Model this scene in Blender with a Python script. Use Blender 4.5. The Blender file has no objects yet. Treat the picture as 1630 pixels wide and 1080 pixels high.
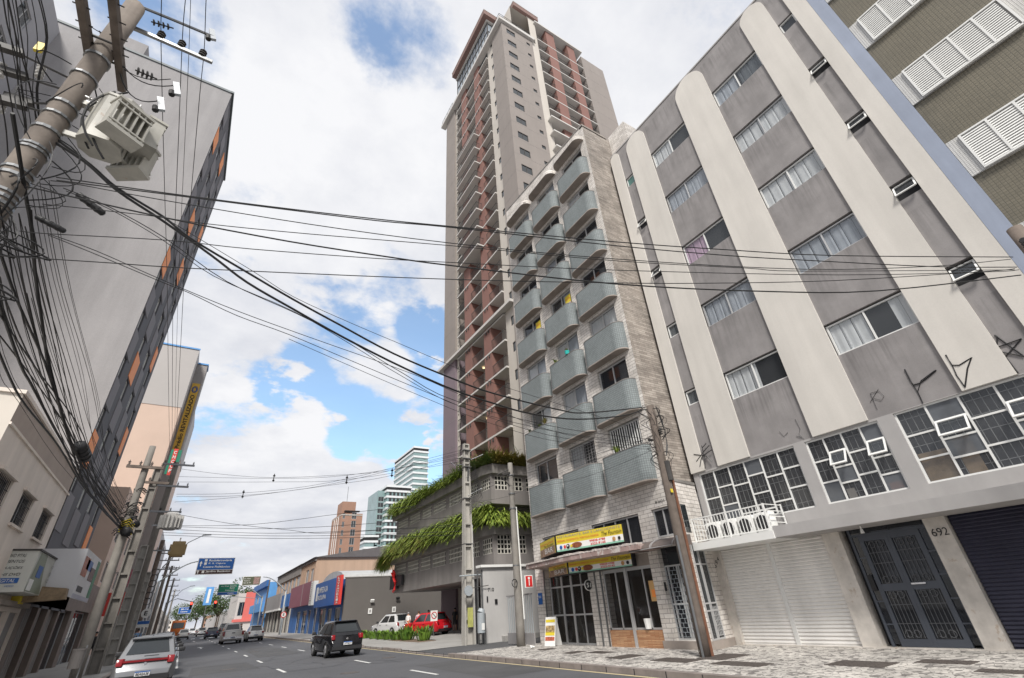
import bpy, bmesh, math, random
from math import radians as R, sin, cos, pi
from mathutils import Vector, Matrix
random.seed(7)
S = bpy.context.scene
COL = S.collection
# ------------------------------------------------------------------ camera
cam = bpy.data.cameras.new('camera'); camo = bpy.data.objects.new('camera', cam); COL.objects.link(camo); S.camera = camo
cam.sensor_width = 36; cam.lens = 16.1; cam.clip_start = .1; cam.clip_end = 5000
camo.matrix_world = Matrix(((.85029591, -.21691729, -.47952452, 0), (-.52236833, -.45905798, -.71860775, 0), (-.06425112, .86151765, -.50364584, 1.6), (0, 0, 0, 1)))
S.render.resolution_x, S.render.resolution_y = 1024, 678
# ------------------------------------------------------------------ light
S.view_settings.view_transform = 'Standard'; S.view_settings.look = 'None'; S.view_settings.gamma = 1
S.view_settings.exposure = 0.86
SUN_EL, SUN_AZ = R(46), R(211)          # azimuth measured from +Y towards +X
sd = Vector((sin(SUN_AZ)*cos(SUN_EL), cos(SUN_AZ)*cos(SUN_EL), sin(SUN_EL)))
sl = bpy.data.lights.new('sun', 'SUN'); sl.energy = 2.5; sl.angle = R(12); sl.color = (1, .96, .9)
so = bpy.data.objects.new('sun', sl); COL.objects.link(so); so.rotation_euler = (-sd).to_track_quat('-Z', 'Y').to_euler()
W = bpy.data.worlds.new('World'); S.world = W; W.use_nodes = True
nt = W.node_tree; N = nt.nodes; LK = nt.links
for n in list(N): N.remove(n)
def wn(t, **k):
    n = N.new(t)
    for a, b in k.items(): setattr(n, a, b)
    return n
out = wn('ShaderNodeOutputWorld'); bg = wn('ShaderNodeBackground'); bg.inputs['Strength'].default_value = .1
sky = wn('ShaderNodeTexSky', sky_type='NISHITA', sun_disc=False); sky.sun_elevation = SUN_EL; sky.sun_rotation = SUN_AZ
sky.air_density = 1.3; sky.dust_density = .6; sky.ozone_density = 2
tc = wn('ShaderNodeTexCoord'); sep = wn('ShaderNodeSeparateXYZ'); LK.new(tc.outputs['Generated'], sep.inputs[0])
def M(op, a, b=None, c=None, clamp=False):
    n = wn('ShaderNodeMath', operation=op, use_clamp=clamp)
    for i, v in enumerate((a, b, c)):
        if v is None: continue
        if isinstance(v, (int, float)): n.inputs[i].default_value = v
        else: LK.new(v, n.inputs[i])
    return n.outputs[0]
zz = M('ADD', M('MAXIMUM', sep.outputs['Z'], 0.0), .22)
cmb = wn('ShaderNodeCombineXYZ'); LK.new(M('DIVIDE', sep.outputs['X'], zz), cmb.inputs[0]); LK.new(M('DIVIDE', sep.outputs['Y'], zz), cmb.inputs[1])
def noise(scale, detail, rough, off=0, dist=0.0):
    mp = wn('ShaderNodeMapping'); mp.inputs['Location'].default_value = (off, off*.7, off*.3); LK.new(cmb.outputs[0], mp.inputs[0])
    n = wn('ShaderNodeTexNoise'); n.inputs['Scale'].default_value = scale; n.inputs['Detail'].default_value = detail; n.inputs['Roughness'].default_value = rough
    n.inputs['Distortion'].default_value = dist
    LK.new(mp.outputs[0], n.inputs['Vector']); return n.outputs['Fac']
n1 = noise(1.5, 8, .6, 3.1); n2 = noise(3.2, 8, .62, 9.7); n3 = noise(.9, 5, .55, 5.0)
# openings in the cloud deck (world directions)
holes = None
for (dx, dy, dz, w, s) in [(0.019, 0.508, 0.861, 0.992, 0.105), (0.117, 0.435, 0.893, 0.99, 0.12), (0.192, 0.777, 0.599, 0.984, 0.13), (0.326, 0.79, 0.519, 0.9955, 0.26),
    (0.36, 0.825, 0.436, 0.996, 0.2), (0.084, 0.913, 0.4, 0.9955, 0.26), (0.218, 0.914, 0.341, 0.9955, 0.32), (0.305, 0.895, 0.326, 0.996, 0.28), (-0.028, 0.934, 0.357, 0.992, 0.14),
    (0.372, 0.884, 0.283, 0.994, 0.26), (-0.02, 0.792, 0.61, 0.985, 0.10), (0.131, 0.873, 0.469, 0.99, 0.09), (-0.207, 0.532, 0.821, 0.99, 0.12)]:
    vm = wn('ShaderNodeVectorMath', operation='DOT_PRODUCT'); LK.new(tc.outputs['Generated'], vm.inputs[0])
    vm.inputs[1].default_value = Vector((dx, dy, dz)).normalized()
    mr = wn('ShaderNodeMapRange', interpolation_type='SMOOTHSTEP'); LK.new(vm.outputs['Value'], mr.inputs[0])
    mr.inputs[1].default_value = w; mr.inputs[2].default_value = 1.0; mr.inputs[3].default_value = 0; mr.inputs[4].default_value = s
    holes = mr.outputs[0] if holes is None else M('ADD', holes, mr.outputs[0])
n4 = noise(7.5, 7, .6, 2.2)
n5 = noise(4.4, 6, .55, 14.2)
cover = M('ADD', M('ADD', M('MULTIPLY', n1, .40), M('MULTIPLY', n2, .65)), M('MULTIPLY', M('SUBTRACT', n4, .5), .35))
mask = M('SUBTRACT', cover, M('MULTIPLY', holes, M('MULTIPLY', M('SUBTRACT', M('ADD', M('MULTIPLY', n5, .7), M('MULTIPLY', n4, .3)), .385, clamp=True), 10.5)))
mr = wn('ShaderNodeMapRange', interpolation_type='SMOOTHSTEP'); LK.new(mask, mr.inputs[0])
mr.inputs[1].default_value = .26; mr.inputs[2].default_value = .46; mr.inputs[3].default_value = .14; mr.inputs[4].default_value = 1
shade = wn('ShaderNodeMapRange'); LK.new(M('ADD', M('MULTIPLY', n3, .6), M('MULTIPLY', n2, .4)), shade.inputs[0])
shade.inputs[1].default_value = .38; shade.inputs[2].default_value = .60; shade.inputs[3].default_value = .0; shade.inputs[4].default_value = 1
cc = wn('ShaderNodeMixRGB'); cc.inputs[1].default_value = (3.3, 3.45, 3.9, 1); cc.inputs[2].default_value = (5.2, 5.22, 5.35, 1); LK.new(shade.outputs[0], cc.inputs[0])
sg = wn('ShaderNodeMixRGB', blend_type='MULTIPLY'); sg.inputs[0].default_value = 1; sg.inputs[2].default_value = (1.1, 1.25, 1.3, 1); LK.new(sky.outputs[0], sg.inputs[1])
mx = wn('ShaderNodeMixRGB'); LK.new(mr.outputs[0], mx.inputs[0]); LK.new(sg.outputs[0], mx.inputs[1]); LK.new(cc.outputs[0], mx.inputs[2])
LK.new(mx.outputs[0], bg.inputs[0]); LK.new(bg.outputs[0], out.inputs[0])
# ------------------------------------------------------------------ materials
MATS = {}
def mat(name, col, rough=.75, var=.12, scale=1.2, metal=0, streak=0, bump=0, fine=0, spec=.5, bumpscale=40, blotch=None, sill=None):
    if name in MATS: return MATS[name]
    m = bpy.data.materials.new(name); m.use_nodes = True; t = m.node_tree; n = t.nodes; l = t.links
    b = n['Principled BSDF']; b.inputs['Roughness'].default_value = rough; b.inputs['Metallic'].default_value = metal
    b.inputs['Specular IOR Level'].default_value = spec
    g = n.new('ShaderNodeNewGeometry'); src = None
    def nz(sc, det, vec=(1, 1, 1), rg=.6):
        mp = n.new('ShaderNodeMapping'); mp.inputs['Scale'].default_value = vec; l.new(g.outputs['Position'], mp.inputs[0])
        x = n.new('ShaderNodeTexNoise'); x.inputs['Scale'].default_value = sc; x.inputs['Detail'].default_value = det; x.inputs['Roughness'].default_value = rg
        l.new(mp.outputs[0], x.inputs['Vector']); return x.outputs['Fac']
    def mulr(prev, fac, lo, hi, a=.3, bb=.7):
        r = n.new('ShaderNodeMapRange'); l.new(fac, r.inputs[0]); r.inputs[1].default_value = a; r.inputs[2].default_value = bb
        r.inputs[3].default_value = lo; r.inputs[4].default_value = hi
        x = n.new('ShaderNodeMixRGB'); x.blend_type = 'MULTIPLY'; x.inputs[0].default_value = 1
        if prev is None: x.inputs[1].default_value = (*col, 1)
        else: l.new(prev, x.inputs[1])
        l.new(r.outputs[0], x.inputs[2]); return x.outputs[0]
    o = mulr(None, nz(scale, 6), 1-var, 1+var)
    if fine: o = mulr(o, nz(35, 3), 1-fine, 1+fine)
    if streak: o = mulr(o, nz(1.0, 4, (1.5, 1.5, .16), .6), 1-streak, 1+streak*.4, .32, .66)
    if sill:   # rain streaks that start at every window sill and fade out below it
        sx = n.new('ShaderNodeSeparateXYZ'); l.new(g.outputs['Position'], sx.inputs[0])
        def mm(op, a, b_=None):
            q = n.new('ShaderNodeMath'); q.operation = op
            for i_, v_ in enumerate((a, b_)):
                if v_ is None: continue
                if isinstance(v_, (int, float)): q.inputs[i_].default_value = v_
                else: l.new(v_, q.inputs[i_])
            return q.outputs[0]
        fr_ = mm('FRACT', mm('DIVIDE', mm('SUBTRACT', sx.outputs['Z'], sill[0]), sill[1]))
        fall = n.new('ShaderNodeMapRange'); fall.interpolation_type = 'SMOOTHSTEP'; l.new(fr_, fall.inputs[0]); fall.inputs[1].default_value = .48; fall.inputs[2].default_value = .97
        st_ = n.new('ShaderNodeMapRange'); l.new(nz(1.0, 5, (7, 7, .35), .65), st_.inputs[0]); st_.inputs[1].default_value = .46; st_.inputs[2].default_value = .66
        r = n.new('ShaderNodeMapRange'); l.new(mm('MULTIPLY', fall.outputs[0], st_.outputs[0]), r.inputs[0]); r.inputs[3].default_value = 1; r.inputs[4].default_value = sill[2]
        x = n.new('ShaderNodeMixRGB'); x.blend_type = 'MULTIPLY'; x.inputs[0].default_value = 1; l.new(o, x.inputs[1]); l.new(r.outputs[0], x.inputs[2]); o = x.outputs[0]
    if blotch:
        r = n.new('ShaderNodeMapRange'); l.new(nz(blotch[1], 7, (1, 1, 1), .72), r.inputs[0]); r.inputs[1].default_value = blotch[2]; r.inputs[2].default_value = blotch[2]+.08
        x = n.new('ShaderNodeMixRGB'); l.new(r.outputs[0], x.inputs[0]); l.new(o, x.inputs[1]); x.inputs[2].default_value = (*blotch[0], 1); o = x.outputs[0]
    l.new(o, b.inputs['Base Color'])
    if bump:
        bp = n.new('ShaderNodeBump'); bp.inputs['Strength'].default_value = bump; bp.inputs['Distance'].default_value = .01
        l.new(nz(bumpscale, 4), bp.inputs['Height']); l.new(bp.outputs[0], b.inputs['Normal'])
    MATS[name] = m; return m
def brick(name, c1, c2, mortar, bw, bh, ms=.012, offset=.5, uv=False, rough=.7, bump=.5, dirt=.25, vary=.0):
    m = bpy.data.materials.new(name); m.use_nodes = True; t = m.node_tree; n = t.nodes; l = t.links; b = n['Principled BSDF']; b.inputs['Roughness'].default_value = rough
    g = n.new('ShaderNodeNewGeometry')
    if uv:
        tcn = n.new('ShaderNodeUVMap'); vec = tcn.outputs[0]
    else:
        s = n.new('ShaderNodeSeparateXYZ'); l.new(g.outputs['Position'], s.inputs[0]); a = n.new('ShaderNodeMath'); a.operation = 'ADD'
        l.new(s.outputs[0], a.inputs[0]); l.new(s.outputs[1], a.inputs[1]); c = n.new('ShaderNodeCombineXYZ'); l.new(a.outputs[0], c.inputs[0]); l.new(s.outputs[2], c.inputs[1]); vec = c.outputs[0]
    br = n.new('ShaderNodeTexBrick'); br.offset = offset; br.inputs['Scale'].default_value = 1; br.inputs['Brick Width'].default_value = bw; br.inputs['Row Height'].default_value = bh
    br.inputs['Mortar Size'].default_value = ms; br.inputs['Mortar Smooth'].default_value = .1; br.inputs['Bias'].default_value = vary
    br.inputs['Color1'].default_value = (*c1, 1); br.inputs['Color2'].default_value = (*c2, 1); br.inputs['Mortar'].default_value = (*mortar, 1); l.new(vec, br.inputs['Vector'])
    nz = n.new('ShaderNodeTexNoise'); nz.inputs['Scale'].default_value = .9; nz.inputs['Detail'].default_value = 9; nz.inputs['Roughness'].default_value = .72; l.new(g.outputs['Position'], nz.inputs['Vector'])
    r = n.new('ShaderNodeMapRange'); l.new(nz.outputs['Fac'], r.inputs[0]); r.inputs[1].default_value = .36; r.inputs[2].default_value = .6; r.inputs[3].default_value = 1-dirt; r.inputs[4].default_value = 1.04
    x = n.new('ShaderNodeMixRGB'); x.blend_type = 'MULTIPLY'; x.inputs[0].default_value = 1; l.new(br.outputs['Color'], x.inputs[1]); l.new(r.outputs[0], x.inputs[2]); l.new(x.outputs[0], b.inputs['Base Color'])
    bp = n.new('ShaderNodeBump'); bp.inputs['Strength'].default_value = bump; bp.inputs['Distance'].default_value = .01; bp.invert = True; l.new(br.outputs['Fac'], bp.inputs['Height']); l.new(bp.outputs[0], b.inputs['Normal'])
    MATS[name] = m; return m
def glass(name, tint, op=.35, rough=.04):
    m = bpy.data.materials.new(name); m.use_nodes = True; t = m.node_tree; n = t.nodes; l = t.links
    for k in list(n):
        if k.type == 'BSDF_PRINCIPLED': n.remove(k)
    o = [k for k in n if k.type == 'OUTPUT_MATERIAL'][0]
    tr = n.new('ShaderNodeBsdfTransparent'); tr.inputs[0].default_value = (.88, .89, .89, 1)
    df = n.new('ShaderNodeBsdfDiffuse'); df.inputs[0].default_value = (*tint, 1)
    gl = n.new('ShaderNodeBsdfGlossy'); gl.inputs['Roughness'].default_value = rough; gl.inputs[0].default_value = (.9, .95, 1, 1)
    a = n.new('ShaderNodeMixShader'); a.inputs[0].default_value = op; l.new(tr.outputs[0], a.inputs[1]); l.new(df.outputs[0], a.inputs[2])
    g = n.new('ShaderNodeNewGeometry'); fi = n.new('ShaderNodeMapRange'); l.new(g.outputs['Backfacing'], fi.inputs[0]); fi.inputs[3].default_value = 1.5; fi.inputs[4].default_value = 1/1.5
    fr = n.new('ShaderNodeFresnel'); l.new(fi.outputs[0], fr.inputs[0])
    nb = n.new('ShaderNodeTexNoise'); nb.inputs['Scale'].default_value = .8; l.new(g.outputs['Position'], nb.inputs['Vector'])
    bp = n.new('ShaderNodeBump'); bp.inputs['Strength'].default_value = .06; bp.inputs['Distance'].default_value = .05; l.new(nb.outputs['Fac'], bp.inputs['Height']); l.new(bp.outputs[0], gl.inputs['Normal'])
    b = n.new('ShaderNodeMixShader'); l.new(fr.outputs[0], b.inputs[0]); l.new(a.outputs[0], b.inputs[1]); l.new(gl.outputs[0], b.inputs[2]); l.new(b.outputs[0], o.inputs[0])
    MATS[name] = m; return m
def emit(name, col, s):
    m = bpy.data.materials.new(name); m.use_nodes = True; b = m.node_tree.nodes['Principled BSDF']; b.inputs['Base Color'].default_value = (*col, 1)
    b.inputs['Emission Color'].default_value = (*col, 1); b.inputs['Emission Strength'].default_value = s; MATS[name] = m; return m
# ------------------------------------------------------------------ mesh builder
class MB:
    def __init__(s): s.v = []; s.f = []; s.m = []; s.uv = {}
    def quad(s, *p, m=0, uv=None):
        i = len(s.v); s.v += [tuple(q) for q in p]; s.f.append(tuple(range(i, i+len(p)))); s.m.append(m)
        if uv: s.uv[len(s.f)-1] = uv
    def box(s, x0, x1, y0, y1, z0, z1, m=0):
        i = len(s.v); s.v += [(x, y, z) for z in (z0, z1) for y in (y0, y1) for x in (x0, x1)]
        for f in ((0, 2, 3, 1), (4, 5, 7, 6), (0, 1, 5, 4), (2, 6, 7, 3), (0, 4, 6, 2), (1, 3, 7, 5)): s.f.append(tuple(i+k for k in f)); s.m.append(m)
        return s
    def obox(s, c, ax, ay, az, m=0):   # centre and three half axes
        c = Vector(c); ax, ay, az = Vector(ax), Vector(ay), Vector(az); i = len(s.v)
        s.v += [tuple(c+ax*x+ay*y+az*z) for z in (-1, 1) for y in (-1, 1) for x in (-1, 1)]
        for f in ((0, 2, 3, 1), (4, 5, 7, 6), (0, 1, 5, 4), (2, 6, 7, 3), (0, 4, 6, 2), (1, 3, 7, 5)): s.f.append(tuple(i+k for k in f)); s.m.append(m)
        return s
    def tube(s, pts, r, n=6, m=0, cap=True):
        pts = [Vector(p) for p in pts]; rs = r if isinstance(r, (list, tuple)) else [r]*len(pts); base = len(s.v)
        for k, p in enumerate(pts):
            d = (pts[min(k+1, len(pts)-1)]-pts[max(k-1, 0)]).normalized()
            u = d.cross(Vector((0, 0, 1)))
            if u.length < .05: u = d.cross(Vector((1, 0, 0)))
            u.normalize(); w = d.cross(u)
            for j in range(n):
                a = 2*pi*j/n; s.v.append(tuple(p+(u*cos(a)+w*sin(a))*rs[k]))
        for k in range(len(pts)-1):
            for j in range(n):
                a = base+k*n+j; b = base+k*n+(j+1) % n; s.f.append((a, b, b+n, a+n)); s.m.append(m)
        if cap: s.f.append(tuple(base+j for j in range(n))[::-1]); s.m.append(m); s.f.append(tuple(base+(len(pts)-1)*n+j for j in range(n))); s.m.append(m)
        return s
    def prism(s, poly, fn0, fn1, m=0):   # poly of 2-D points, fn maps them to 3-D
        n = len(poly); i = len(s.v); s.v += [tuple(fn0(*p)) for p in poly]+[tuple(fn1(*p)) for p in poly]
        s.f.append(tuple(range(i, i+n))[::-1]); s.m.append(m); s.f.append(tuple(range(i+n, i+2*n))); s.m.append(m)
        for j in range(n): s.f.append((i+j, i+(j+1) % n, i+n+(j+1) % n, i+n+j)); s.m.append(m)
        return s
    def build(s, name, mats, parent=None, smooth=False, loc=None, bevel=0, seg=2):
        me = bpy.data.meshes.new(name); me.from_pydata(s.v, [], s.f)
        mats = mats if isinstance(mats, (list, tuple)) else [mats]
        for k in mats: me.materials.append(k)
        if len(mats) > 1: me.polygons.foreach_set('material_index', s.m)
        if s.uv:
            ul = me.uv_layers.new(name='UVMap')
            for fi, uvs in s.uv.items():
                for li, q in zip(me.polygons[fi].loop_indices, uvs): ul.data[li].uv = q
        me.update()
        if smooth: me.polygons.foreach_set('use_smooth', [True]*len(me.polygons))
        o = bpy.data.objects.new(name, me); COL.objects.link(o)
        if bevel:
            bm = bmesh.new(); bm.from_mesh(me); bmesh.ops.recalc_face_normals(bm, faces=bm.faces); bmesh.ops.bevel(bm, geom=bm.edges[:], offset=bevel, segments=seg, affect='EDGES', clamp_overlap=True, profile=.5)
            bm.to_mesh(me); bm.free()
            me.polygons.foreach_set('use_smooth', [True]*len(me.polygons)); me.set_sharp_from_angle(angle=R(50))
        if parent:
            o.parent = parent
            if loc is None:
                t = root_of(parent); o.location = -Vector(t.location) if parent is t and not t.get('_local') else (0, 0, 0)
            else: o.location = loc
        elif loc: o.location = loc
        return o
def root_of(o):
    while o.parent: o = o.parent
    return o
def thing(name, label, cat, loc=(0, 0, 0), rotz=0, group=None, local=False):
    o = bpy.data.objects.new(name, None); COL.objects.link(o); o.location = loc; o.rotation_euler = (0, 0, rotz); o.empty_display_size = .2
    tag(o, label, cat, group)
    if local: o['_local'] = 1
    return o
def tag(o, label, cat, group=None, kind=None):
    if label: o['label'] = label
    if cat: o['category'] = cat
    if group: o['group'] = group
    if kind: o['kind'] = kind
    return o
def dup(r, loc, rotz, label, group=None, scale=None):
    c = r.copy(); COL.objects.link(c); c.location = loc; c.rotation_euler = (0, 0, rotz); c['label'] = label
    if group: c['group'] = group
    if scale: c.scale = scale
    def rec(a, b):
        for ch in list(a.children):
            d = ch.copy(); COL.objects.link(d); d.parent = b; rec(ch, d)
    rec(r, c); return c
def copyto(o, parent, delta):           # a repeated part of the same thing, moved by delta
    c = o.copy(); COL.objects.link(c); c.parent = parent; c.location = Vector(o.location)+Vector(delta)
    for ch in list(o.children):
        d = ch.copy(); COL.objects.link(d); d.parent = c
    return c
def facade(mb, ax, base, u0, u1, v0, v1, holes, depth=.2, m=0, back=1, rev=None):
    """wall rectangle with recessed openings. ax: 'X-','X+','Y-' ; holes (u0,u1,v0,v1)"""
    if ax == 'X-': P = lambda u, v, d: (base+d, u, v)
    elif ax == 'X+': P = lambda u, v, d: (base-d, u, v)
    else: P = lambda u, v, d: (u, base+d, v)
    us = sorted({u0, u1, *[h[0] for h in holes], *[h[1] for h in holes]}); us = [u for u in us if u0-1e-6 <= u <= u1+1e-6]
    vs = sorted({v0, v1, *[h[2] for h in holes], *[h[3] for h in holes]}); vs = [v for v in vs if v0-1e-6 <= v <= v1+1e-6]
    for j in range(len(vs)-1):
        run = None
        for i in range(len(us)):
            solid = False
            if i < len(us)-1:
                cu, cv = (us[i]+us[i+1])/2, (vs[j]+vs[j+1])/2
                solid = not any(h[0] < cu < h[1] and h[2] < cv < h[3] for h in holes)
            if solid and run is None: run = us[i]
            if not solid and run is not None:
                mb.quad(P(run, vs[j], 0), P(us[i], vs[j], 0), P(us[i], vs[j+1], 0), P(run, vs[j+1], 0), m=m); run = None
    rv = m if rev is None else rev
    for a, b, c, d in holes:
        mb.quad(P(a, c, 0), P(b, c, 0), P(b, c, depth), P(a, c, depth), m=rv); mb.quad(P(a, d, 0), P(b, d, 0), P(b, d, depth), P(a, d, depth), m=rv)
        mb.quad(P(a, c, 0), P(a, d, 0), P(a, d, depth), P(a, c, depth), m=rv); mb.quad(P(b, c, 0), P(b, d, 0), P(b, d, depth), P(b, c, depth), m=rv)
        if back is not None: mb.quad(P(a, c, depth), P(b, c, depth), P(b, d, depth), P(a, d, depth), m=back)
    return P
def shellbox(mb, x0, x1, y0, y1, z0, z1, skip='', m=0):
    F = {'x0': ((x0, y0, z0), (x0, y1, z0), (x0, y1, z1), (x0, y0, z1)), 'x1': ((x1, y0, z0), (x1, y1, z0), (x1, y1, z1), (x1, y0, z1)),
         'y0': ((x0, y0, z0), (x1, y0, z0), (x1, y0, z1), (x0, y0, z1)), 'y1': ((x0, y1, z0), (x1, y1, z0), (x1, y1, z1), (x0, y1, z1)),
         'z1': ((x0, y0, z1), (x1, y0, z1), (x1, y1, z1), (x0, y1, z1))}
    for k, q in F.items():
        if k not in skip.split(): mb.quad(*q, m=m)
def text(parent, name, s, P0, u, v, w, h, m, depth=.004, italic=0, bold=False, local=False):
    cu = bpy.data.curves.new(name, 'FONT'); cu.body = s; cu.size = 1; cu.extrude = depth/2 if False else 0; cu.offset = .02 if bold else 0; cu.shear = italic
    to = bpy.data.objects.new('t', cu); COL.objects.link(to)
    me = bpy.data.meshes.new_from_object(to); bpy.data.objects.remove(to); bpy.data.curves.remove(cu)
    me.name = name; xs = [q.co.x for q in me.vertices]; ys = [q.co.y for q in me.vertices]
    if not xs: return None
    x0, x1, y0, y1 = min(xs), max(xs), min(ys), max(ys); u, v, P0 = Vector(u).normalized(), Vector(v).normalized(), Vector(P0); nn = u.cross(v)*depth
    for q in me.vertices: q.co = P0+u*((q.co.x-x0)/(x1-x0)*w)+v*((q.co.y-y0)/(y1-y0)*h)+nn
    me.materials.append(m); me.update()
    o = bpy.data.objects.new(name, me); COL.objects.link(o)
    if parent:
        o.parent = parent
        if parent.parent is None and not parent.get('_local'): o.location = -Vector(parent.location)
    return o
def wavy(mb, P, u0, u1, v0, v1, d, amp=.03, n=None, m=0):    # a hanging curtain
    n = n or max(4, int((u1-u0)/.055)); pr = None
    for i in range(n+1):
        u = u0+(u1-u0)*i/n; dd = d+amp*(.5+.5*sin(i*1.9+u*3))*(1 if i % 2 else .4)
        c = (P(u, v0, dd), P(u, v1, dd))
        if pr: mb.quad(pr[0], c[0], c[1], pr[1], m=m)
        pr = c
cream = mat('cream_stucco', (.62, .59, .545), .85, .05, .5, streak=.09, bump=.15, fine=.03, blotch=((.52, .38, .25), .55, .71))
greyw = mat('grey_stucco', (.265, .25, .247), .85, .14, 1.4, streak=.14, bump=.2, fine=.05, sill=(7.43, 3.07, .74))
greyl = mat('pale_grey_paint', (.375, .362, .355), .8, .06, 1.3, streak=.08, bump=.15)
bluew = mat('blue_grey_paint', (.30, .34, .43), .8, .06, 1.0, streak=.15)
dark = mat('dark_interior', (.018, .018, .02), .8, .2)
interior = mat('room_interior', (.06, .055, .05), .9, .3)
white = mat('white_paint', (.72, .72, .70), .5, .04)
alu = mat('aluminium_frame', (.50, .50, .50), .4, .05, metal=.3)
curtain = mat('white_curtain', (.75, .76, .77), .9, .05, 3)
curtblue = mat('blue_grey_curtain', (.46, .49, .54), .9, .08, 3)
curtpink = mat('pink_curtain', (.6, .42, .55), .9, .08, 3)
pane = glass('window_glass', (.10, .11, .12), .16)
panedark = glass('dark_window_glass', (.03, .032, .038), .72)
panegreen = glass('green_glass', (.10, .22, .20), .8)
mezzglass = glass('wired_grey_glass', (.075, .078, .085), .5, .06)
frost = glass('wired_glass', (.15, .16, .17), .85, .12)
marble = mat('marble_slab', (.62, .58, .53), .45, .16, 3.5, streak=.2, blotch=((.40, .31, .23), 2.6, .60))
shutw = mat('white_roller_shutter', (.82, .80, .77), .55, .05, 1.5, streak=.10)
shutd = mat('navy_roller_shutter', (.035, .035, .06), .5, .15, 1.5)
doorgrey = mat('slate_painted_steel', (.065, .075, .095), .45, .12, 2)
stone = brick('white_split_stone', (.74, .70, .655), (.60, .56, .515), (.27, .24, .22), .38, .135, .008, dirt=.26, bump=.6)
stoneside = brick('brown_stained_stone', (.43, .385, .34), (.27, .235, .205), (.13, .11, .095), .46, .10, .006, dirt=.42, bump=.5)
mosaic = brick('grey_green_mosaic', (.235, .262, .265), (.20, .228, .23), (.12, .135, .14), .085, .085, .008, 0, True, rough=.75, dirt=.12, bump=.3)
slabconc = mat('stained_concrete', (.30, .26, .23), .85, .18, 1.6, bump=.2)
woodtile = brick('wood_strip_tile', (.42, .20, .10), (.60, .36, .20), (.12, .06, .03), .38, .035, .004, rough=.5, dirt=.1)
rust = mat('rust_pink_concrete', (.33, .235, .215), .85, .2, 2.5, streak=.2, blotch=((.5, .46, .43), 3, .52))
awn = mat('brown_awning', (.13, .105, .095), .5, .1)
towg = mat('tower_taupe', (.25, .22, .20), .8, .04, .25, streak=.05)
towc = mat('tower_cream', (.50, .46, .41), .8, .04, .3, streak=.06)
towr = mat('tower_red', (.21, .105, .085), .8, .05, .4)
towp = mat('tower_mauve', (.185, .145, .165), .8, .05, .4)
towb = mat('roof_brown', (.20, .125, .11), .8, .05)
slabw = mat('white_slab', (.52, .50, .475), .7, .05)
podg = mat('podium_taupe', (.235, .218, .208), .8, .08, .6, streak=.15)
podd = mat('planter_concrete', (.24, .225, .21), .85, .15, .9, streak=.25)
cobogo = mat('cobogo_block', (.58, .56, .50), .8, .08, 2)
lotwall = mat('dark_taupe_wall', (.125, .115, .107), .85, .06, .5)
concn = mat('brown_pole_concrete', (.20, .17, .145), .9, .2, 3, streak=.35, bump=.3, bumpscale=25)
conc = mat('pole_concrete', (.21, .195, .175), .85, .14, 3, streak=.2, bump=.25, bumpscale=25)
concl = mat('pale_pole_concrete', (.42, .40, .365), .85, .10, 2, streak=.18, bump=.2)
wood = mat('weathered_wood_pole', (.155, .125, .105), .9, .2, 4, streak=.4, bump=.5, bumpscale=30)
steel = mat('galvanised_steel', (.22, .225, .23), .4, .1, 4, metal=.7)
steelp = mat('grey_painted_pole', (.33, .36, .38), .5, .08)
darksteel = mat('dark_steel', (.045, .042, .04), .6, .2, 5)
rubber = mat('black_cable', (.012, .012, .013), .6, .1)
porc = mat('porcelain', (.50, .49, .47), .3, .08, 8)
traf = mat('transformer_paint', (.47, .455, .405), .5, .12, 4, streak=.25, blotch=((.33, .20, .11), 6, .64))
asph = mat('asphalt', (.088, .089, .096), .85, .14, .35, fine=.14, bump=.35, bumpscale=120)
asph2 = mat('patched_asphalt', (.075, .075, .078), .9, .18, .8, fine=.12, bump=.3, bumpscale=90)
linew = mat('road_paint', (.62, .62, .60), .7, .12, 5, fine=.1)
liney = mat('yellow_line', (.50, .42, .25), .75, .18, 3)
kerb = mat('kerb_stone', (.22, .19, .175), .85, .22, 2, bump=.3, bumpscale=20)
concw = mat('concrete_walk', (.31, .30, .285), .9, .14, .7, fine=.08, bump=.2)
soil = mat('soil', (.17, .12, .085), .95, .2, 2)
grate = mat('rusty_grate', (.085, .072, .065), .7, .3, 8)
l2side = mat('grey_rough_render', (.30, .29, .292), .92, .05, .4, fine=.07, bump=.6, bumpscale=9, streak=.10)
l2dark = mat('dark_grey_facade', (.095, .093, .105), .75, .06, .8)
l2mid = mat('mid_grey_facade', (.20, .19, .205), .75, .06, .8)
orange = mat('orange_panel', (.92, .30, .07), .6, .05)
l1c = mat('peach_stucco', (.74, .66, .59), .85, .06, .8, streak=.1)
l1l = mat('light_cream_stucco', (.60, .55, .49), .85, .05, .8)
l3w = mat('pale_grey_render', (.44, .42, .41), .85, .04, .3)
l3b = mat('peach_render', (.60, .46, .38), .85, .05, .3)
blueb = mat('blue_paint', (.025, .12, .36), .55, .1, 1.5, streak=.1)
lblue = mat('light_blue_paint', (.10, .30, .62), .6, .08)
beige = mat('salmon_beige_paint', (.49, .34, .24), .85, .06, .5, streak=.1)
burg = mat('burgundy_panel', (.22, .07, .10), .5, .08)
greyp = mat('grey_sign_panel', (.27, .26, .26), .6, .08)
red = mat('red_paint', (.52, .02, .02), .45, .05)
redsig = mat('red_sign', (.60, .05, .04), .5, .05)
yellow = mat('yellow_sign', (.66, .52, .04), .5, .06)
ybanner = mat('yellow_banner', (.62, .38, .05), .6, .05)
green = mat('green_sign', (.01, .20, .12), .5, .05)
signblue = mat('blue_sign', (.012, .10, .36), .45, .05)
black = mat('black_paint', (.012, .012, .014), .5, .1)
signw = mat('sign_white', (.74, .74, .72), .5, .03)
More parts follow.
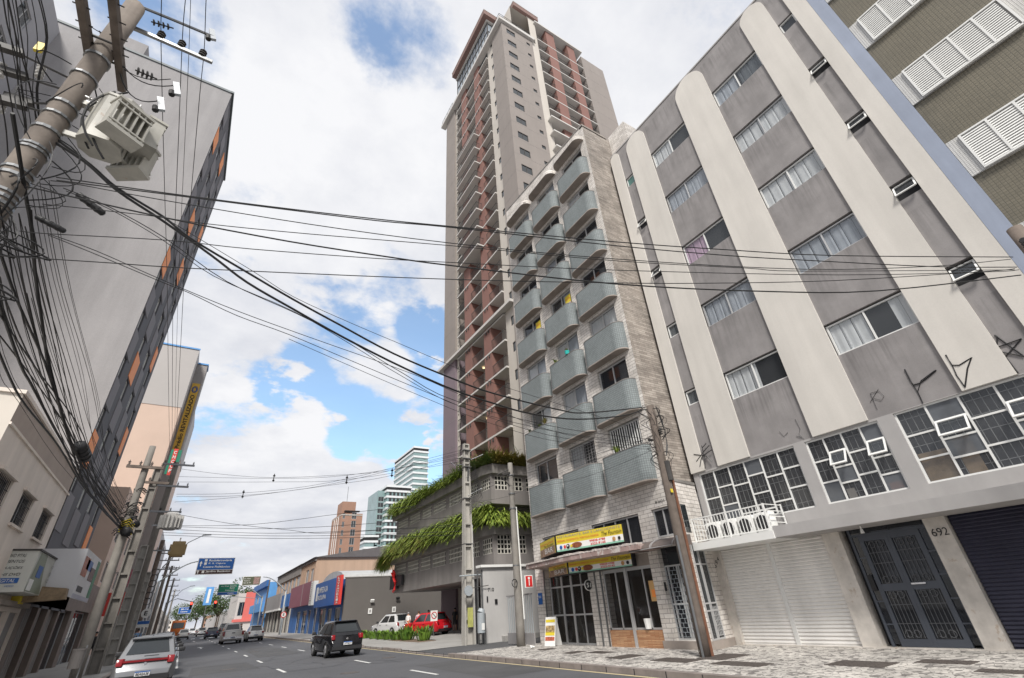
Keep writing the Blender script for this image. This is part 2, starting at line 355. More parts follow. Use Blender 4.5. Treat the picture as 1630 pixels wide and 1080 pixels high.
brickt = mat('brown_brick_tower', (.30, .175, .125), .85, .08, .3)
gtw = mat('white_cladding', (.62, .64, .65), .6, .04)
gtg = mat('teal_glass', (.19, .28, .28), .12, .2, .2, spec=.8)
roofm = mat('metal_roof', (.42, .42, .41), .5, .1, 2, streak=.1)
tile = mat('roof_tile', (.12, .11, .11), .8, .15)
skin = mat('skin', (.50, .30, .21), .6, .05)
plate = mat('number_plate', (.72, .72, .72), .4, .03)
tail = mat('tail_light', (.22, .008, .012), .2, .1)
tyre = mat('tyre', (.02, .02, .02), .85, .1)
rim = mat('alloy_rim', (.42, .42, .43), .35, .05, metal=.7)
carglass = mat('car_glass', (.018, .022, .024), .06, .2, spec=.9)
plastic = mat('black_plastic', (.022, .022, .024), .55, .1)
chrome = mat('chrome', (.6, .6, .62), .2, .05, metal=.9)
def paint(name, c, metal=.0, rough=.28): return mat(name, c, rough, .03, 2, metal=metal, spec=.6)
lamp_red = emit('lit_red_lamp', (1, .05, .03), 3.0)
lamp_warm = emit('warm_ceiling_lamp', (1, .75, .4), 1.0)
def leafmat(name, c, c2):
    m = bpy.data.materials.new(name); m.use_nodes = True; n = m.node_tree.nodes; l = m.node_tree.links; b = n['Principled BSDF']; b.inputs['Roughness'].default_value = .55
    b.inputs['Subsurface Weight'].default_value = 0
    g = n.new('ShaderNodeNewGeometry'); nz = n.new('ShaderNodeTexNoise'); nz.inputs['Scale'].default_value = 2.2; nz.inputs['Detail'].default_value = 5; l.new(g.outputs['Position'], nz.inputs['Vector'])
    a = n.new('ShaderNodeMath'); a.operation = 'ADD'; r = n.new('ShaderNodeMath'); r.operation = 'MULTIPLY'; r.inputs[1].default_value = .55; l.new(g.outputs['Random Per Island'], r.inputs[0]); l.new(nz.outputs['Fac'], a.inputs[0]); l.new(r.outputs[0], a.inputs[1])
    q = n.new('ShaderNodeMapRange'); l.new(a.outputs[0], q.inputs[0]); q.inputs[1].default_value = .35; q.inputs[2].default_value = 1.1
    x = n.new('ShaderNodeMixRGB'); l.new(q.outputs[0], x.inputs[0]); x.inputs[1].default_value = (*c, 1); x.inputs[2].default_value = (*c2, 1); l.new(x.outputs[0], b.inputs['Base Color'])
    b.inputs['Specular IOR Level'].default_value = .3; return m
leafg = leafmat('bright_leaves', (.07, .13, .02), (.30, .37, .06))
leafd = leafmat('dark_leaves', (.04, .075, .018), (.14, .19, .045))
leafy = leafmat('dry_grass_leaves', (.10, .12, .03), (.28, .22, .06))
canna = leafmat('broad_leaves', (.05, .12, .015), (.17, .28, .04))
mezzg2 = glass('pale_reflection_glass', (.14, .15, .165), .75, .05); mezzg3 = glass('tan_reflection_glass', (.22, .19, .15), .8, .08)  # pane tints: varied reflections, and tan curtains, put into the glass colour
treeg = leafmat('tree_leaves', (.02, .045, .012), (.07, .11, .03))
bark = mat('bark', (.09, .065, .05), .9, .2, 6)
# cobblestone pavement (calcada)
def cobble():
    m = bpy.data.materials.new('mosaic_paving'); m.use_nodes = True; n = m.node_tree.nodes; l = m.node_tree.links; b = n['Principled BSDF']; b.inputs['Roughness'].default_value = .8
    g = n.new('ShaderNodeNewGeometry'); v = n.new('ShaderNodeTexVoronoi'); v.inputs['Scale'].default_value = 8.5; l.new(g.outputs['Position'], v.inputs['Vector'])
    e = n.new('ShaderNodeTexVoronoi'); e.feature = 'DISTANCE_TO_EDGE'; e.inputs['Scale'].default_value = 8.5; l.new(g.outputs['Position'], e.inputs['Vector'])
    nz = n.new('ShaderNodeTexNoise'); nz.inputs['Scale'].default_value = 1.1; nz.inputs['Detail'].default_value = 6; l.new(g.outputs['Position'], nz.inputs['Vector'])
    cr = n.new('ShaderNodeValToRGB'); cr.color_ramp.elements[0].color = (.20, .185, .175, 1); cr.color_ramp.elements[0].position = .08; cr.color_ramp.elements[1].color = (.56, .53, .49, 1); cr.color_ramp.elements[1].position = .45
    s = n.new('ShaderNodeSeparateXYZ'); l.new(v.outputs['Color'], s.inputs[0]); l.new(s.outputs[0], cr.inputs[0])
    r = n.new('ShaderNodeMapRange'); l.new(e.outputs['Distance'], r.inputs[0]); r.inputs[1].default_value = .0; r.inputs[2].default_value = .09; r.inputs[3].default_value = .3; r.inputs[4].default_value = 1
    x = n.new('ShaderNodeMixRGB'); x.blend_type = 'MULTIPLY'; x.inputs[0].default_value = 1; l.new(cr.outputs[0], x.inputs[1]); l.new(r.outputs[0], x.inputs[2])
    r2 = n.new('ShaderNodeMapRange'); l.new(nz.outputs['Fac'], r2.inputs[0]); r2.inputs[1].default_value = .35; r2.inputs[2].default_value = .65; r2.inputs[3].default_value = .78; r2.inputs[4].default_value = 1.1
    y = n.new('ShaderNodeMixRGB'); y.blend_type = 'MULTIPLY'; y.inputs[0].default_value = 1; l.new(x.outputs[0], y.inputs[1]); l.new(r2.outputs[0], y.inputs[2]); l.new(y.outputs[0], b.inputs['Base Color'])
    bp = n.new('ShaderNodeBump'); bp.inputs['Strength'].default_value = .5; bp.inputs['Distance'].default_value = .01; l.new(r.outputs[0], bp.inputs['Height']); l.new(bp.outputs[0], b.inputs['Normal']); return m
cob = cobble()
def louvre():
    return None
# ------------------------------------------------------------------ ground, road, pavements
def zr(y): return 0 if y < 20 else .0045*(y-20)
YS = [-30, 0, 10, 20, 40, 60, 90, 130, 200, 320, 600]
def strip(name, x0, x1, dz, m, ys=YS, kind='structure', **k):
    b = MB()
    for a, c in zip(ys, ys[1:]): b.quad((x0, a, zr(a)+dz), (x1, a, zr(a)+dz), (x1, c, zr(c)+dz), (x0, c, zr(c)+dz))
    o = b.build(name, m); tag(o, None, None, kind=kind); return o
g = MB(); g.quad((-900, -60, -.06), (900, -60, -.06), (900, 30, -.06), (-900, 30, -.06))
for a, c in zip([30, 60, 130, 320, 600, 1600], [60, 130, 320, 600, 1600, 1700]): g.quad((-900, a, zr(min(a, 600))-.06), (900, a, zr(min(a, 600))-.06), (900, c, zr(min(c, 600))-.06), (-900, c, zr(min(c, 600))-.06))
tag(g.build('ground', concw), None, None, kind='structure')
strip('road', -2.15, 9.62, 0, asph)
def walk(name, x0, x1, y0, y1, z0, z1, m):
    ys = sorted({y0, y1, *[y for y in YS if y0 < y < y1]}); b = MB()
    for a, c in zip(ys, ys[1:]): b.quad((x0, a, zr(a)+z0), (x1, a, zr(a)+z1), (x1, c, zr(c)+z1), (x0, c, zr(c)+z0))
    o = b.build(name, m); tag(o, None, None, kind='structure'); return o
walk('pavement', 9.62, 15.6, -12, 20.4, .12, .12, cob)
# driveway apron of the garage, asphalt side walk and the parking forecourt
walk('driveway', 9.63, 16.6, 20.4, 24.4, .06, .12, asph2)
walk('forecourt', 9.63, 32, 24.4, 53.9, .08, .13, concw)
walk('pavement', 9.62, 13.5, 53.9, 600, .12, .14, concw)
walk('pavement', -6.2, -2.15, -12, 600, .14, .12, concw)
k = MB()
for a, c, h in [(-12, 20.6, .13), (20.6, 26.5, .045), (26.5, 29, .12), (29, 33, .06), (33, 41, .13), (41, 47, .06), (47, 600, .13)]:
    ys = sorted({a, c, *[y for y in YS if a < y < c]})
    for p, q in zip(ys, ys[1:]): k.quad((9.48, p, zr(p)+h), (9.68, p, zr(p)+h), (9.68, q, zr(q)+h), (9.48, q, zr(q)+h)); k.quad((9.48, p, zr(p)-.02), (9.48, p, zr(p)+h), (9.48, q, zr(q)+h), (9.48, q, zr(q)-.02))
    k.quad((9.48, a, 0), (9.68, a, 0), (9.68, a, zr(a)+h), (9.48, a, zr(a)+h))
tag(k.build('kerb', kerb), None, None, kind='structure')
k = MB()
for p, q in zip(YS, YS[1:]): k.quad((-2.3, p, zr(p)+.135), (-2.12, p, zr(p)+.135), (-2.12, q, zr(q)+.135), (-2.3, q, zr(q)+.135)); k.quad((-2.12, p, zr(p)-.02), (-2.12, p, zr(p)+.135), (-2.12, q, zr(q)+.135), (-2.12, q, zr(q)-.02))
tag(k.build('kerb', kerb), None, None, kind='structure')
# joints of the kerb stones
k = MB()
for i in range(60): y = 1+i*1.0; k.box(9.472, 9.481, y, y+.02, -.01, zr(y)+.128)
tag(k.build('kerb_joints', dark), None, None, kind='structure')
mk = MB(); random.seed(3)
for x, ys, ln in ((3.74, [2.5+6.72*i for i in range(22)], 2.0), (6.82, [2.1+6.72*i for i in range(22)], 2.2)):
    for y in ys:
        for a in range(3): p = y+ln*a/3; q = y+ln*(a+1)/3; mk.quad((x-.06, p, zr(p)+.005), (x+.06, p, zr(p)+.005), (x+.06, q, zr(q)+.005), (x-.06, q, zr(q)+.005))
for a in range(40): p = 2+a*6.0; q = p+6; mk.quad((.24, p, zr(p)+.005), (.34, p, zr(p)+.005), (.34, q, zr(q)+.005), (.24, q, zr(q)+.005)) if p < 14 or p > 30 else None
for i, (x, y) in enumerate([(2.0, 56), (2.0, 84)]):   # lane arrows
    mk.quad((x-.07, y, zr(y)+.005), (x+.07, y, zr(y)+.005), (x+.07, y+3, zr(y)+.02), (x-.07, y+3, zr(y)+.02)); mk.quad((x-.3, y+3, zr(y)+.02), (x+.3, y+3, zr(y)+.02), (x, y+4.6, zr(y)+.03))
for i in range(7): mk.quad((.6+i*1.3, 104, zr(104)+.006), (1.2+i*1.3, 104, zr(104)+.006), (1.2+i*1.3, 108, zr(108)+.006), (.6+i*1.3, 108, zr(108)+.006))
tag(mk.build('lane_markings', linew), None, None, kind='structure')
yl = MB()
for p, q in zip(YS, YS[1:]): yl.quad((9.32, p, zr(p)+.005), (9.43, p, zr(p)+.005), (9.43, q, zr(q)+.005), (9.32, q, zr(q)+.005))
tag(yl.build('yellow_kerb_line', liney), None, None, kind='structure')
# worn lighter strip where tyres run / patches
pt = MB()
for (x0, x1, y0, y1) in [(7.3, 9.3, 13, 19), (4.1, 6.4, 34, 47), (.7, 3.3, 26, 31)]: pt.quad((x0, y0, zr(y0)+.003), (x1, y0, zr(y0)+.003), (x1-.1, y1, zr(y1)+.003), (x0+.2, y1, zr(y1)+.003))
tag(pt.build('road_patches', asph2), None, None, kind='structure')
# grates and covers set into the mosaic pavement
gr = [(12.1, 6.1, .8, 1.1), (12.9, 4.9, .5, .9), (12.0, 3.6, .4, 1.1), (11.3, 12.2, 1.0, .7), (12.2, 9.5, 1.2, .8), (11.2, 10.2, .7, 1.2), (11.6, 15.0, .7, .5), (12.0, 17.2, .6, .5), (11.2, 8.3, .6, 1.3), (11.9, 14.0, .5, .8)]
gl_ = ['rusty square cover in front of the 692 door', 'small dark cover beside the marble pillar of the 692 door', 'long narrow grate near the kerb opposite the navy shutter', 'dark cover in the paving by the stone building step', 'wide grate at the foot of the wooden pole', 'rusty grate between wooden pole and kerb', 'small dark plate in front of the bar door', 'small plate near the folding menu board', 'long dark grate close to the kerb before the white shutter', 'dark plate before the bar window']
for (x, y, w, h), lb in zip(gr, gl_):
    b = MB(); b.box(x-w/2, x+w/2, y-h/2, y+h/2, .1, .13)
    for i in range(int(h/.08)): b.box(x-w/2+.04, x+w/2-.04, y-h/2+.03+i*.08, y-h/2+.06+i*.08, .13, .136)
    tag(b.build('pavement_grate', grate), lb, 'grate', 'covers set into the mosaic pavement')
cp = MB()
for i in range(5): x = 14.4+i*.95; cp.quad((x, 33.2+i*.6, .145), (x+.5, 33.2+i*.6, .145), (x+.9, 34.0+i*.6, .147), (x+.4, 34.0+i*.6, .147))
tag(cp.build('painted_stripes', linew), None, None, kind='structure')
litter = MB()
for i in range(7): a = i*.9; litter.quad((12.0+.1*cos(a), 18.2+.12*sin(a), .14+.05*(i % 3)), (12.14, 18.3+.02*i, .15), (12.1, 18.1, .19), (11.95, 18.15, .15))
tag(litter.build('plastic_bag', signw), 'crumpled white plastic litter on the mosaic pavement beside the round pole', 'litter')

mh = MB()
for (x, y, r) in ((5.3, 19.5, .32), (2.2, 27.5, .32), (8.1, 23.8, .3), (4.6, 41, .32)): mh.prism([(x+r*cos(a*pi/10), y+r*sin(a*pi/10)) for a in range(20)], lambda a, b_: (a, b_, zr(20)-.02), lambda a, b_: (a, b_, zr(max(20, b_))+.007))
tag(mh.build('road_covers', grate), None, None, kind='structure')
ck = MB(); rn = random.Random(12)
for j in range(16):
    x = rn.uniform(.6, 9); y = rn.uniform(13, 45); a = rn.choice([pi/2, pi/2, 0])+rn.uniform(-.3, .3); w_ = rn.uniform(.012, .025)
    for i in range(rn.randint(8, 20)):
        x1 = x+cos(a)*.3; y1 = y+sin(a)*.3; n_ = (-sin(a)*w_, cos(a)*w_)
        if .4 < x1 < 9.2: ck.quad((x-n_[0], y-n_[1], zr(y)+.0045), (x+n_[0], y+n_[1], zr(y)+.0045), (x1+n_[0], y1+n_[1], zr(y1)+.0045), (x1-n_[0], y1-n_[1], zr(y1)+.0045))
        x, y = x1, y1; a += rn.uniform(-.35, .35)
tag(ck.build('tar_cracks', mat('tar', (.03, .03, .032), .6, .2)), None, None, kind='structure')
# ------------------------------------------------------------------ building with rounded cream pilasters
XC = 15.0; TOPS = [8.52, 11.58, 14.65, 17.73, 20.8]
bc = thing('apartment_building', 'grey apartment block with round-topped cream pilasters above a white and a navy roller shutter', 'building', (15, 5.75, 0))
colsW = [(6.53, 8.66), (2.87, 5.0)]; colsN = [(9.9, 10.47), (1.28, 1.85)]
holes = []
for t in TOPS:
    for a, b_ in colsW: holes.append((a, b_, t-1.07, t))
    for a, b_ in colsN: holes.append((a, b_, t-.62, t))
mez = [(7.2, 10.83, 3.54, 5.36), (4.82, 6.85, 3.54, 5.36), (.95, 4.42, 3.56, 5.40)]
w = MB()
facade(w, 'X-', XC, .75, 11.05, 5.42, 23.12, holes, .16)
shellbox(w, XC, 30, .75, 11.05, 5.42, 23.12, 'x0')
w.quad((XC, .75, 23.12), (XC, 11.05, 23.12), (30, 11.05, 23.12), (30, .75, 23.12))
w.build('wall', [greyw, dark], bc)
w = MB(); facade(w, 'X-', XC, .75, 11.05, 2.9, 5.42, mez, .22); shellbox(w, XC, 30, .75, 11.05, 2.9, 5.42, 'x0'); w.build('mezzanine_wall', [greyl, interior], bc)
# pilasters
for a, b_ in [(10.47, 11.07), (8.66, 9.9), (5.0, 6.53), (1.85, 2.87), (.75, 1.28)]:
    p = MB(); wd = b_-a; c = (a+b_)/2; r = wd/2; zt = 23.08; h = r*1.15; poly = [(a, 5.42), (b_, 5.42)]
    for i in range(17): t_ = pi*i/16; poly.append((c+r*cos(t_), zt-h+h*sin(t_)))
    p.prism(poly, lambda u, v: (XC-.07, u, v), lambda u, v: (XC+.05, u, v)); p.build('pilaster', cream, bc)
pc = MB(); pc.box(XC-.03, XC+.3, .75, 11.05, 23.12, 23.2); pc.build('roof_coping', greyl, bc)
pn = MB(); pn.box(14.93, 24, .38, .745, 2.9, 30); pn.build('end_wall', bluew, bc)
# sliding windows
def slider(parent, P, u0, u1, v0, v1, d, split=.5, cur=None, fr=alu, pn_=pane, t=.045, curm=curtain, part='window'):
    f = MB()
    def bar(a, b_, c_, e):
        q0 = P(a, c_, d-.03); q1 = P(b_, e, d+.03); f.box(min(q0[0], q1[0]), max(q0[0], q1[0]), min(q0[1], q1[1]), max(q0[1], q1[1]), c_, e)
    bar(u0, u1, v0, v0+t); bar(u0, u1, v1-t, v1); bar(u0, u0+t, v0+t, v1-t); bar(u1-t, u1, v0+t, v1-t)
    for s_ in (split if isinstance(split, (list, tuple)) else [split]):
        if s_: m_ = u0+(u1-u0)*s_; bar(m_-t/2, m_+t/2, v0+t, v1-t)
    o = f.build(part, fr, parent)
    g_ = MB(); g_.quad(P(u0+t, v0+t, d), P(u1-t, v0+t, d), P(u1-t, v1-t, d), P(u0+t, v1-t, d)); g_.build('pane', pn_, o)
    for (a, b_, mt) in (cur or []):
        c_ = MB(); wavy(c_, P, u0+(u1-u0)*a, u0+(u1-u0)*b_, v0+t, v1-t, d+.035, .03); c_.build('curtain', mt, o)
    return o
PC = lambda u, v, d: (XC+d, u, v)
# u grows away from the camera, i.e. to the left of the picture
CW = {(0, 0): ([(.55, 1, curtain)], .5), (0, 1): ([(.08, .4, curtain), (.45, .9, curtblue), (.0, .08, curtain)], .5), (0, 2): ([(.5, 1, curtpink)], .5), (0, 3): ([(0, 1, curtblue)], .5), (0, 4): ([(.5, 1, curtain)], .5),
      (1, 0): ([(.5, 1, curtain), (.0, .2, curtain)], .5), (1, 1): ([(.0, 1, curtblue)], .5), (1, 2): ([(0, 1, curtain)], .5), (1, 3): ([(0, 1, curtain)], .5), (1, 4): ([(0, .45, frost), (.5, .98, curtblue)], .5)}
CW[(0, 0)] = ([(.45, 1, curtain)], .5); CW[(0, 1)] = ([(0, 1, curtblue)], .5); CW[(0, 3)] = ([(.0, 1, curtblue)], .5)  # some curtains widened to stand in for sky reflected in the panes
for ci, (a, b_) in enumerate(colsW):
    for ri, t in enumerate(TOPS):
        cur, sp = CW[(ci, ri)]; slider(bc, PC, a+.01, b_-.01, t-1.06, t-.05, .10, sp, cur, alu if ri % 2 else white)
for ci, (a, b_) in enumerate(colsN):
    for ri, t in enumerate(TOPS):
        op = (ci == 1 and ri in (0, 1, 2, 3)) or (ci == 0 and ri in (2, 3))
        f = MB(); z0, z1 = t-.61, t-.04
        if op:   # top-hung sash pushed open
            A = Vector((XC+.08, 0, z1-.04)); B = Vector((XC-.17, 0, z0+.10)); dn = (B-A); th = .035
            for (ya, yb, s0, s1) in [(a+.02, b_-.02, 0, .08), (a+.02, b_-.02, .92, 1), (a+.02, a+.06, .08, .92), (b_-.06, b_-.02, .08, .92)]:
                m0 = A+dn*(s0+s1)/2; f.obox((m0.x, (ya+yb)/2, m0.z), dn*(s1-s0)/2, (0, (yb-ya)/2, 0), (dn.cross(Vector((0, 1, 0)))).normalized()*th/2)
            o = f.build('window', white, bc); g_ = MB(); p0 = A+dn*.08; p1 = A+dn*.92
            g_.quad((p0.x, a+.06, p0.z), (p0.x, b_-.06, p0.z), (p1.x, b_-.06, p1.z), (p1.x, a+.06, p1.z)); g_.build('pane', pane, o)
        else: slider(bc, PC, a+.01, b_-.01, z0, z1, .08, 0, [(0, 1, frost)] if ci == 0 else None, white, panegreen if (ci == 0 and ri == 4) else pane)
# mezzanine metal windows with staggered panes
def staggered(parent, y0, y1, z0, z1, n, rows, vents):
    f = MB(); t = .045; cw = (y1-y0)/n; x0, x1 = XC+.05, XC+.10; g_ = MB(); k = MB()
    f.box(x0, x1, y0, y1, z0, z0+t); f.box(x0, x1, y0, y1, z1-t, z1); f.box(x0, x1, y0, y0+t, z0+t, z1-t); f.box(x0, x1, y1-t, y1, z0+t, z1-t)
    for i in range(1, n): f.box(x0, x1, y1-i*cw-t/2, y1-i*cw+t/2, z0+t, z1-t)
    for i in range(n):
        for fr in rows[i % len(rows)]: z = z0+(z1-z0)*fr; f.box(x0+.003, x1-.003, y1-(i+1)*cw+t/2, y1-i*cw-t/2, z-t/2, z+t/2)
    o = f.build('window', white, parent); rq = random.Random(int(y0*10))
    for i in range(n):
        zs = [z0+t]+sorted(z0+(z1-z0)*fr for fr in rows[i % len(rows)])+[z1-t]
        for za, zb in zip(zs, zs[1:]):
            if zb-za < .02: continue
            low_ = za < z0+.7
            g_.quad((XC+.075+rq.uniform(-.004, .004), y1-(i+1)*cw, za), (XC+.075, y1-i*cw, za), (XC+.075+rq.uniform(-.004, .004), y1-i*cw, zb), (XC+.075, y1-(i+1)*cw, zb), m=rq.choice([0, 0, 0, 1, 2] if low_ and y0 < 2 else [0, 0, 0, 0, 1]))
    g_.build('pane', [mezzglass, mezzg2, mezzg3], o)
    for i in range(int((y1-y0)/.16)): y = y0+.1+i*.16; k.box(XC+.15, XC+.16, y, y+.014, z0+t, z1-t)
    for i in range(5): z = z0+.2+i*.36; k.box(XC+.15, XC+.16, y0, y1, z, z+.014)
    k.build('security_grille', white, o)
    for (ci, f0, f1) in vents:
        v = MB(); ya, yb = y1-(ci+1)*cw+.03, y1-ci*cw-.03; A = Vector((XC+.04, 0, z0+(z1-z0)*f1)); B = Vector((XC-.2, 0, z0+(z1-z0)*f0+.04)); dn = B-A
        nn = dn.cross(Vector((0, 1, 0))).normalized()*.02
        for (a, b_, s0, s1) in [(ya, yb, 0, .1), (ya, yb, .9, 1), (ya, ya+.04, .1, .9), (yb-.04, yb, .1, .9)]:
            m0 = A+dn*(s0+s1)/2; v.obox((m0.x, (a+b_)/2, m0.z), dn*(s1-s0)/2, (0, (b_-a)/2, 0), nn)
        o2 = v.build('open_vent', white, o)
        q = MB(); p0 = A+dn*.1; p1 = A+dn*.9; q.quad((p0.x, ya+.04, p0.z), (p0.x, yb-.04, p0.z), (p1.x, yb-.04, p1.z), (p1.x, ya+.04, p1.z)); q.build('vent_pane', pane, o)
RW = [[.5], [.35, .68], [.55, .12], [.7, .36], [.62, .18], [.74, .36]]
staggered(bc, 7.2, 10.83, 3.54, 5.36, 6, [[.5], [.33, .66], [.62, .12], [.72, .40, .12], [.62, .2], [.68, .36]], [])
staggered(bc, 4.82, 6.85, 3.54, 5.36, 4, [[.65, .32], [.74, .50, .26], [.66, .32], [.75, .50, .25]], [(1, .50, .74), (3, .50, .75)])
staggered(bc, .95, 4.42, 3.56, 5.40, 5, [[.65, .32], [.74, .50, .25], [.66, .30], [.74, .50, .25], [.62, .3]], [(1, .50, .74), (3, .50, .74)])
tb = MB(); tb.quad((XC+.14, 3.72, 3.6), (XC+.14, 4.38, 3.6), (XC+.14, 4.38, 4.3), (XC+.14, 3.72, 4.3)); tb.quad((XC+.14, 3.25, 3.6), (XC+.14, 3.6, 3.6), (XC+.14, 3.6, 4.5), (XC+.14, 3.25, 4.5)); tb.build('tan_reflection', mat('tan_reflection_colour', (.62, .45, .28), .8, .25, 4), bc)  # tan sheets added behind the panes in place of a brown reflection
tb = MB(); tb.box(XC+.12, XC+.17, 4.95, 5.25, 3.6, 3.78); tb.build('orange_box', orange, bc); tb = MB(); tb.box(XC+.12, XC+.17, 6.1, 6.3, 3.6, 3.85); tb.build('cream_canister', l1l, bc)
# canopy slab over the pavement
c = MB(); c.box(13.78, XC+.02, .4, 8.0, 2.81, 3.10); c.build('canopy_slab', greyl, bc)
c = MB(); c.box(13.74, XC+.02, 8.0, 10.95, 2.79, 3.00); c.build('balcony_slab', white, bc)
# ground floor
def pillar(a, b_, x=14.93): p = MB(); p.box(x, x+.4, a, b_, 0, 2.9); return p.build('marble_pillar', marble, bc)
pillar(10.78, 11.28); pillar(6.86, 7.33); pillar(4.42, 4.87)
def roller(name, mt, a, b_, x, z0, z1, parent, n=30):
    p = MB(); dz = (z1-z0)/n
    for i in range(n):
        z = z0+i*dz; p.quad((x, a, z), (x, b_, z), (x-.03, b_, z+dz*.35), (x-.03, a, z+dz*.35)); p.quad((x-.03, a, z+dz*.35), (x-.03, b_, z+dz*.35), (x-.006, b_, z+dz*.93), (x-.006, a, z+dz*.93)); p.quad((x-.006, a, z+dz*.93), (x-.006, b_, z+dz*.93), (x+.014, b_, z+dz), (x+.014, a, z+dz))
    o = p.build(name, mt, parent); e = MB(); e.box(x-.045, x+.02, a, b_, z0-.06, z0); e.build('bottom_bar', mt, o); return o
roller('roller_shutter', shutw, 9.10, 10.78, 15.06, .16, 2.9, bc, 30); roller('roller_shutter', shutw, 7.33, 8.98, 15.06, .16, 2.9, bc, 30)
p = MB(); p.box(15.0, 15.1, 8.98, 9.10, .1, 2.9); p.box(14.985, 15.0, 9.01, 9.05, 1.22, 1.28); p.build('shutter_post', white, bc)
roller('roller_shutter', shutd, .8, 4.40, 15.12, .16, 2.9, bc, 34)
b_ = MB(); b_.box(15.3, 16, .75, 11.05, 0, 2.9); b_.build('back_wall', dark, bc)
st = MB(); st.box(14.88, 15.3, .8, 10.78, 0, .145); st.build('threshold', marble, bc)
# steel and glass entrance 692
dr = MB(); Y0, Y1 = 4.87, 6.70; x0, x1 = 15.05, 15.11; zt = 2.86
ys = [4.87, 5.02, 5.13, 5.80, 5.84, 6.46, 6.56, 6.70]
dr.box(x0, x1, 4.87, 4.93, .15, zt); dr.box(x0, x1, 6.64, 6.70, .15, zt); dr.box(x0-.01, x1+.01, 5.08, 5.19, .15, 2.62); dr.box(x0-.01, x1+.01, 6.38, 6.48, .15, 2.62); dr.box(x0-.015, x1+.01, 5.72, 5.80, .15, 2.62); dr.box(x0-.015, x1+.01, 5.802, 5.88, .15, 2.62)
for z in (.15, 1.33, 2.50): dr.box(x0-.008, x1+.005, 5.19, 5.72, z, z+(.16 if z < 2 else .12)); dr.box(x0-.008, x1+.005, 5.88, 6.38, z, z+(.16 if z < 2 else .12))
dr.box(x0, x1, 4.93, 6.64, 2.62, 2.68); dr.box(x0, x1, 4.93, 6.64, 2.82, zt)
for z in (.6, 1.1, 1.6, 2.1): dr.box(x0, x1, 4.93, 5.08, z, z+.03); dr.box(x0, x1, 6.48, 6.64, z, z+.03)
door = dr.build('entrance_door', doorgrey, bc)
g_ = MB(); g_.quad((15.08, 4.93, .2), (15.08, 6.64, .2), (15.08, 6.64, 2.82), (15.08, 4.93, 2.82)); g_.build('door_glass', panedark, door)
sc = MB()
for (a, e) in ((5.19, 5.72), (5.88, 6.38)):
    for i in range(6): y = a+(e-a)*(i+.5)/6; sc.tube([(15.05, y, .33), (15.05, y, 1.33)], .007, 4); sc.tube([(15.05, y, 1.5), (15.05, y, 2.48)], .007, 4)
    for z in (.62, 1.02, 1.95, 2.2): sc.box(15.045, 15.055, a, e, z, z+.012)
    for cy in (a+.16, e-.16):
        for cz in (1.24, 1.58, .42, 2.4): sc.tube([(15.045, cy+.075*cos(t_*.7), cz+.075*sin(t_*.7)) for t_ in range(9)], .008, 4)
sc.build('scrollwork', mat('dark_iron', (.12, .125, .135), .5, .1), door)
h = MB(); h.box(14.98, 15.03, 5.40, 5.70, 1.44, 1.475); h.build('handle', chrome, door)
ic = MB(); ic.box(15.0, 15.05, 6.50, 6.62, 1.35, 1.72); ic.build('intercom', black, bc)
lm = MB(); lm.tube([(14.3, 6.0, 2.81), (14.3, 6.0, 2.74)], .02, 6); lm.tube([(14.3, 6.0, 2.74), (14.3, 6.0, 2.64)], [.03, .05], 8); lm.build('ceiling_light', signw, bc)
text(bc, 'house_number', '692', (14.92, 4.80, 2.40), (0, -1, 0), (0, 0, 1), .33, .17, black)
for i, (ch, y, z, s_) in enumerate([('6', 11.06, 2.28, .13), ('9', 10.98, 2.37, .13), ('4', 10.9, 2.46, .13)]): text(bc, 'house_number', ch, (14.92, y, z), (0, -1, .35), (0, .3, 1), .08, .13, black)
# sprayed marks on the wall
def line(pts, r=.014, x=14.925): gf = MB(); gf.tube([(x, y, z) for y, z in pts], r, 4); return gf.build('graffiti_stroke', black, bc)
line([(3.69, 6.40), (3.70, 6.08), (3.68, 5.94), (3.54, 5.93), (3.30, 6.02), (3.11, 6.11)], .016, 14.985); line([(3.70, 6.0), (3.68, 5.75), (3.70, 5.43)], .012, 14.985); line([(3.14, 6.11), (3.5, 5.98), (3.68, 5.74)], .010, 14.985)
line([(2.77, 6.37), (2.77, 6.08), (2.65, 6.02), (2.50, 6.06), (2.37, 6.10), (2.55, 5.88), (2.78, 5.48)], .017); line([(2.77, 6.08), (2.80, 5.8), (2.78, 5.48)], .014)
line([(1.79, 6.44), (1.58, 5.76)], .014, 14.985); line([(2.16, 6.14), (1.85, 6.0), (1.58, 5.76)], .013, 14.98); line([(2.16, 6.14), (1.44, 6.15)], .013, 14.98); line([(1.44, 6.15), (2.08, 5.73)], .013, 14.98); line([(2.08, 5.73), (1.77, 6.38)], .014, 14.98)
line([(1.85, 5.85), (1.84, 5.6), (1.83, 5.44)], .013, 14.98)
for q in ([(4.77, 5.86), (4.44, 6.14)], [(4.67, 6.10), (4.69, 5.62)], [(4.66, 6.1), (4.45, 6.08), (4.40, 5.9), (4.5, 5.82), (4.66, 5.95)]): line(q, .005, 14.985)
for q in ([(10.42, 5.46), (10.33, 5.78), (10.31, 6.28)], [(10.73, 6.07), (10.35, 5.92), (9.95, 6.02)], [(10.7, 5.80), (10.34, 6.02), (10.0, 6.2)], [(10.62, 5.58), (10.5, 5.8), (10.35, 5.95)], [(10.08, 5.62), (10.2, 5.85), (10.33, 5.9)], [(10.3, 6.2), (10.1, 6.3)]): line(q, .016, 14.925)
for q in ([(6.84, 6.10), (6.81, 5.77), (6.90, 5.62), (6.80, 5.45)], [(7.0, 5.60), (6.86, 5.5)], [(7.45, 5.90), (7.35, 5.71), (7.2, 5.78)]): line(q, .006, 14.985)
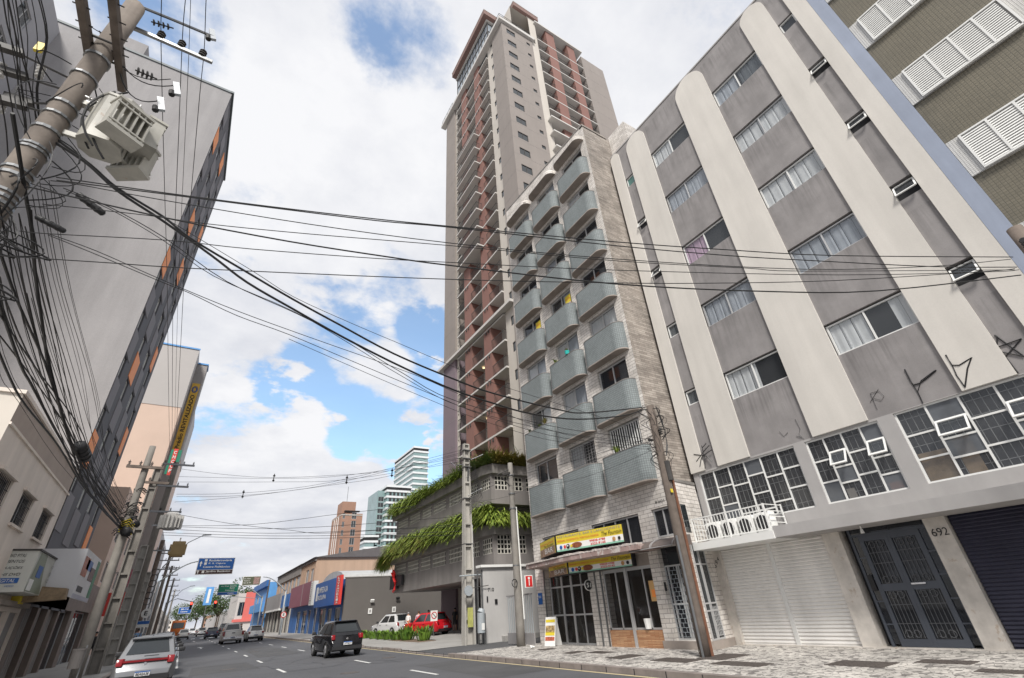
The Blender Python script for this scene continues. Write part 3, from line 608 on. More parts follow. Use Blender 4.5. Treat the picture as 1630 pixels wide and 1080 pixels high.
# balcony railing with air conditioners behind it
rl = thing('balcony_railing', 'white metal railing around the air conditioner ledge over the white shutter', 'railing', (14, 9.5, 3.02))
r = MB(); XR = 13.98
r.box(XR, XR+.03, 8.2, 10.86, 3.74, 3.775); r.box(XR, XR+.03, 8.2, 10.86, 3.06, 3.09)
for i in range(24): y = 8.2+i*2.64/23; r.box(XR+.005, XR+.02, y, y+.018, 3.09, 3.74)
for y in (8.19, 9.5, 10.84): r.box(XR-.008, XR+.038, y-.02, y+.03, 3.0, 3.79)
r.build('front_rail', white, rl)
for yy in (8.2, 10.84):
    r = MB()
    for z in (3.09, 3.26, 3.42, 3.58, 3.76): r.box(XR+.03, 14.97, yy-.008, yy+.008, z, z+.022)
    r.box(14.93, 14.96, yy-.02, yy+.02, 3.1, 3.8); r.build('side_rail', white, rl)
acs = ['leftmost white air conditioner behind the white ledge railing', 'second air conditioner from the left behind the white railing', 'third air conditioner from the left behind the white railing', 'rightmost white air conditioner behind the white ledge railing']
a0 = thing('air_conditioner', acs[0], 'air conditioner', (14.5, 10.35, 3.0), 0, 'air conditioners behind the white railing', True)
b = MB(); b.box(-.15, .15, -.26, .26, .04, .60); b.build('casing', signw, a0, bevel=.015)
b = MB(); b.tube([(-.155, 0.02, .32), (-.165, .02, .32)], .21, 20); b.build('fan_grille', plastic, a0)
b = MB(); b.box(-.13, .13, -.24, -.2, 0, .04); b.box(-.13, .13, .2, .24, 0, .04); b.build('feet', plastic, a0)
for i in range(3): dup(a0, (14.5, 9.75-.6*i, 3.0), 0, acs[i+1])
jn = MB(); jn.box(14.62, 14.88, 8.0, 8.14, 3.1, 3.35); 
# dark olive building with white louvres at the right edge
bd = thing('apartment_building', 'olive mosaic apartment block with white louvred window bands at the right edge', 'building', (15.4, -4, 0))
w = MB(); w.box(15.25, 28, -9, .376, 0, 32); w.build('wall', mosaic and brick('olive_mosaic', (.165, .145, .105), (.145, .128, .092), (.10, .09, .065), .085, .085, .008, 0, rough=.5, dirt=.15), bd)
wt = brick('white_small_tile', (.62, .61, .58), (.58, .57, .54), (.33, .32, .31), .055, .055, .006, 0, rough=.4, dirt=.1)
for k in range(7):
    zt = 8.82+3.10*k; zb = zt-1.32
    w = MB(); w.box(15.19, 15.30, -9, .372, zb, zt); w.build('tiled_band', wt, bd)
    for j in range(2):
        u1 = .09-j*4.9; fr = MB(); lv = MB()
        fr.box(15.13, 15.19, u1-2.24, u1, zb+.02, zb+.07); fr.box(15.13, 15.19, u1-2.24, u1, zt-.07, zt-.02)
        for q in range(5): y = u1-.56*q; fr.box(15.125, 15.19, y-.05, y, zb+.07, zt-.07)
        o = fr.build('louvred_window', white, bd)
        for i in range(15):
            z = zb+.09+i*(1.15/15); lv.quad((15.14, u1-2.2, z), (15.14, u1-.03, z), (15.165, u1-.03, z+.06), (15.165, u1-2.2, z+.06)); lv.quad((15.14, u1-2.2, z), (15.14, u1-.03, z), (15.165, u1-.03, z-.006), (15.165, u1-2.2, z-.006))
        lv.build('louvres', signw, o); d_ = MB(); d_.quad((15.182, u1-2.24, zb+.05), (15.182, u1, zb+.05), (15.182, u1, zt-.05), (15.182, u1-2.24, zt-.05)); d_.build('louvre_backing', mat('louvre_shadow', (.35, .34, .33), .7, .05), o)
# ------------------------------------------------------------------ split-stone building with curved mosaic balconies
XA = 13.45
ba = thing('apartment_building', 'narrow white split-stone block with curved grey-green mosaic balconies above the bar', 'building', (14, 15, 0))
cA = [(11.72, 13.5), (14.38, 16.15), (17.13, 18.93)]; holes = []
for k in range(7):
    for a, b in cA: holes.append((a, b, 5.5+2.7*k if k else 5.5, 7.72+2.7*k))
low = [(12.68, 15.35, 3.25, 4.27), (16.2, 18.85, 3.25, 4.27), (11.1, 12.03, 3.32, 4.27)]; YE = 10.78
gfh = [(15.97, 19.08, .1, 2.95), (12.57, 15.17, .1, 2.95), (10.86, 12.14, .34, 3.1)]
w = MB()
def top(y): return 25.35+(y-11.24)*.09
facade(w, 'X-', XA, 11.24, 19.68, 4.8, 25.2, holes, .3)
w.quad((XA, 11.24, 25.2), (XA, 19.68, 25.2), (XA, 19.68, top(19.68)), (XA, 11.24, top(11.24)))
w.quad((XA, 11.24, top(11.24)), (XA, 19.68, top(19.68)), (XA+.3, 19.68, top(19.68)), (XA+.3, 11.24, top(11.24)))
w.quad((XA+.3, 11.24, 24.9), (XA+.3, 19.68, 24.9), (30, 19.68, 24.9), (30, 11.24, 24.9)); w.quad((XA+.3, 11.24, 24.9), (XA+.3, 19.68, 24.9), (XA+.3, 19.68, 26.1), (XA+.3, 11.24, 25.4))
w.quad((XA, 19.68, 0), (30, 19.68, 0), (30, 19.68, 24.9), (XA, 19.68, 24.9))
w.build('front_wall', [stone, interior], ba)
w = MB(); w.quad((XA, 11.24, 4.8), (30, 11.24, 4.8), (30, 11.24, 25.3), (XA, 11.24, 25.3))
w.box(XA, 15.3, 11.24, 11.5, 25.2, 25.45)
w.build('side_wall', stoneside, ba)
w = MB(); w.box(15.5, 22, 9.95, 11.23, 23.25, 25.5); w.build('roof_block', stone, ba)
w = MB(); facade(w, 'X-', XA, YE, 19.68, 3.0, 4.8, low, .25); w.quad((XA, YE, 0), (14.93, 11.06, 0), (14.93, 11.06, 5.0), (XA, YE, 5.0)); w.quad((XA, YE, 4.8), (XA, 11.24, 4.8), (XA, 11.24, 5.0), (XA, YE, 5.0)); w.quad((XA, YE, 5.0), (14.93, 11.06, 5.0), (14.93, 11.24, 5.0), (XA, 11.24, 5.0))
w.build('lower_wall', [stone, interior], ba)
w = MB(); facade(w, 'X-', XA, YE, 19.68, 0, 3.0, gfh, .45); w.build('ground_floor_wall', [stone, interior], ba)
w = MB(); w.prism([(XA-.03, YE-.03), (14.92, 11.03), (14.92, 11.24), (XA-.03, 11.24)], lambda x, y: (x, y, 5.0), lambda x, y: (x, y, 5.1)); w.build('coping', podd, ba)
w = MB()
for i in range(42): y = 11.25+i*.2; w.box(XA-.02-.01*random.random(), XA+.25, y, y+.19, top(y)-.03, top(y)+.05+.05*random.random())
w.build('roof_coping', podd, ba)
PA = lambda u, v, d: (XA+d, u, v)
balw = {(2, 0): 'g', (1, 0): 'br', (2, 3): 'c', (0, 0): 'br'}
for k in range(7):
    for ci, (a, b) in enumerate(cA):
        col = 2-ci   # picture order from the right
        cur = []
        rnd = random.Random(k*5+ci)
        if (ci, k) == (0, 2): cur = [(.0, 1, curtain)]
        elif (ci, k) in ((0, 1),): cur = []
        elif (ci, k) in ((1, 1), (1, 2), (2, 2)): cur = [(0, .5, curtblue), (.55, 1, curtain)]
        elif rnd.random() < .45: cur = [(0, .45, rnd.choice([curtain, curtblue])) if rnd.random() < .5 else (.5, 1, rnd.choice([curtain, curtblue]))]
        o = slider(ba, PA, a+.02, b-.02, 5.5+2.7*k, 7.68+2.7*k, .12, .5, cur, alu, panedark if not cur else pane, .055)
        lt = MB(); q = 5.5+2.7*k; lt.box(XA+.04, XA+.16, a-.01, a+.02, q, 7.7+2.7*k); lt.build('jamb', rust, o)
gb = MB()
for i in range(13): y = 11.80+i*.13; gb.box(XA+.05, XA+.075, y, y+.035, 6.4, 7.6)
gb.build('window_bars', signw, ba)
gb = MB()
for i in range(8): gb.box(XA+.05, XA+.065, 14.42, 16.1, 6.6+i*.13, 6.615+i*.13)
for i in range(9): gb.box(XA+.05, XA+.065, 14.5+i*.19, 14.515+i*.19, 6.5, 7.6)
gb.build('window_bars', greyp, ba)
# one balcony shape, shared by all copies
def outline(h, D, r, off=0, n=7):
    h -= off; D -= off; r = max(r-off, .05); pts = [(0, h)]
    for i in range(n+1): t = pi/2*i/n; pts.append((-(D-r)-r*sin(t), h-r+r*cos(t)))
    for i in range(n+1): t = pi/2*i/n; pts.append((-(D-r)-r*cos(t), -h+r-r*sin(t)))
    pts.append((0, -h)); return pts
def shell(z0, z1, h=1.21, D=.43, r=.39, th=.06, slab=True, uvm=True):
    b = MB(); o = outline(h, D, r); i_ = outline(h, D, r, th); s = 0
    for k in range(len(o)-1):
        L = math.hypot(o[k+1][0]-o[k][0], o[k+1][1]-o[k][1])
        b.quad((*o[k], z0), (*o[k+1], z0), (*o[k+1], z1), (*o[k], z1), m=0, uv=[(s, z0), (s+L, z0), (s+L, z1), (s, z1)]); s += L
        b.quad((*i_[k], z0+.1), (*i_[k+1], z0+.1), (*i_[k+1], z1), (*i_[k], z1), m=1); b.quad((*o[k], z1), (*o[k+1], z1), (*i_[k+1], z1), (*i_[k], z1), m=1)
    i0 = len(b.v); b.v += [(*p, z0) for p in o]; b.f.append(tuple(range(i0, i0+len(o)))); b.m.append(1)
    i0 = len(b.v); b.v += [(*p, z0+.1) for p in i_]; b.f.append(tuple(range(i0, i0+len(i_)))); b.m.append(1)
    return b
cy = [12.62, 15.33, 18.06]; bx, by = 14, 15
lipb = MB(); 
for z in (-.012,):
    o = outline(1.225, .445, .40)
    for k in range(len(o)-1): lipb.quad((*o[k], -.02), (*o[k+1], -.02), (*o[k+1], .03), (*o[k], .03))
    i0 = len(lipb.v); lipb.v += [(*p, -.02) for p in o]; lipb.f.append(tuple(range(i0, i0+len(o)))); lipb.m.append(0)
b0 = None
for k in range(7):
    for c in cy:
        if b0 is None:
            b0 = shell(0, 1.30).build('balcony', [mosaic, slabconc], ba, loc=(XA-bx, c-by, 5.2)); l0 = lipb.build('slab_edge', slabconc, b0, loc=(0, 0, 0))
            cp_ = MB(); oo = outline(1.22, .44, .40); ii = outline(1.22, .44, .40, .085)
            for q in range(len(oo)-1): cp_.quad((*oo[q], 1.30), (*oo[q+1], 1.30), (*oo[q+1], 1.33), (*oo[q], 1.33)); cp_.quad((*oo[q], 1.33), (*oo[q+1], 1.33), (*ii[q+1], 1.33), (*ii[q], 1.33))
            cp_.build('rail_cap', podd, b0, loc=(0, 0, 0))
        else: copyto(b0, ba, (0, c-cy[0], 2.7*k))
h0 = None
for c in cy:
    if h0 is None:
        hb = shell(0, .30, 1.25, .52, .46); h0 = hb.build('hood', [stone, slabconc], ba, loc=(XA-bx, c-by, 24.15))
    else: copyto(h0, ba, (0, c-cy[0], 0))
for (a, b, z0, z1), sp in zip(low, ([.25, .5, .75], [.5], [.5])): slider(ba, PA, a+.02, b-.02, z0+.02, z1-.02, .1, sp, None, alu, panedark, .05)
# things standing on the balconies
def pot_plant(x, y, z, label, leaf, n=26, h=.35, potm=None, r=.09):
    t = thing('potted_plant', label, 'plant', (x, y, z), 0, 'plants on the balconies', True)
    p = MB(); p.tube([(0, 0, 0), (0, 0, .18)], [r*.8, r], 10); p.build('pot', potm or rust, t)
    f = MB(); rn = random.Random(int(x*100+y*10+z))
    for i in range(n):
        a = rn.uniform(0, 2*pi); l = h*rn.uniform(.6, 1.2); t_ = rn.uniform(.2, .9); w_ = .02
        p0 = Vector((0, 0, .17)); p1 = p0+Vector((cos(a)*l*t_*.5, sin(a)*l*t_*.5, l*.6)); p2 = p0+Vector((cos(a)*l*t_, sin(a)*l*t_, l*(.9-t_*.5))); s_ = Vector((-sin(a), cos(a), 0))*w_
        f.quad(p0-s_, p0+s_, p1+s_, p1-s_); f.quad(p1-s_, p1+s_, p2)
    f.build('leaves', leaf, t); return t
teal = mat('teal_plastic', (.02, .42, .38), .4, .05)
pot_plant(13.06, 14.85, 5.2+5.4+1.33, 'plant in a turquoise pot on the middle balcony wall', leafy, 20, .22, teal, .13)
pot_plant(13.2, 15.9, 5.2+5.4+1.0, 'green plant behind the parapet left of the turquoise pot', leafg, 30, .5)
pot_plant(13.15, 17.35, 5.2+2.7+1.15, 'spiky plant at the right end of a left-column balcony', leafy, 24, .5)
pot_plant(13.2, 17.8, 5.2+2.7+1.1, 'dark bushy plant on a left-column balcony', leafd, 50, .34)
pot_plant(13.2, 18.75, 5.2+2.7+1.15, 'cactus-like plant at the far end of a left-column balcony', leafd, 14, .35)
pot_plant(13.15, 12.85, 5.2+1.15, 'broad spiky plant on the lowest right balcony in front of white bars', leafg, 46, .38)
for y, z, lb in ((14.75, 5.2+2.7*3+1.5, 'yellow notice in the window above the middle column'), (17.5, 5.2+2.7*3+1.45, 'yellow notice in a window of the left balcony column')):
    t = thing('window_notice', lb, 'notice', (XA+.08, y, z), 0, 'yellow notices in the balcony windows', True)
    b = MB(); b.box(0, .01, -.22, .22, 0, .72); b.build('sheet', yellow, t); b = MB(); b.box(-.004, 0, -.2, .2, .03, .25); b.build('pink_band', curtpink, t); text(t, 'lettering', 'ALUGA', (-.006, .18, .45), (0, -1, 0), (0, 0, 1), .36, .12, redsig)
# marquee over the bar
mq = MB(); o = [(12.38, 11.95), (12.05, 14.6), (12.05, 15.9), (12.45, 18.9), (XA, 19.2), (XA, 11.95)]
mq.prism(o, lambda x, y: (x, y, 2.98), lambda x, y: (x, y, 3.14)); mq.build('marquee', rust, ba)
mq = MB(); random.seed(11)
for i in range(34):
    y = 12+i*.2; x = 12.38-(y-11.95)*.125 if y < 14.6 else (12.05 if y < 15.9 else 12.05+(y-15.9)*.133)
    mq.box(x-.02, x+.3, y, y+.19, 3.14, 3.17+.05*random.random())
mq.build('marquee_flashing', mat('peeling_paint', (.50, .45, .42), .8, .3, 8), ba)
aw = MB(); n = 10
for i in range(n):
    t0, t1 = i/n, (i+1)/n
    f = lambda t: (XA-.95*sin(t*pi/2), 2.95+.30*cos(t*pi/2)+.0)
    (x0_, z0_), (x1_, z1_) = f(t0), f(t1); aw.quad((x0_, 10.6, z0_), (x0_, 12.5, z0_), (x1_, 12.5, z1_), (x1_, 10.6, z1_))
for y in (10.6, 12.5):
    i0 = len(aw.v); aw.v += [(XA-.95*sin(i/n*pi/2), y, 2.95+.30*cos(i/n*pi/2)) for i in range(n+1)]+[(XA, y, 2.95)]; aw.f.append(tuple(range(i0, i0+n+2))); aw.m.append(0)
a_ = aw.build('awning', awn, ba); rb = MB()
for y in (10.6, 11.5, 11.56, 12.5): rb.tube([(XA-.96*sin(i/n*pi/2), y, 2.955+.305*cos(i/n*pi/2)) for i in range(n+1)], .014, 4)
rb.tube([(XA-.96, 10.6, 2.95), (XA-.96, 12.5, 2.95)], .016, 4); rb.build('awning_frame', greyp, a_)
# entrance, windows and piers at street level
d = MB(); xd = XA+.25
for y in (15.99, 16.75, 17.38, 17.44, 18.05, 18.10, 18.9): d.box(xd, xd+.05, y, y+.055, .12, 2.62 if y < 18.2 and y > 16 else 2.93)
for z in (.12, 1.12, 2.17, 2.6): d.box(xd+.005, xd+.045, 16.0, 19.0, z, z+.06)
dd = d.build('bar_door', alu, ba); q = MB(); q.quad((xd+.025, 16.0, .15), (xd+.025, 19.0, .15), (xd+.025, 19.0, 2.93), (xd+.025, 16.0, 2.93)); q.build('door_glass', glass('shop_glass', (.03, .02, .015), .3), dd)
q = MB(); q.box(xd+.35, xd+.37, 16.0, 19.0, .12, 2.9); q.build('room_back', mat('warm_room', (.30, .14, .06), .8, .7, .9), dd)
d = MB(); xd = XA+.08
for y in (12.58, 13.05, 14.45, 15.1): d.box(xd, xd+.05, y, y+.05, .63, 2.5)
d.box(xd-.1, xd-.02, 13.80, 13.92, .1, 2.9); d.box(xd, xd+.05, 12.58, 15.15, .63, .69); d.box(xd-.02, xd+.06, 12.58, 15.15, 2.46, 2.56)
ww = d.build('bar_window', alu, ba); q = MB(); q.quad((xd+.025, 12.58, .66), (xd+.025, 15.12, .66), (xd+.025, 15.12, 2.5), (xd+.025, 12.58, 2.5)); q.build('pane', MATS['shop_glass'], ww)
for a, b in ((12.60, 13.78), (13.94, 15.12)): q = MB(); q.box(XA+.0, XA+.12, a, b, .1, .62); q.build('tiled_plinth', woodtile, ba)
q = MB(); q.box(XA+.05, XA+.2, 12.57, 15.17, 2.56, 2.96); q.box(XA+.02, XA+.3, 16.0, 19.05, 2.62, 2.94); q.build('lintel', slabconc, ba)
for y in (15.55, 15.2, 19.0): q = MB(); q.box(XA-.04, XA+.0, y-.03, y+.03, .1, 2.9); q.build('steel_post', steel, ba)
q = MB(); q.box(XA-.05, XA+.5, 10.74, 12.62, 0, .335); q.prism([(XA, YE-.06), (14.88, 10.98), (14.88, 11.1), (XA, 10.9)], lambda x, y: (x, y, 0), lambda x, y: (x, y, .33)); q.build('step', slabconc, ba)
d = MB(); xd = XA+.18
for y in (10.87, 11.02, 11.5, 11.58, 11.95, 12.08): d.box(xd, xd+.05, y, y+.05, .34, 2.45)
for z in (.34, 1.30, 2.42, 3.05): d.box(xd+.004, xd+.046, 10.87, 12.13, z, z+.05)
d.box(xd, xd+.05, 11.3, 11.34, 2.47, 3.05)
de = d.build('apartment_door', alu, ba); q = MB(); q.quad((xd+.025, 10.87, .36), (xd+.025, 12.13, .36), (xd+.025, 12.13, 3.08), (xd+.025, 10.87, 3.08)); q.build('pane', panedark, de)
q = MB()
for i in range(16): q.box(xd-.012, xd-.004, 10.90, 12.1, .42+i*.125, .432+i*.125)
for i in range(16):
    for j in range(7): y = 10.90+j*.18+(.09 if i % 2 else 0); q.box(xd-.012, xd-.004, y, y+.012, .42+i*.125, .545+i*.125)
q.build('door_grille', steelp, de)
q = MB(); q.box(XA-.03, XA+.02, 12.05, 12.1, 1.72, 1.98); q.build('intercom', black, ba)
uu = Vector((1.48, .28, 0)).normalized(); vv = Vector((0, 0, 1)); nn_ = uu.cross(vv)
def dpan(a, b_, c, d_, k): p = Vector((XA, YE, 0))+nn_*k; q = MB(); q.quad(p+uu*a+vv*c, p+uu*b_+vv*c, p+uu*b_+vv*d_, p+uu*a+vv*d_); return q
dpan(.10, .45, 3.35, 4.25, .006).build('side_window', carglass, ba); dpan(.12, .92, .36, 3.05, .006).build('side_door', carglass, ba)
q = MB(); P_ = lambda a, z: Vector((XA, YE, z))+nn_*.02+uu*a
for a in (.12, .42, .5, .88): q.obox(P_(a+.02, 1.7), uu*.022, nn_*.012, (0, 0, 1.35))
for z in (.36, 1.1, 1.3, 2.4, 3.03): q.obox(P_(.52, z), uu*.40, nn_*.011, (0, 0, .022))
for i in range(6):
    for j in range(4): q.obox(P_(.58+j*.09+(.04 if i % 2 else 0), .5+i*.13), uu*.006, nn_*.01, (0, 0, .06))
    q.obox(P_(.7, .44+i*.13), uu*.19, nn_*.01, (0, 0, .006))
q.build('side_door_frame', alu, ba)
text(ba, 'house_number', '70', Vector((XA, YE, 2.3))+nn_*.012+uu*1.0, uu, (0, 0, 1), .14, .13, slabconc)
text(ba, 'tile_marks', '8.601', (XA-.012, 11.75, 4.42), (0, -1, 0), (0, 0, 1), .42, .10, dark)
# wedge shaped light-box signs
def wedge(label, y0, y1, yc, xc, xe, z0, z1, lit):
    t = thing('bar_sign', label, 'sign', (xe, yc, z0), 0, None)
    b = MB(); b.prism([(xe, y0), (xc, yc), (xe, y1), (xe+.15, y1), (xe+.15, y0)], lambda x, y: (x, y, z0), lambda x, y: (x, y, z1)); b.build('box', black, t)
    for (A, B, nm) in (((xc, yc), (xe, y0), 'main'), ((xe, y1), (xc, yc), 'side')):
        u = Vector((B[0]-A[0], B[1]-A[1], 0)); L = u.length; u.normalize(); v = Vector((0, 0, 1)); nn = u.cross(v)*.006; H = z1-z0
        def rect(a0, a1, c0, c1, k, name, mt):
            q = MB(); p = Vector((A[0], A[1], z0))+nn*k; q.quad(p+u*L*a0+v*H*c0, p+u*L*a1+v*H*c0, p+u*L*a1+v*H*c1, p+u*L*a0+v*H*c1); return q.build(name, mt, t)
        P = lambda a, c, k=3: Vector((A[0], A[1], z0))+nn*k+u*L*a+v*H*c
        rect(.02, .98, .03, .97, 1, 'panel', yellow)
        if nm == 'main':
            rect(.02, .98, .03, .44, 2, 'white_field', signw); rect(.02, .98, .03, .12, 2.4, 'green_edge', mat('mint', (.25, .5, .38), .5, .05))
            text(t, 'lettering', 'RESTAURANTE, BAR E LANCHONETE', P(.04, .78), u, v, L*.92, H*.15, greyp)
            text(t, 'lettering', 'BEBIDAS, COZIMENTO, PORTOLA ASSADA', P(.04, .56), u, v, L*.62, H*.12, redsig)
            text(t, 'lettering', 'The Fountain', P(.70, .52), u, v, L*.27, H*.22, black, italic=.4)
            text(t, 'phone_number', '99828-4788', P(.52, .30), u, v, L*.22, H*.12, redsig, bold=True); text(t, 'phone_number', '3323-9145', P(.53, .12), u, v, L*.21, H*.13, redsig, bold=True)
            fd = MB(); c = P(.33, .27, 4)
            fd.prism([(cos(a*pi/8)*.26, sin(a*pi/8)*.10) for a in range(16)], lambda a, b_: c+u*a+v*b_, lambda a, b_: c+u*a+v*b_+nn); fd.build('food_picture', mat('grilled_meat', (.22, .07, .03), .6, .5, 14), t)
            for aa, rr, mt in ((.09, .07, signblue), (.15, .06, redsig), (.2, .085, black), (.25, .055, yellow), (.86, .07, mat('bread', (.45, .25, .1), .6, .3, 10)), (.93, .06, black)):
                fd = MB(); c2 = P(aa, .26, 5+aa); fd.prism([(cos(a*pi/7)*rr, sin(a*pi/7)*rr) for a in range(14)], lambda a, b_: c2+u*a+v*b_, lambda a, b_: c2+u*a+v*b_+nn); fd.build('picture', mt, t)
            c3 = P(.2, .29, 8); fd = MB(); fd.prism([(cos(a*pi/6)*.03, sin(a*pi/6)*.03) for a in range(12)], lambda a, b_: c3+u*a+v*b_, lambda a, b_: c3+u*a+v*b_+nn); fd.build('picture', signw, t)
        else:
            rect(.04, .96, .03, .5, 2, 'picture_field', mat('sign_photo', (.30, .20, .14), .6, .5, 6)); text(t, 'lettering', 'Restaurante e Lanchonete', P(.1, .7), u, v, L*.8, H*.12, redsig); text(t, 'lettering', 'The Fountain', P(.3, .52), u, v, L*.6, H*.16, black, italic=.4); text(t, 'lettering', 'BAR', P(.35, .15), u, v, L*.5, H*.3, signw)
    return t
wedge('upper yellow bar sign standing on top of the rusty marquee', 13.28, 18.76, 16.5, 12.4, 13.2, 3.38, 4.02, 0)
wedge('lower yellow bar sign hanging beneath the rusty marquee', 13.09, 18.26, 16.12, 12.6, 13.2, 2.57, 3.07, 0)
# round 51 sign, menu board, red key-service sign
t = thing('round_sign', 'small round black sign reading 51 beside the bar door', 'sign', (13.3, 15.86, 2.14), 0, None, True)
b = MB(); b.tube([(0, 0, 0), (0, -.05, 0)], .17, 20); b.build('disc', black, t); b = MB(); b.tube([(0, -.01, 0), (0, -.045, 0)], .19, 20); b.build('rim', signw, t); b = MB(); b.box(.0, .15, -.03, 0, -.05, .05); b.build('bracket', black, t)
text(t, 'lettering', '51', (-.11, -.056, -.08), (1, 0, 0), (0, 0, 1), .22, .16, signw, bold=True)
t = thing('menu_board', 'folding menu board with food pictures standing by the bar door', 'sign board', (13.05, 18.2, .13), R(-75), None, True)
for s_ in (-1, 1): b = MB(); b.obox((0, s_*.12, .5), (.27, 0, 0), (0, .012, 0), (0, -s_*.11, .5)); b.build('board', signw, t)
for i, (z, h, mt) in enumerate(((.86, .1, yellow), (.58, .24, mat('menu_photo', (.35, .25, .12), .5, .9, 12)), (.42, .12, yellow), (.25, .13, mat('menu_photo_red', (.45, .12, .07), .5, .8, 12)))):
    b = MB(); b.obox((0, -.017-.12+.11*(z-.5)*2, z), (.24, 0, 0), (0, .004, 0), (0, h*.11, h*.5)); b.build('picture', mt, t)
t = thing('red_hanging_sign', 'small red key sign with white rim above the barred gate', 'sign', (13.25, 19.75, 2.3), 0, None, True)
b = MB(); b.box(-.36, .06, -.03, .03, 0, .5); b.build('panel', signw, t); b = MB(); b.box(-.33, .03, -.036, -.031, .03, .47); b.build('face', red, t); b = MB(); b.box(-.17, -.13, -.042, -.037, .08, .32); b.build('key_mark', signw, t)
b = MB(); b.prism([(-.15+.06*cos(a*pi/5), .38+.05*sin(a*pi/5)) for a in range(10)], lambda x, z: (x, -.037, z), lambda x, z: (x, -.042, z)); b.build('key_mark', signw, t)
t = thing('blue_street_plate', 'small blue street name plate on the stone pier', 'sign', (13.43, 19.4, 1.6), 0, None, True); b = MB(); b.box(-.01, 0, -.15, .15, 0, .45); b.build('plate', signblue, t); text(t, 'lettering', 'RUA', (-.014, .1, .25), (0, -1, 0), (0, 0, 1), .2, .1, signw)
t = thing('paper_notice', 'orange paper notice behind the right bar window', 'notice', (13.5, 12.72, 1.45), 0, None, True); b = MB(); b.box(0, .01, -.13, .13, 0, .62); b.build('sheet', mat('orange_paper', (.62, .38, .16), .8, .1), t); b = MB(); b.box(-.005, -.001, -.1, .06, .12, .35); b.build('print', orange, t)
t = thing('potted_plant', 'houseplant in a white pot inside the bar window', 'plant', (13.46, 13.2, .66), 0, None, True); b = MB(); b.tube([(0.02, 0, 0), (.02, 0, .3)], [.1, .13], 10); b.build('pot', signw, t)
# ------------------------------------------------------------------ tall tower with planted garage podium
tw = thing('residential_tower', 'tall taupe and red residential tower on a planted garage podium numbered 710', 'building', (20, 27, 0))
XT = 20.0; YT = 26.73; FL = [14.84+2.815*k for k in range(21)]      # slab tops along the street side
def tower_window(ax, base, u0, u1, v0, v1, d, parent=tw):
    P = (lambda u, v, d: (base+d, u, v)) if ax == 'X-' else (lambda u, v, d: (u, base+d, v))
    f = MB()
    def bar(a, b_, c_, e):
        q0 = P(a, c_, d-.04); q1 = P(b_, e, d+.03); f.box(min(q0[0], q1[0]), max(q0[0], q1[0]), min(q0[1], q1[1]), max(q0[1], q1[1]), c_, e)
    t = .06; bar(u0, u1, v0, v0+t); bar(u0, u1, v1-t, v1); bar(u0, u0+t, v0+t, v1-t); bar(u1-t, u1, v0+t, v1-t)
    if u1-u0 > 1: bar((u0+u1)/2-t/2, (u0+u1)/2+t/2, v0+t, v1-t)
    o = f.build('window', darksteel, parent); g_ = MB(); g_.quad(P(u0+t, v0+t, d), P(u1-t, v0+t, d), P(u1-t, v1-t, d), P(u0+t, v1-t, d)); g_.build('pane', carglass, o); return o
# masses
w = MB(); nh = [(20.78, 22.22, t-1.15, t) for t in [72.0-2.86*k for k in range(18)]]+[(24.15, 24.75, t-.62, t) for t in [71.7-2.86*k for k in range(18)]]
facade(w, 'Y-', YT, 20, 25.25, 0, 73.0, nh, .15); shellbox(w, 20, 25.25, YT, 29.45, 0, 73.0, 'y0 y1'); w.build('near_block', [towg, dark], tw)
w0 = None
for k in range(18):
    t = 72.0-2.86*k
    if w0 is None: w0 = tower_window('Y-', YT, 20.78, 22.22, t-1.15, t, .08); s0 = tower_window('Y-', YT, 24.15, 24.75, 71.7-.62, 71.7, .08)
    else: copyto(w0, tw, (0, 0, -2.86*k)); copyto(s0, tw, (0, 0, -2.86*k))
gr_ = MB()
for k in range(24): z = 70.6-2.86*k; gr_.box(19.99, 25.26, YT-.006, YT+.01, z, z+.03); gr_.box(19.994, 20.0, YT, 29.45, z, z+.03); gr_.box(19.994, 20.0, 41.9, 45.0, z, z+.03)
gr_.build('panel_joints', podg, tw)
w = MB(); sh = [(29.72, 30.30, z+3.85-.0, z+4.85) for z in FL]; sh = [(29.72, 30.30, z+.95, z+1.95) for z in FL]
facade(w, 'X-', 20.25, 29.45, 31.2, 0, 73.0, sh, .15); facade(w, 'X-', 20.25, 41.35, 41.9, 0, 73.0, [(41.5, 41.75, z+.95, z+1.95) for z in FL], .15); w.quad((20.25, 31.2, 0), (22, 31.2, 0), (22, 31.2, 73), (20.25, 31.2, 73)); w.build('cream_strip', [towc, dark], tw)
for k, z in enumerate(FL):
    if k == 0: c0 = tower_window('X-', 20.25, 29.72, 30.30, z+.95, z+1.95, .08)
    else: copyto(c0, tw, (0, 0, 2.815*k))
w = MB(); shellbox(w, 20, 24, 41.9, 45.0, 26.4, 73.4, ''); w.build('far_block', towg, tw)
w = MB(); shellbox(w, 20, 24, 41.9, 45.0, 0, 26.4, 'z1'); w.build('far_block_base', towp, tw)
w = MB(); dh = [(a, b_, z+.02, z+2.15) for z in FL[:20] for a, b_ in ((31.9, 32.95), (36.2, 37.4), (40.2, 41.0))]
facade(w, 'X-', 21.35, 31.2, 41.35, 10, 73, dh, .2); w.build('recessed_wall', [towc, dark], tw)
w = MB(); w.box(20.03, 22.5, 33.72, 35.2, 10, 73); w.build('red_pier', towr, tw); w = MB(); w.box(20.03, 22.5, 37.8, 39.45, 10, 73); w.build('red_pier', towr, tw)
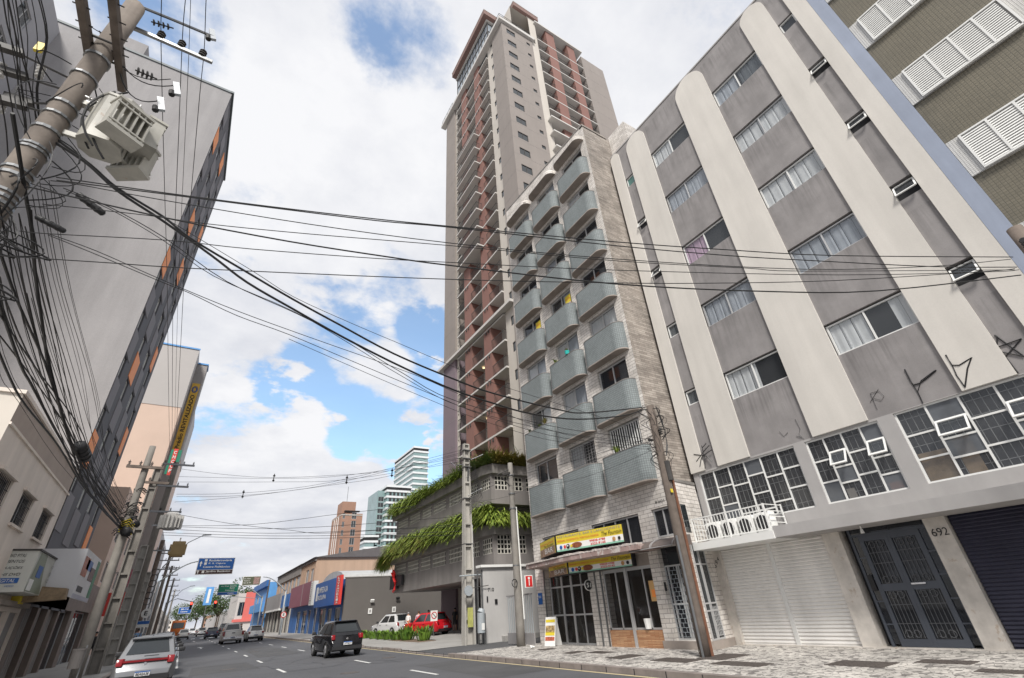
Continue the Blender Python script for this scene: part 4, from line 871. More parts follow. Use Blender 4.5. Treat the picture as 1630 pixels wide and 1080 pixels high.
# balcony slabs, doors and railings
rail0 = {}
def railing(a, b_, x, side, parent=tw):
    r = MB(); z = 0
    r.box(x, x+.04, a, b_, 1.06, 1.11); r.box(x+.01, x+.03, a, b_, .10, .13); n = int((b_-a)/.16)
    for i in range(n+1): y = a+(b_-a)*i/n; r.box(x+.01, x+.03, y-.01, y+.012, .13, 1.06)
    for yy in ([a] if side else []):
        r.box(x, 21.3, yy, yy+.04, 1.06, 1.11)
        for i in range(8): xx = x+.1+i*.15; r.box(xx, xx+.02, yy+.01, yy+.03, .0, 1.06)
    return r
def bdoor(a, b_, part='balcony_door'):
    f = MB(); f.box(21.38, 21.43, a, a+.06, 0, 2.13); f.box(21.38, 21.43, b_-.06, b_, 0, 2.13); f.box(21.38, 21.43, (a+b_)/2-.03, (a+b_)/2+.03, 0, 2.13); f.box(21.38, 21.43, a+.06, b_-.06, 2.07, 2.13)
    o = f.build(part, darksteel, tw, loc=(-20, -27, FL[0]+.02)); g_ = MB(); g_.quad((21.41, a, 0), (21.41, b_, 0), (21.41, b_, 2.13), (21.41, a, 2.13)); g_.build('door_pane', carglass, o, loc=(0, 0, 0)); return o
d1 = bdoor(31.9, 32.95); d2 = bdoor(36.2, 37.4); d3 = bdoor(40.2, 41.0)
for k in range(1, 20):
    for d_ in (d1, d2, d3): copyto(d_, tw, (0, 0, 2.815*k))
r1 = railing(31.22, 33.7, 20.03, True).build('railing', darksteel, tw, loc=(-20, -27, FL[0])); r2 = railing(35.22, 37.78, 20.03, False).build('railing', darksteel, tw, loc=(-20, -27, FL[0])); r3 = railing(39.5, 41.33, 20.03, False).build('railing', darksteel, tw, loc=(-20, -27, FL[0]))
rj = railing(34.4, 39.7, 19.25, True).build('railing', darksteel, tw, loc=(-20, -27, FL[8]))
for k in range(1, 20):
    copyto(r1, tw, (0, 0, 2.815*k)); copyto(r3, tw, (0, 0, 2.815*k))
    if not 7 < k < 16: copyto(r2, tw, (0, 0, 2.815*k))
    elif k > 8: copyto(rj, tw, (0, 0, 2.815*(k-8)))
def slab(parts_, name='balcony_slab'):
    b = MB()
    for (x0, x1, a, c) in parts_: b.box(x0, x1, a, c, -.17, 0)
    return b
sa = slab([(20, 21.36, 31.2, 41.34)]).build('balcony_slab', slabw, tw, loc=(-20, -27, FL[0]))
sb = slab([(20, 21.36, 31.2, 34.35), (19.2, 21.36, 34.35, 39.75), (20, 21.36, 39.75, 41.34)]).build('balcony_slab', slabw, tw, loc=(-20, -27, FL[8]))
for k in range(1, 21):
    if 7 < k < 16:
        if k > 8: copyto(sb, tw, (0, 0, 2.815*(k-8)))
    else: copyto(sa, tw, (0, 0, 2.815*k))
pm = MB()
for k in range(8, 16): pm.box(20.1, 20.2, 37.3, 39.7, FL[k], FL[k]+2.55)
pm.build('mauve_panels', towp, tw)
br_ = MB()
for k in range(20):
    for y in (34.1, 34.6, 38.4, 38.9) if not 7 < k < 16 else (34.6,): br_.box(19.93, 20.05, y, y+.12, FL[k]-.55, FL[k]-.26)
br_.build('brackets', darksteel, tw)
bnd = MB(); bnd.box(19.55, 20.3, 29.2, 46.0, 26.25, 26.55); bnd.build('transfer_band', slabw, tw)
lm = MB(); lm.tube([(20.8, 36.4, FL[1]-.25), (20.8, 36.4, FL[1]-.34)], .12, 8); lm.tube([(20.8, 36.8, FL[3]-.25), (20.8, 36.8, FL[3]-.34)], .12, 8); lm.build('ceiling_light', lamp_warm, tw)
# near side: cream strip, balconied wing, far block
w = MB(); facade(w, 'Y-', YT+.15, 25.25, 26.5, 0, 80, [(25.7, 26.1, 73.2, 74.6)], .15); shellbox(w, 22, 26.5, YT+.15, 33, 73, 80, 'y0'); w.build('cream_strip', [towc, dark], tw)
w = MB(); w.box(26.5, 35.4, YT+1.25, 40, 0, 79.4); w.build('wing_wall', mat('tower_shade_cream', (.42, .38, .34), .8, .05), tw)  # tower cream darkened in its colour for shade behind the wing balconies
for a, b_ in ((28.4, 30.0), (32.6, 34.1)): w = MB(); w.box(a, b_, YT+.03, YT+1.3, 0, 79.3); w.build('red_pier', towr, tw)
SL = [75.0-2.86*k for k in range(16)]
q = MB(); q.box(26.5, 35.4, YT, YT+1.3, -.17, 0); s_ = q.build('balcony_slab', slabw, tw, loc=(-20, -27, SL[0]))
q = MB(); q.box(25.9, 30.2, YT-.7, YT+1.3, -.24, 0); s2 = q.build('balcony_slab', slabw, tw, loc=(-20, -27, SL[7]))
r = MB()
for a, b_ in ((26.55, 28.4), (30.0, 32.6), (34.1, 35.35)):
    r.box(a, b_, YT+.03, YT+.07, 1.05, 1.1)
    for i in range(int((b_-a)/.16)): x = a+i*.16; r.box(x, x+.02, YT+.04, YT+.06, 0, 1.05)
for i in range(8): y = YT+.1+i*.15; r.box(26.55, 26.57, y, y+.02, 0, 1.05); r.box(35.33, 35.35, y, y+.02, 0, 1.05)
rr = r.build('railing', darksteel, tw, loc=(-20, -27, SL[0]))
for k in range(1, 16): copyto(s_, tw, (0, 0, -2.86*k)); copyto(rr, tw, (0, 0, -2.86*k))
for k in range(1, 8): copyto(s2, tw, (0, 0, -2.86*k))
q = MB(); q.box(26.2, 35.6, YT-.3, YT+1.4, 79.2, 79.5); q.build('roof_slab', slabw, tw)
dq = MB()
for k in range(16):
    for a, b_ in ((26.9, 27.9), (30.7, 32.0), (34.3, 35.2)): dq.box(a, b_, YT+1.2, YT+1.26, SL[k]+.02, SL[k]+2.1)
dq.build('doors', carglass, tw)
w = MB(); shellbox(w, 35.4, 40.2, YT, 45, 0, 78.4); w.build('far_side_block', towg, tw)
q = MB()
for k in range(24): z = 75.6-2.86*k; q.box(35.39, 40.21, YT-.006, YT+.01, z, z+.03)
q.build('panel_joints', podg, tw)
# crown: parapets, glazed top floor, brown roof slabs
q = MB(); q.box(19.45, 25.5, YT-.35, YT+.1, 72.9, 73.5); q.box(19.45, 20.3, YT+.1, 46.1, 72.9, 73.5); q.build('parapet', slabw, tw)
q = MB(); q.quad((20.2, YT+.2, 73.45), (26, YT+.2, 73.45), (26, 45.5, 73.45), (20.2, 45.5, 73.45)); q.build('roof_deck', towg, tw)
q = MB(); q.box(20.15, 24.6, 30.6, 41.0, 73.4, 80.0); q.build('glazed_floor', mat('white_reflection_glass', (.30, .34, .38), .12, .15, .3, spec=.9), tw)  # white reflection put into the pale base colour of the glazing
q = MB()
for i in range(12): y = 30.6+i*10.4/11; q.box(20.07, 20.15, y-.05, y+.05, 73.4, 80.0)
for i in range(5): x = 20.15+i*1.1; q.box(x-.05, x+.05, 30.52, 30.6, 73.4, 80.0)
for z in (75.4, 77.4, 79.6): q.box(20.06, 20.15, 30.6, 41.0, z, z+.1); q.box(20.15, 24.6, 30.51, 30.6, z, z+.1)
q.build('glazing_bars', darksteel, tw)
q = MB(); q.box(19.9, 25.4, 30.35, 41.2, 80.0, 80.4); q.build('white_cornice', slabw, tw)
q = MB(); q.box(19.2, 25.6, 29.8, 41.2, 80.4, 81.5); q.build('roof_slab', towb, tw)
q = MB(); q.box(19.16, 25.65, 29.75, 41.25, 81.5, 81.62); q.build('roof_edge', slabw, tw)
q = MB(); q.box(24.3, 26.4, 28.5, 38, 73, 84.5); q.box(26.4, 28.3, 28.3, 38, 73, 84.55); q.build('lift_tower', towc, tw)
q = MB(); q.box(23.7, 28.5, 27.95, 39, 84.5, 85.6); q.build('lift_tower_roof', towb, tw); q = MB(); q.box(23.66, 28.54, 27.9, 39.05, 85.6, 85.72); q.build('roof_edge', slabw, tw)
r = MB()
for z in (74.0, 74.5): r.box(19.6, 25.0, YT-.2, YT-.16, z, z+.05); r.box(19.6, 19.64, YT-.2, 30.5, z, z+.05); r.box(19.6, 19.64, 41.9, 46, z, z+.05)
for i in range(9): r.box(19.6+i*.66, 19.64+i*.66, YT-.2, YT-.16, 73.5, 74.5)
for y in (28, 29, 30, 42, 43, 44, 45, 46): r.box(19.6, 19.64, y-.02, y+.02, 73.5, 74.5)
r.build('roof_railing', darksteel, tw)
# podium -------------------------------------------------------------
XP, YP = 15.5, 27.05
cob1 = [(27.2, 28.45), (31.5, 33.6), (34.2, 36.6), (37.05, 39.0), (39.5, 41.9), (42.4, 45.0)]; cob1 = [(27.2, 28.45), (28.9, 31.1)]+cob1[1:]
w = MB(); hl = [(a, b_, 4.55, 5.45) for a, b_ in cob1]; hr = [(15.8, 16.8, 4.5, 5.6), (17.2, 17.95, 4.5, 5.6), (18.4, 19.4, 4.5, 5.6)]
facade(w, 'X-', XP, YP, 45.4, 3.3, 5.6, hl, .18); facade(w, 'Y-', YP, XP, 24, 3.3, 5.6, hr, .18)
w.quad((XP, YP, 3.3), (24, YP, 3.3), (24, 45.4, 3.3), (XP, 45.4, 3.3)); w.quad((XP, 45.4, 3.3), (24, 45.4, 3.3), (24, 45.4, 9.5), (XP, 45.4, 9.5)); w.build('podium_lower', [podg, dark], tw)
w = MB(); hl2 = [(a, b_, 8.45, 9.2) for a, b_ in cob1]; hr2 = [(15.8, 16.8, 8.4, 9.3), (17.1, 18.0, 8.4, 9.3), (18.3, 19.3, 8.4, 9.3)]
facade(w, 'X-', XP, YP, 45.4, 7.5, 9.4, hl2, .18); facade(w, 'Y-', YP, XP, 24, 7.5, 9.4, hr2, .18); w.quad((XP, YP, 7.5), (24, YP, 7.5), (24, 45.4, 7.5), (XP, 45.4, 7.5)); w.quad((XP+1, YP+1, 5.6), (XP+1, 45, 5.6), (XP+1, 45, 7.5), (XP+1, YP+1, 7.5)); w.quad((XP+1, YP+1, 5.6), (24, YP+1, 5.6), (24, YP+1, 7.5), (XP+1, YP+1, 7.5)); w.build('podium_upper', [podg, dark], tw)
for z0, z1 in ((5.6, 6.22), (9.4, 10.02)):
    w = MB(); w.prism([(15.15, 27.6), (15.5, 26.75), (24, 26.75), (24, 45.7), (15.15, 45.7)], lambda x, y: (x, y, z0), lambda x, y: (x, y, z1)); w.build('planter', podd, tw)
# perforated blocks in every opening
def cobogos(ax, base, a, b_, z0, z1):
    m_ = MB(); s = .115; ny = max(1, int((b_-a)/.23)); nz = max(1, int((z1-z0)/.23)); cy_, cz = (b_-a)/ny, (z1-z0)/nz
    P = (lambda u, d: (base+d, u)) if ax == 'X-' else (lambda u, d: (u, base+d))
    def bx(u0, u1, v0, v1):
        p, q = P(u0, .02), P(u1, .05); m_.box(min(p[0], q[0]), max(p[0], q[0]), min(p[1], q[1]), max(p[1], q[1]), v0, v1)
    for j in range(nz+1): z = z0+j*cz; bx(a, b_, max(z0, z-.035), min(z1, z+.035))
    for i in range(ny+1):
        u = a+i*cy_
        for j in range(nz): bx(max(a, u-.035), min(b_, u+.035), z0+j*cz+.035, z0+(j+1)*cz-.035)
    return m_.build('perforated_panel', cobogo, tw)
for a, b_ in cob1: cobogos('X-', XP, a, b_, 4.55, 5.45); cobogos('X-', XP, a, b_, 8.45, 9.2)
for a, b_, c, d_ in hr+hr2: cobogos('Y-', YP, a, b_, c, d_)
w = MB(); w.box(22.0, 22.2, 44.2, 46.0, 0, 3.3)
w.box(21.9, 22.3, 27.3, 45.9, 0, 3.3); w.build('garage_back_wall', lotwall, tw)
cgm = mat('garage_shutter_grey', (.22, .21, .20), .7, .1, 2)
o = roller('garage_shutter', cgm, 31, 43.6, 21.85, .12, 3.05, tw, 22)
w = MB(); w.box(21.8, 21.9, 43.6, 45.9, 0, 3.3); w.build('dark_passage', dark, tw)
# house entrance wall 710
ew = thing('entrance_wall', 'pale grey wall numbered 710 with a flat cap between gate and driveway', 'wall', (14, 24, 0))
w = MB(); w.box(13.02, 16.5, 23.95, 24.25, 0, 3.5); w.build('wall', mat('pale_grey_wall', (.44, .43, .42), .8, .05, .9, streak=.08), ew)
w = MB(); w.box(12.84, 16.6, 23.8, 24.4, 3.5, 3.62); w.build('cap', signw, ew)
w = MB(); w.box(13.2, 13.26, 23.9, 23.95, 1.9, 2.15); w.box(13.68, 13.82, 23.9, 23.95, 1.78, 2.0); w.build('intercom', black, ew)
w = MB(); w.box(14.0, 16.5, 23.6, 23.95, 0, .35); w.build('step', concw, ew)
text(ew, 'house_number', '710', (13.29, 23.94, 2.36), (1, 0, 0), (0, 0, 1), .36, .17, black, bold=True)
w = MB(); w.box(12.95, 13.02, 24.0, 24.05, .1, 3.4); w.box(12.7, 12.76, 24.0, 24.05, .1, 3.4); w.build('door_frame', steel, ew)
w = MB(); w.box(12.66, 12.95, 24.4, 24.5, .1, 3.0); w.build('dark_doorway', dark, ew)
gt = thing('metal_gate', 'barred white steel gate between round pole and stone pier', 'gate', (13, 20, 0))
w = MB()
for i in range(14): x = 12.72+i*.06+.0; y = 19.75+i*.14; w.box(13.18, 13.21, 19.78+i*.155, 19.81+i*.155, .1, 2.05)
w.build('bars', steelp, gt); w = MB(); w.box(13.17, 13.22, 19.72, 21.95, 2.02, 2.08); w.box(13.17, 13.22, 19.72, 21.95, .12, .55); w.build('frame', greyp, gt)
# garage sign on podium edge
sg = thing('building_sign', 'black and red sign with a curved figure at the far corner of the podium', 'sign', (15.3, 44.6, 3.6), 0, None, True)
w = MB(); w.box(-.1, .1, -.9, .9, 0, 1.05); w.box(-.12, .1, -2.1, -.95, .2, 1.0); w.build('panel', black, sg)
w = MB(); w.tube([(-.2, -.2, 1.0), (-.2, .2, 1.3), (-.2, -.15, 1.45), (-.2, -.5, 1.2), (-.2, -.35, .8), (-.2, -.8, .5), (-.2, -.7, -.05), (-.2, -.4, -.2)], .11, 6); w.build('red_figure', red, sg)
# neighbour wall of the parking lot
lw = thing('parking_wall', 'long dark taupe wall along the parking lot behind the white and red cars', 'wall', (20, 54, 0))
w = MB(); w.box(13.4, 34, 53.9, 54.2, 0, 5.25); w.build('wall', lotwall, lw); w = MB(); w.box(13.35, 34, 53.85, 54.25, 5.25, 5.33); w.build('cap', podd, lw)
for i, (x, z) in enumerate(((16.1, 1.9), (18.6, 1.9))):
    t = thing('wall_plaque', ['white wall plaque nearer the street on the parking wall', 'white wall plaque deeper in the parking lot above the white car'][i], 'sign', (x, 53.85, z), 0, 'plaques on the parking wall', True); b = MB(); b.box(-.2, .2, -.02, 0, 0, .5); b.build('plate', signw, t); b = MB(); b.box(-.08, .08, -.03, -.02, .12, .38); b.build('mark', greyp, t)
for i, (x, z) in enumerate(((16.2, 3.0), (18.9, 3.1))):
    t = thing('wall_lamp', ['white wall spotlight nearer the street on the parking wall', 'small dark wall lamp deeper along the parking wall'][i], 'lamp', (x, 53.85, z), 0, 'lamps on the parking wall', True); b = MB(); b.tube([(0, 0, 0), (0, -.15, .05)], .05, 6); b.obox((0, -.2, .05), (.18, 0, 0), (0, .06, .04), (0, -.06, .1)); b.build('lamp_head', [signw, plastic][i], t)
# ------------------------------------------------------------------ shops beyond the parking lot (right side)
def simple(name, label, cat, x0, x1, y0, y1, z1, m, holes=(), side=(), axis='X-', frames=alu, depth=.2, pane_=carglass, inner=dark, roofm_=None):
    t = thing(name, label, cat, ((x0+x1)/2, (y0+y1)/2, 0)); w = MB()
    if axis == 'X-': facade(w, 'X-', x0, y0, y1, 0, z1, list(holes), depth); P = lambda u, v, d: (x0+d, u, v)
    else: facade(w, 'X+', x1, y0, y1, 0, z1, list(holes), depth); P = lambda u, v, d: (x1-d, u, v)
    facade(w, 'Y-', y0, x0, x1, 0, z1, list(side), depth); Q = lambda u, v, d: (u, y0+d, v)
    shellbox(w, x0, x1, y0, y1, 0, z1, ('x0 y0' if axis == 'X-' else 'x1 y0')); w.build('wall', [m, inner], t)
    for H, F in ((holes, P), (side, Q)):
        for (a, b_, c, d_) in H: slider(t, F, a+.02, b_-.02, c+.02, d_-.02, depth*.5, .5, None, frames, pane_, .06)
    return t
def panel(parent, name, x, y0, y1, z0, z1, m, th=.25):
    b = MB(); b.box(x, x+th, y0, y1, z0, z1); return b.build(name, m, parent)
# laundry shop
t = simple('laundry_shop', 'blue painted shop under a blue fascia with a red LAVANDERIA strip', 'building', 13.4, 26, 54.25, 65.3, 5.2, blueb, [(55.0, 57.4, .2, 2.7), (58.6, 60.6, .2, 2.7), (61.4, 64.6, .2, 2.8)])
sgn = thing('shop_sign', 'big blue fascia sign with white lettering beside the LAVANDERIA strip', 'sign', (13, 60, 3), 0)
panel(sgn, 'panel', 12.75, 55.0, 65.2, 2.95, 5.4, signblue, .6)
text(sgn, 'lettering', 'LIMPEZA DA', (12.74, 63.3, 4.35), (0, -1, 0), (0, 0, 1), 4.6, .55, signw, bold=True); text(sgn, 'lettering', 'ROUPA', (12.74, 63.2, 3.65), (0, -1, 0), (0, 0, 1), 4.0, .45, signw, bold=True)
b = MB(); b.box(12.735, 12.75, 63.5, 64.4, 3.6, 5.0); b.build('white_mark', signw, sgn)
sgn = thing('vertical_sign', 'red vertical strip sign reading LAVANDERIA', 'sign', (13, 54.5, 3), 0); panel(sgn, 'panel', 12.7, 53.2, 54.95, 2.9, 5.5, redsig, .25)
for i, ch in enumerate('LAVANDERIA'): text(sgn, 'lettering', ch, (12.69, 54.35, 5.2-.245*i), (0, -1, 0), (0, 0, 1), .85, .19, signw, bold=True)
rf = MB()
for i in range(9): a = pi*i/8; b_ = pi*(i+1)/8; rf.quad((13.4, 60+5.2*cos(a)*-1, 5.2+1.1*sin(a)), (13.4, 60+5.2*cos(b_)*-1, 5.2+1.1*sin(b_)), (34, 60-5.2*cos(b_), 5.2+1.1*sin(b_)), (34, 60-5.2*cos(a), 5.2+1.1*sin(a)))
i0 = len(rf.v); rf.v += [(13.4, 60-5.2*cos(pi*i/8), 5.2+1.1*sin(pi*i/8)) for i in range(9)]; rf.f.append(tuple(range(i0, i0+9))); rf.m.append(0)
rf.build('vaulted_roof', roofm, t)
# burgundy fronted shop
t = simple('corner_shop', 'blue ground floor shop under a burgundy fascia', 'building', 13.4, 26, 65.4, 84, 4.2, blueb, [(66.0, 67.6, .2, 3), (69.6, 71.2, .3, 2.9), (72.2, 75.0, .2, 2.9), (76.5, 79, .2, 2.9)])
sgn = thing('shop_sign', 'burgundy fascia panel next to a white strip', 'sign', (13, 75, 3), 0); panel(sgn, 'panel', 12.75, 68.2, 82.6, 3.45, 6.0, burg, .6); q = MB(); q.box(12.735, 12.75, 73.4, 73.6, 3.45, 6.0); q.build('joint', greyp, sgn)
sgn = thing('vertical_sign', 'narrow white strip sign with dark lettering beside the burgundy panel', 'sign', (13, 67, 3), 0); panel(sgn, 'panel', 12.72, 66.4, 68.1, 3.3, 5.9, signw, .5); 
for i, ch in enumerate('LAVANDERIA'): text(sgn, 'lettering', ch, (12.71, 67.8, 5.6-.235*i), (0, -1, 0), (0, 0, 1), .7, .17, podg, bold=True)
# grey fronted shop
t = simple('shop', 'low grey shop with dark shutters under a blank grey fascia', 'building', 13.4, 26, 84.1, 112, 4.6, mat('dark_shopfront', (.10, .09, .085), .8, .3, 2), [(85, 87, .3, 3.2), (90, 93, .3, 3.2), (96, 99, .3, 3.2), (102, 105, .3, 3.2)])
sgn = thing('shop_sign', 'blank grey fascia panel with pale frame', 'sign', (13, 100, 3.6), 0); panel(sgn, 'panel', 12.78, 92, 111, 3.75, 5.95, greyp, .5); panel(sgn, 'frame', 12.7, 91.6, 111.5, 3.5, 3.75, signw, .5)
for i in range(7): q = MB(); q.box(13.3, 13.4, 84.4+i*3.6, 85.2+i*3.6, .2, 3.5); q.build('pale_pilaster', concl, t)
sgn = thing('shop_sign', 'blue striped fascia between the burgundy and grey panels', 'sign', (13, 87, 3.6), 0); panel(sgn, 'panel', 12.9, 84.3, 91.5, 3.8, 5.5, blueb, .4); q = MB(); q.box(12.88, 12.9, 87, 88.6, 3.8, 5.5); q.build('light_stripe', lblue, sgn)
# salmon two-storey building behind them
t = simple('office_building', 'salmon beige building with dark parapet rising behind the shop fascias', 'building', 13.6, 32, 71.5, 104, 9.0, beige, [(72.4, 74.2, 5.9, 7.8), (75.6, 77.6, 5.9, 7.9)]+[(82+i*3.3, 84.4+i*3.3, 5.6, 7.6) for i in range(6)])
q = MB(); q.box(13.45, 13.62, 81.3, 104.2, 7.75, 9.2); q.box(13.45, 13.62, 71.4, 81.3, 8.6, 9.1); q.build('dark_parapet', podg, t)
q = MB(); q.prism([(13.2, 9.0), (22.8, 10.4), (32.4, 9.0)], lambda x, z: (x, 71.2, z), lambda x, z: (x, 104.5, z)); q.build('roof', tile, t)
q = MB(); q.box(13.58, 14.5, 81.3, 81.5, 5, 9); q.build('step_wall', greyp, t)
# light blue building
t = simple('corner_building', 'bright blue two-storey corner building with projecting balcony box', 'building', 13.2, 24, 112.2, 134, 8.9, lblue, [(114, 117, 1, 3.3), (119, 123, 4.8, 7), (126, 130, 4.8, 7)], [(15, 18, 4.8, 7)])
panel(t, 'balcony_box', 12.2, 113, 131, 3.9, 5.4, lblue, 1.0); panel(t, 'cornice', 12.6, 112.2, 134, 8.2, 9.3, blueb, .6); panel(t, 'base_wall', 13.1, 112.5, 121, 0, 3.0, blueb, .1)
# white and coral building farther on
t = simple('corner_building', 'white building with a coral vertical band and coral canopy', 'building', 10.9, 24, 150, 176, 9.0, mat('pale_render', (.50, .47, .45), .8, .05), [(151+i*3, 153+i*3, 3.8, 7.6) for i in range(6)], [(11.4, 13, 4, 7)])
coral = mat('coral_paint', (.60, .14, .12), .6, .05); q = MB(); q.box(12.6, 15.2, 149.8, 150, 3.0, 9.2); q.box(10.5, 24, 149.6, 150, 2.7, 3.3); q.build('coral_band', coral, t)
t = simple('low_building', 'row of plain grey shops far down the right side', 'building', 14, 26, 180, 420, 7.5, l3w, [(182+i*9, 186+i*9, 3.6, 6.4) for i in range(12)])
# brown brick tower
t = simple('brick_tower', 'slim brown apartment tower with a roof box and mast in the distance', 'building', 33.9, 40.2, 150, 162, 29.2, brickt, [], [(37.0, 38.4, 18+i*2.4, 19.9+i*2.4) for i in range(5)]+[(34.3, 35.0, 18+i*2.4, 19.6+i*2.4) for i in range(5)], pane_=carglass)
q = MB(); q.box(33.85, 40.25, 149.9, 162.1, 28.6, 28.9); q.build('pale_band', concl, t)
for y in (153, 155.5, 158): q = MB(); q.box(33.8, 33.9, y, y+.3, 0, 28.5); q.build('pale_rib', signw, t)
q = MB(); q.box(34.3, 38.4, 152, 158, 29.2, 33.0); q.build('roof_box', brickt, t)
q = MB(); q.box(35, 39.5, 150.8, 151.9, 29.9, 30.2); q.build('roof_canopy', dark, t); q = MB(); q.tube([(36, 154, 33), (36, 154, 38)], .07, 5); q.build('mast', steel, t)
# white glass towers
def gt_tower(label, x0, x1, y0, y1, z1, n, dz, glx):
    t = thing('glass_tower', label, 'building', ((x0+x1)/2, (y0+y1)/2, 0)); b = MB(); b.box(x0, x1, y0, y1, 0, z1); b.build('wall', gtg, t)
    b = MB()
    for k in range(n): z = z1-1.2-k*dz; b.box(x0-.35, x1+.35, y0-.35, y1+.35, z-dz*.34, z)
    b.build('white_floor_bands', gtw, t); b = MB(); b.box(x0-.5, x1+.5, y0-.5, y1+.5, z1, z1+.9); b.build('roof_edge', gtw, t)
    b = MB(); b.box(x0-.2, x1+.2, y0-.2, y1+.2, z1-1.15, z1-.02); b.build('top_recess', dark, t)
    if glx:
        b = MB()
        for k in range(n):
            z = z1-1.2-k*dz
            for i in range(glx): x = x0+1+(x1-x0-2)*i/glx; b.box(x, x+(x1-x0)/glx*.42, y0-.3, y0-.02, z-dz, z-dz*.34)
        b.build('window_openings', plastic, t)
    return t
gt_tower('tallest white and teal glass tower behind the podium', 82, 89.5, 220, 249, 74.8, 22, 2.7, 0)
gt_tower('broad white tower with small dark windows left of the tallest one', 67, 78, 212, 240, 52.6, 19, 2.6, 5)
q = simple('glass_tower_wing', 'narrow teal glass wing on the left edge of the broad white tower', 'building', 63.6, 66.9, 215, 230, 51.5, gtg, [], [(64, 66.5, 26+i*2.6, 28+i*2.6) for i in range(9)])
t = gt_tower('low white and teal block at the foot of the towers', 59.6, 65, 215, 232, 31.5, 6, 2.5, 0)
# ------------------------------------------------------------------ left side of the street
XL = -5.9; PL = lambda u, v, d: (XL-d, u, v)
# two-storey peach house over shops
lh = thing('corner_house', 'peach two-storey house with barred windows above the shops on the left', 'building', (-8, 25, 0))
hw = [(20.7, 22.34, 5.28, 6.38), (23.75, 25.47, 5.28, 6.38), (27.1, 28.85, 5.28, 6.38)]
gh = [(26.2, 28.1, .1, 2.7), (28.6, 30.05, .1, 2.7)]
w = MB(); facade(w, 'X+', XL, 19.6, 30.1, 0, 7.55, hw+gh, .22); w.build('street_wall', [l1c, interior], lh)
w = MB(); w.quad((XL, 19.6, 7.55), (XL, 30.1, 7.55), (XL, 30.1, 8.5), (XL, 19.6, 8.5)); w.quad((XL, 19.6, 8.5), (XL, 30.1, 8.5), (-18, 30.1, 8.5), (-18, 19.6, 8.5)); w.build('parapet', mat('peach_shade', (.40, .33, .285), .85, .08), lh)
w = MB(); w.quad((XL, 19.6, 0), (-18, 19.6, 0), (-18, 19.6, 8.5), (XL, 19.6, 8.5)); w.build('side_wall', l1l, lh)
w = MB(); w.box(-18, XL+.06, 19.52, 30.1, 8.5, 8.62); w.box(XL, XL+.05, 19.6, 30.1, 7.5, 7.58); w.build('cornice', l1c, lh)
for a, b_, c, d_ in hw:
    w = MB(); w.box(XL-.02, XL+.1, a-.12, b_+.12, d_, d_+.1); w2 = MB(); w2.box(XL-.02, XL+.08, a-.08, b_+.08, c-.08, c); o = slider(lh, PL, a+.02, b_-.02, c+.02, d_-.02, .17, .5, None, greyp, panedark, .05)
    w.build('window_hood', l1c, o); w2.build('window_sill', l1c, o); g_ = MB()
    for i in range(10): y = a+.05+i*(b_-a)/10; g_.box(XL-.06, XL-.045, y, y+.018, c, d_)
    for z in (c+.3, c+.75): g_.box(XL-.06, XL-.045, a, b_, z, z+.018)
    g_.build('window_bars', rubber, o)
for a, b_, c, d_ in gh: w = MB(); w.box(XL-.2, XL-.12, a, b_, c, d_); w.build('shutter', greyp, lh)
w = MB(); w.box(XL-.1, XL+.25, 19.6, 30.1, 2.86, 3.02); w.build('ledge', slabconc, lh)
# grey slab tower with dark and orange front
lt = thing('apartment_building', 'tall slab block with rough grey side wall and dark front dotted with orange panels', 'building', (-12, 35, 0))
w = MB(); w.quad((XL, 29.9, 3), (-32, 29.9, 3), (-32, 29.9, 39.6), (XL, 29.9, 39.6)); w.box(-13.2, -11.9, 29.9, 32, 39.6, 41); w.quad((XL, 29.9, 39.6), (-32, 29.9, 39.6), (-32, 39.9, 39.6), (XL, 39.9, 39.6)); w.build('side_wall', l2side, lt)
w = MB(); w.quad((-16.3, 22, 2), (-16.3, 29.9, 2), (-16.3, 29.9, 37.5), (-16.3, 22, 37.5)); w.quad((-16.3, 22, 2), (-32, 22, 2), (-32, 22, 37.5), (-16.3, 22, 37.5))
wing = thing('apartment_wing', 'grey rear wing with small windows behind the leaning pole at the top left corner', 'building', (-18, 25, 0))
hb = [(23.2, 24.6, z, z+1.3) for z in [34.2-3.08*i for i in range(6)]]+[(26.0, 27.4, z, z+1.3) for z in [34.2-3.08*i for i in range(6)]]
w = MB(); facade(w, 'X+', -16.3, 19, 29.88, 2, 38.5, hb, .2); w.quad((-16.3, 19, 2), (-30, 19, 2), (-30, 19, 38.5), (-16.3, 19, 38.5)); w.quad((-16.3, 19, 38.5), (-30, 19, 38.5), (-30, 29.88, 38.5), (-16.3, 29.88, 38.5)); w.build('wall', [mat('wing_grey', (.36, .36, .385), .9, .05), dark], wing)
for a, b_, c, d_ in hb: slider(wing, lambda u, v, d: (-16.3-d, u, v), a+.02, b_-.02, c+.02, d_-.02, .1, .5, None, alu, pane, .05)
NF = 11; cols = [(29.98, 31.55, 0), (32.6, 34.35, -1.5), (35.35, 36.9, 0), (37.9, 39.1, -1.5)]
hs = []; pan = []; org = {(0, 1): 1, (0, 5): 1, (0, 9): 1, (1, 3): 1, (1, 7): 1, (2, 6): 1, (2, 10): 1, (3, 4): 1, (3, 2): 1, (3, 0): 1, (3, 8): 1}
for ci, (a, b_, dz) in enumerate(cols):
    for k in range(NF):
        z = 10.85+3.07*(k-1)+dz*.0+(-.3 if ci % 2 else 0)
        if z+1.3 < 39 and z > 6.5: hs.append((a+.12, b_-.7 if ci < 2 else b_-.3, z, z+1.25, ci, k))
        pan.append((a, b_, z-1.75, z-.08, org.get((ci, k), 0), ci, k))
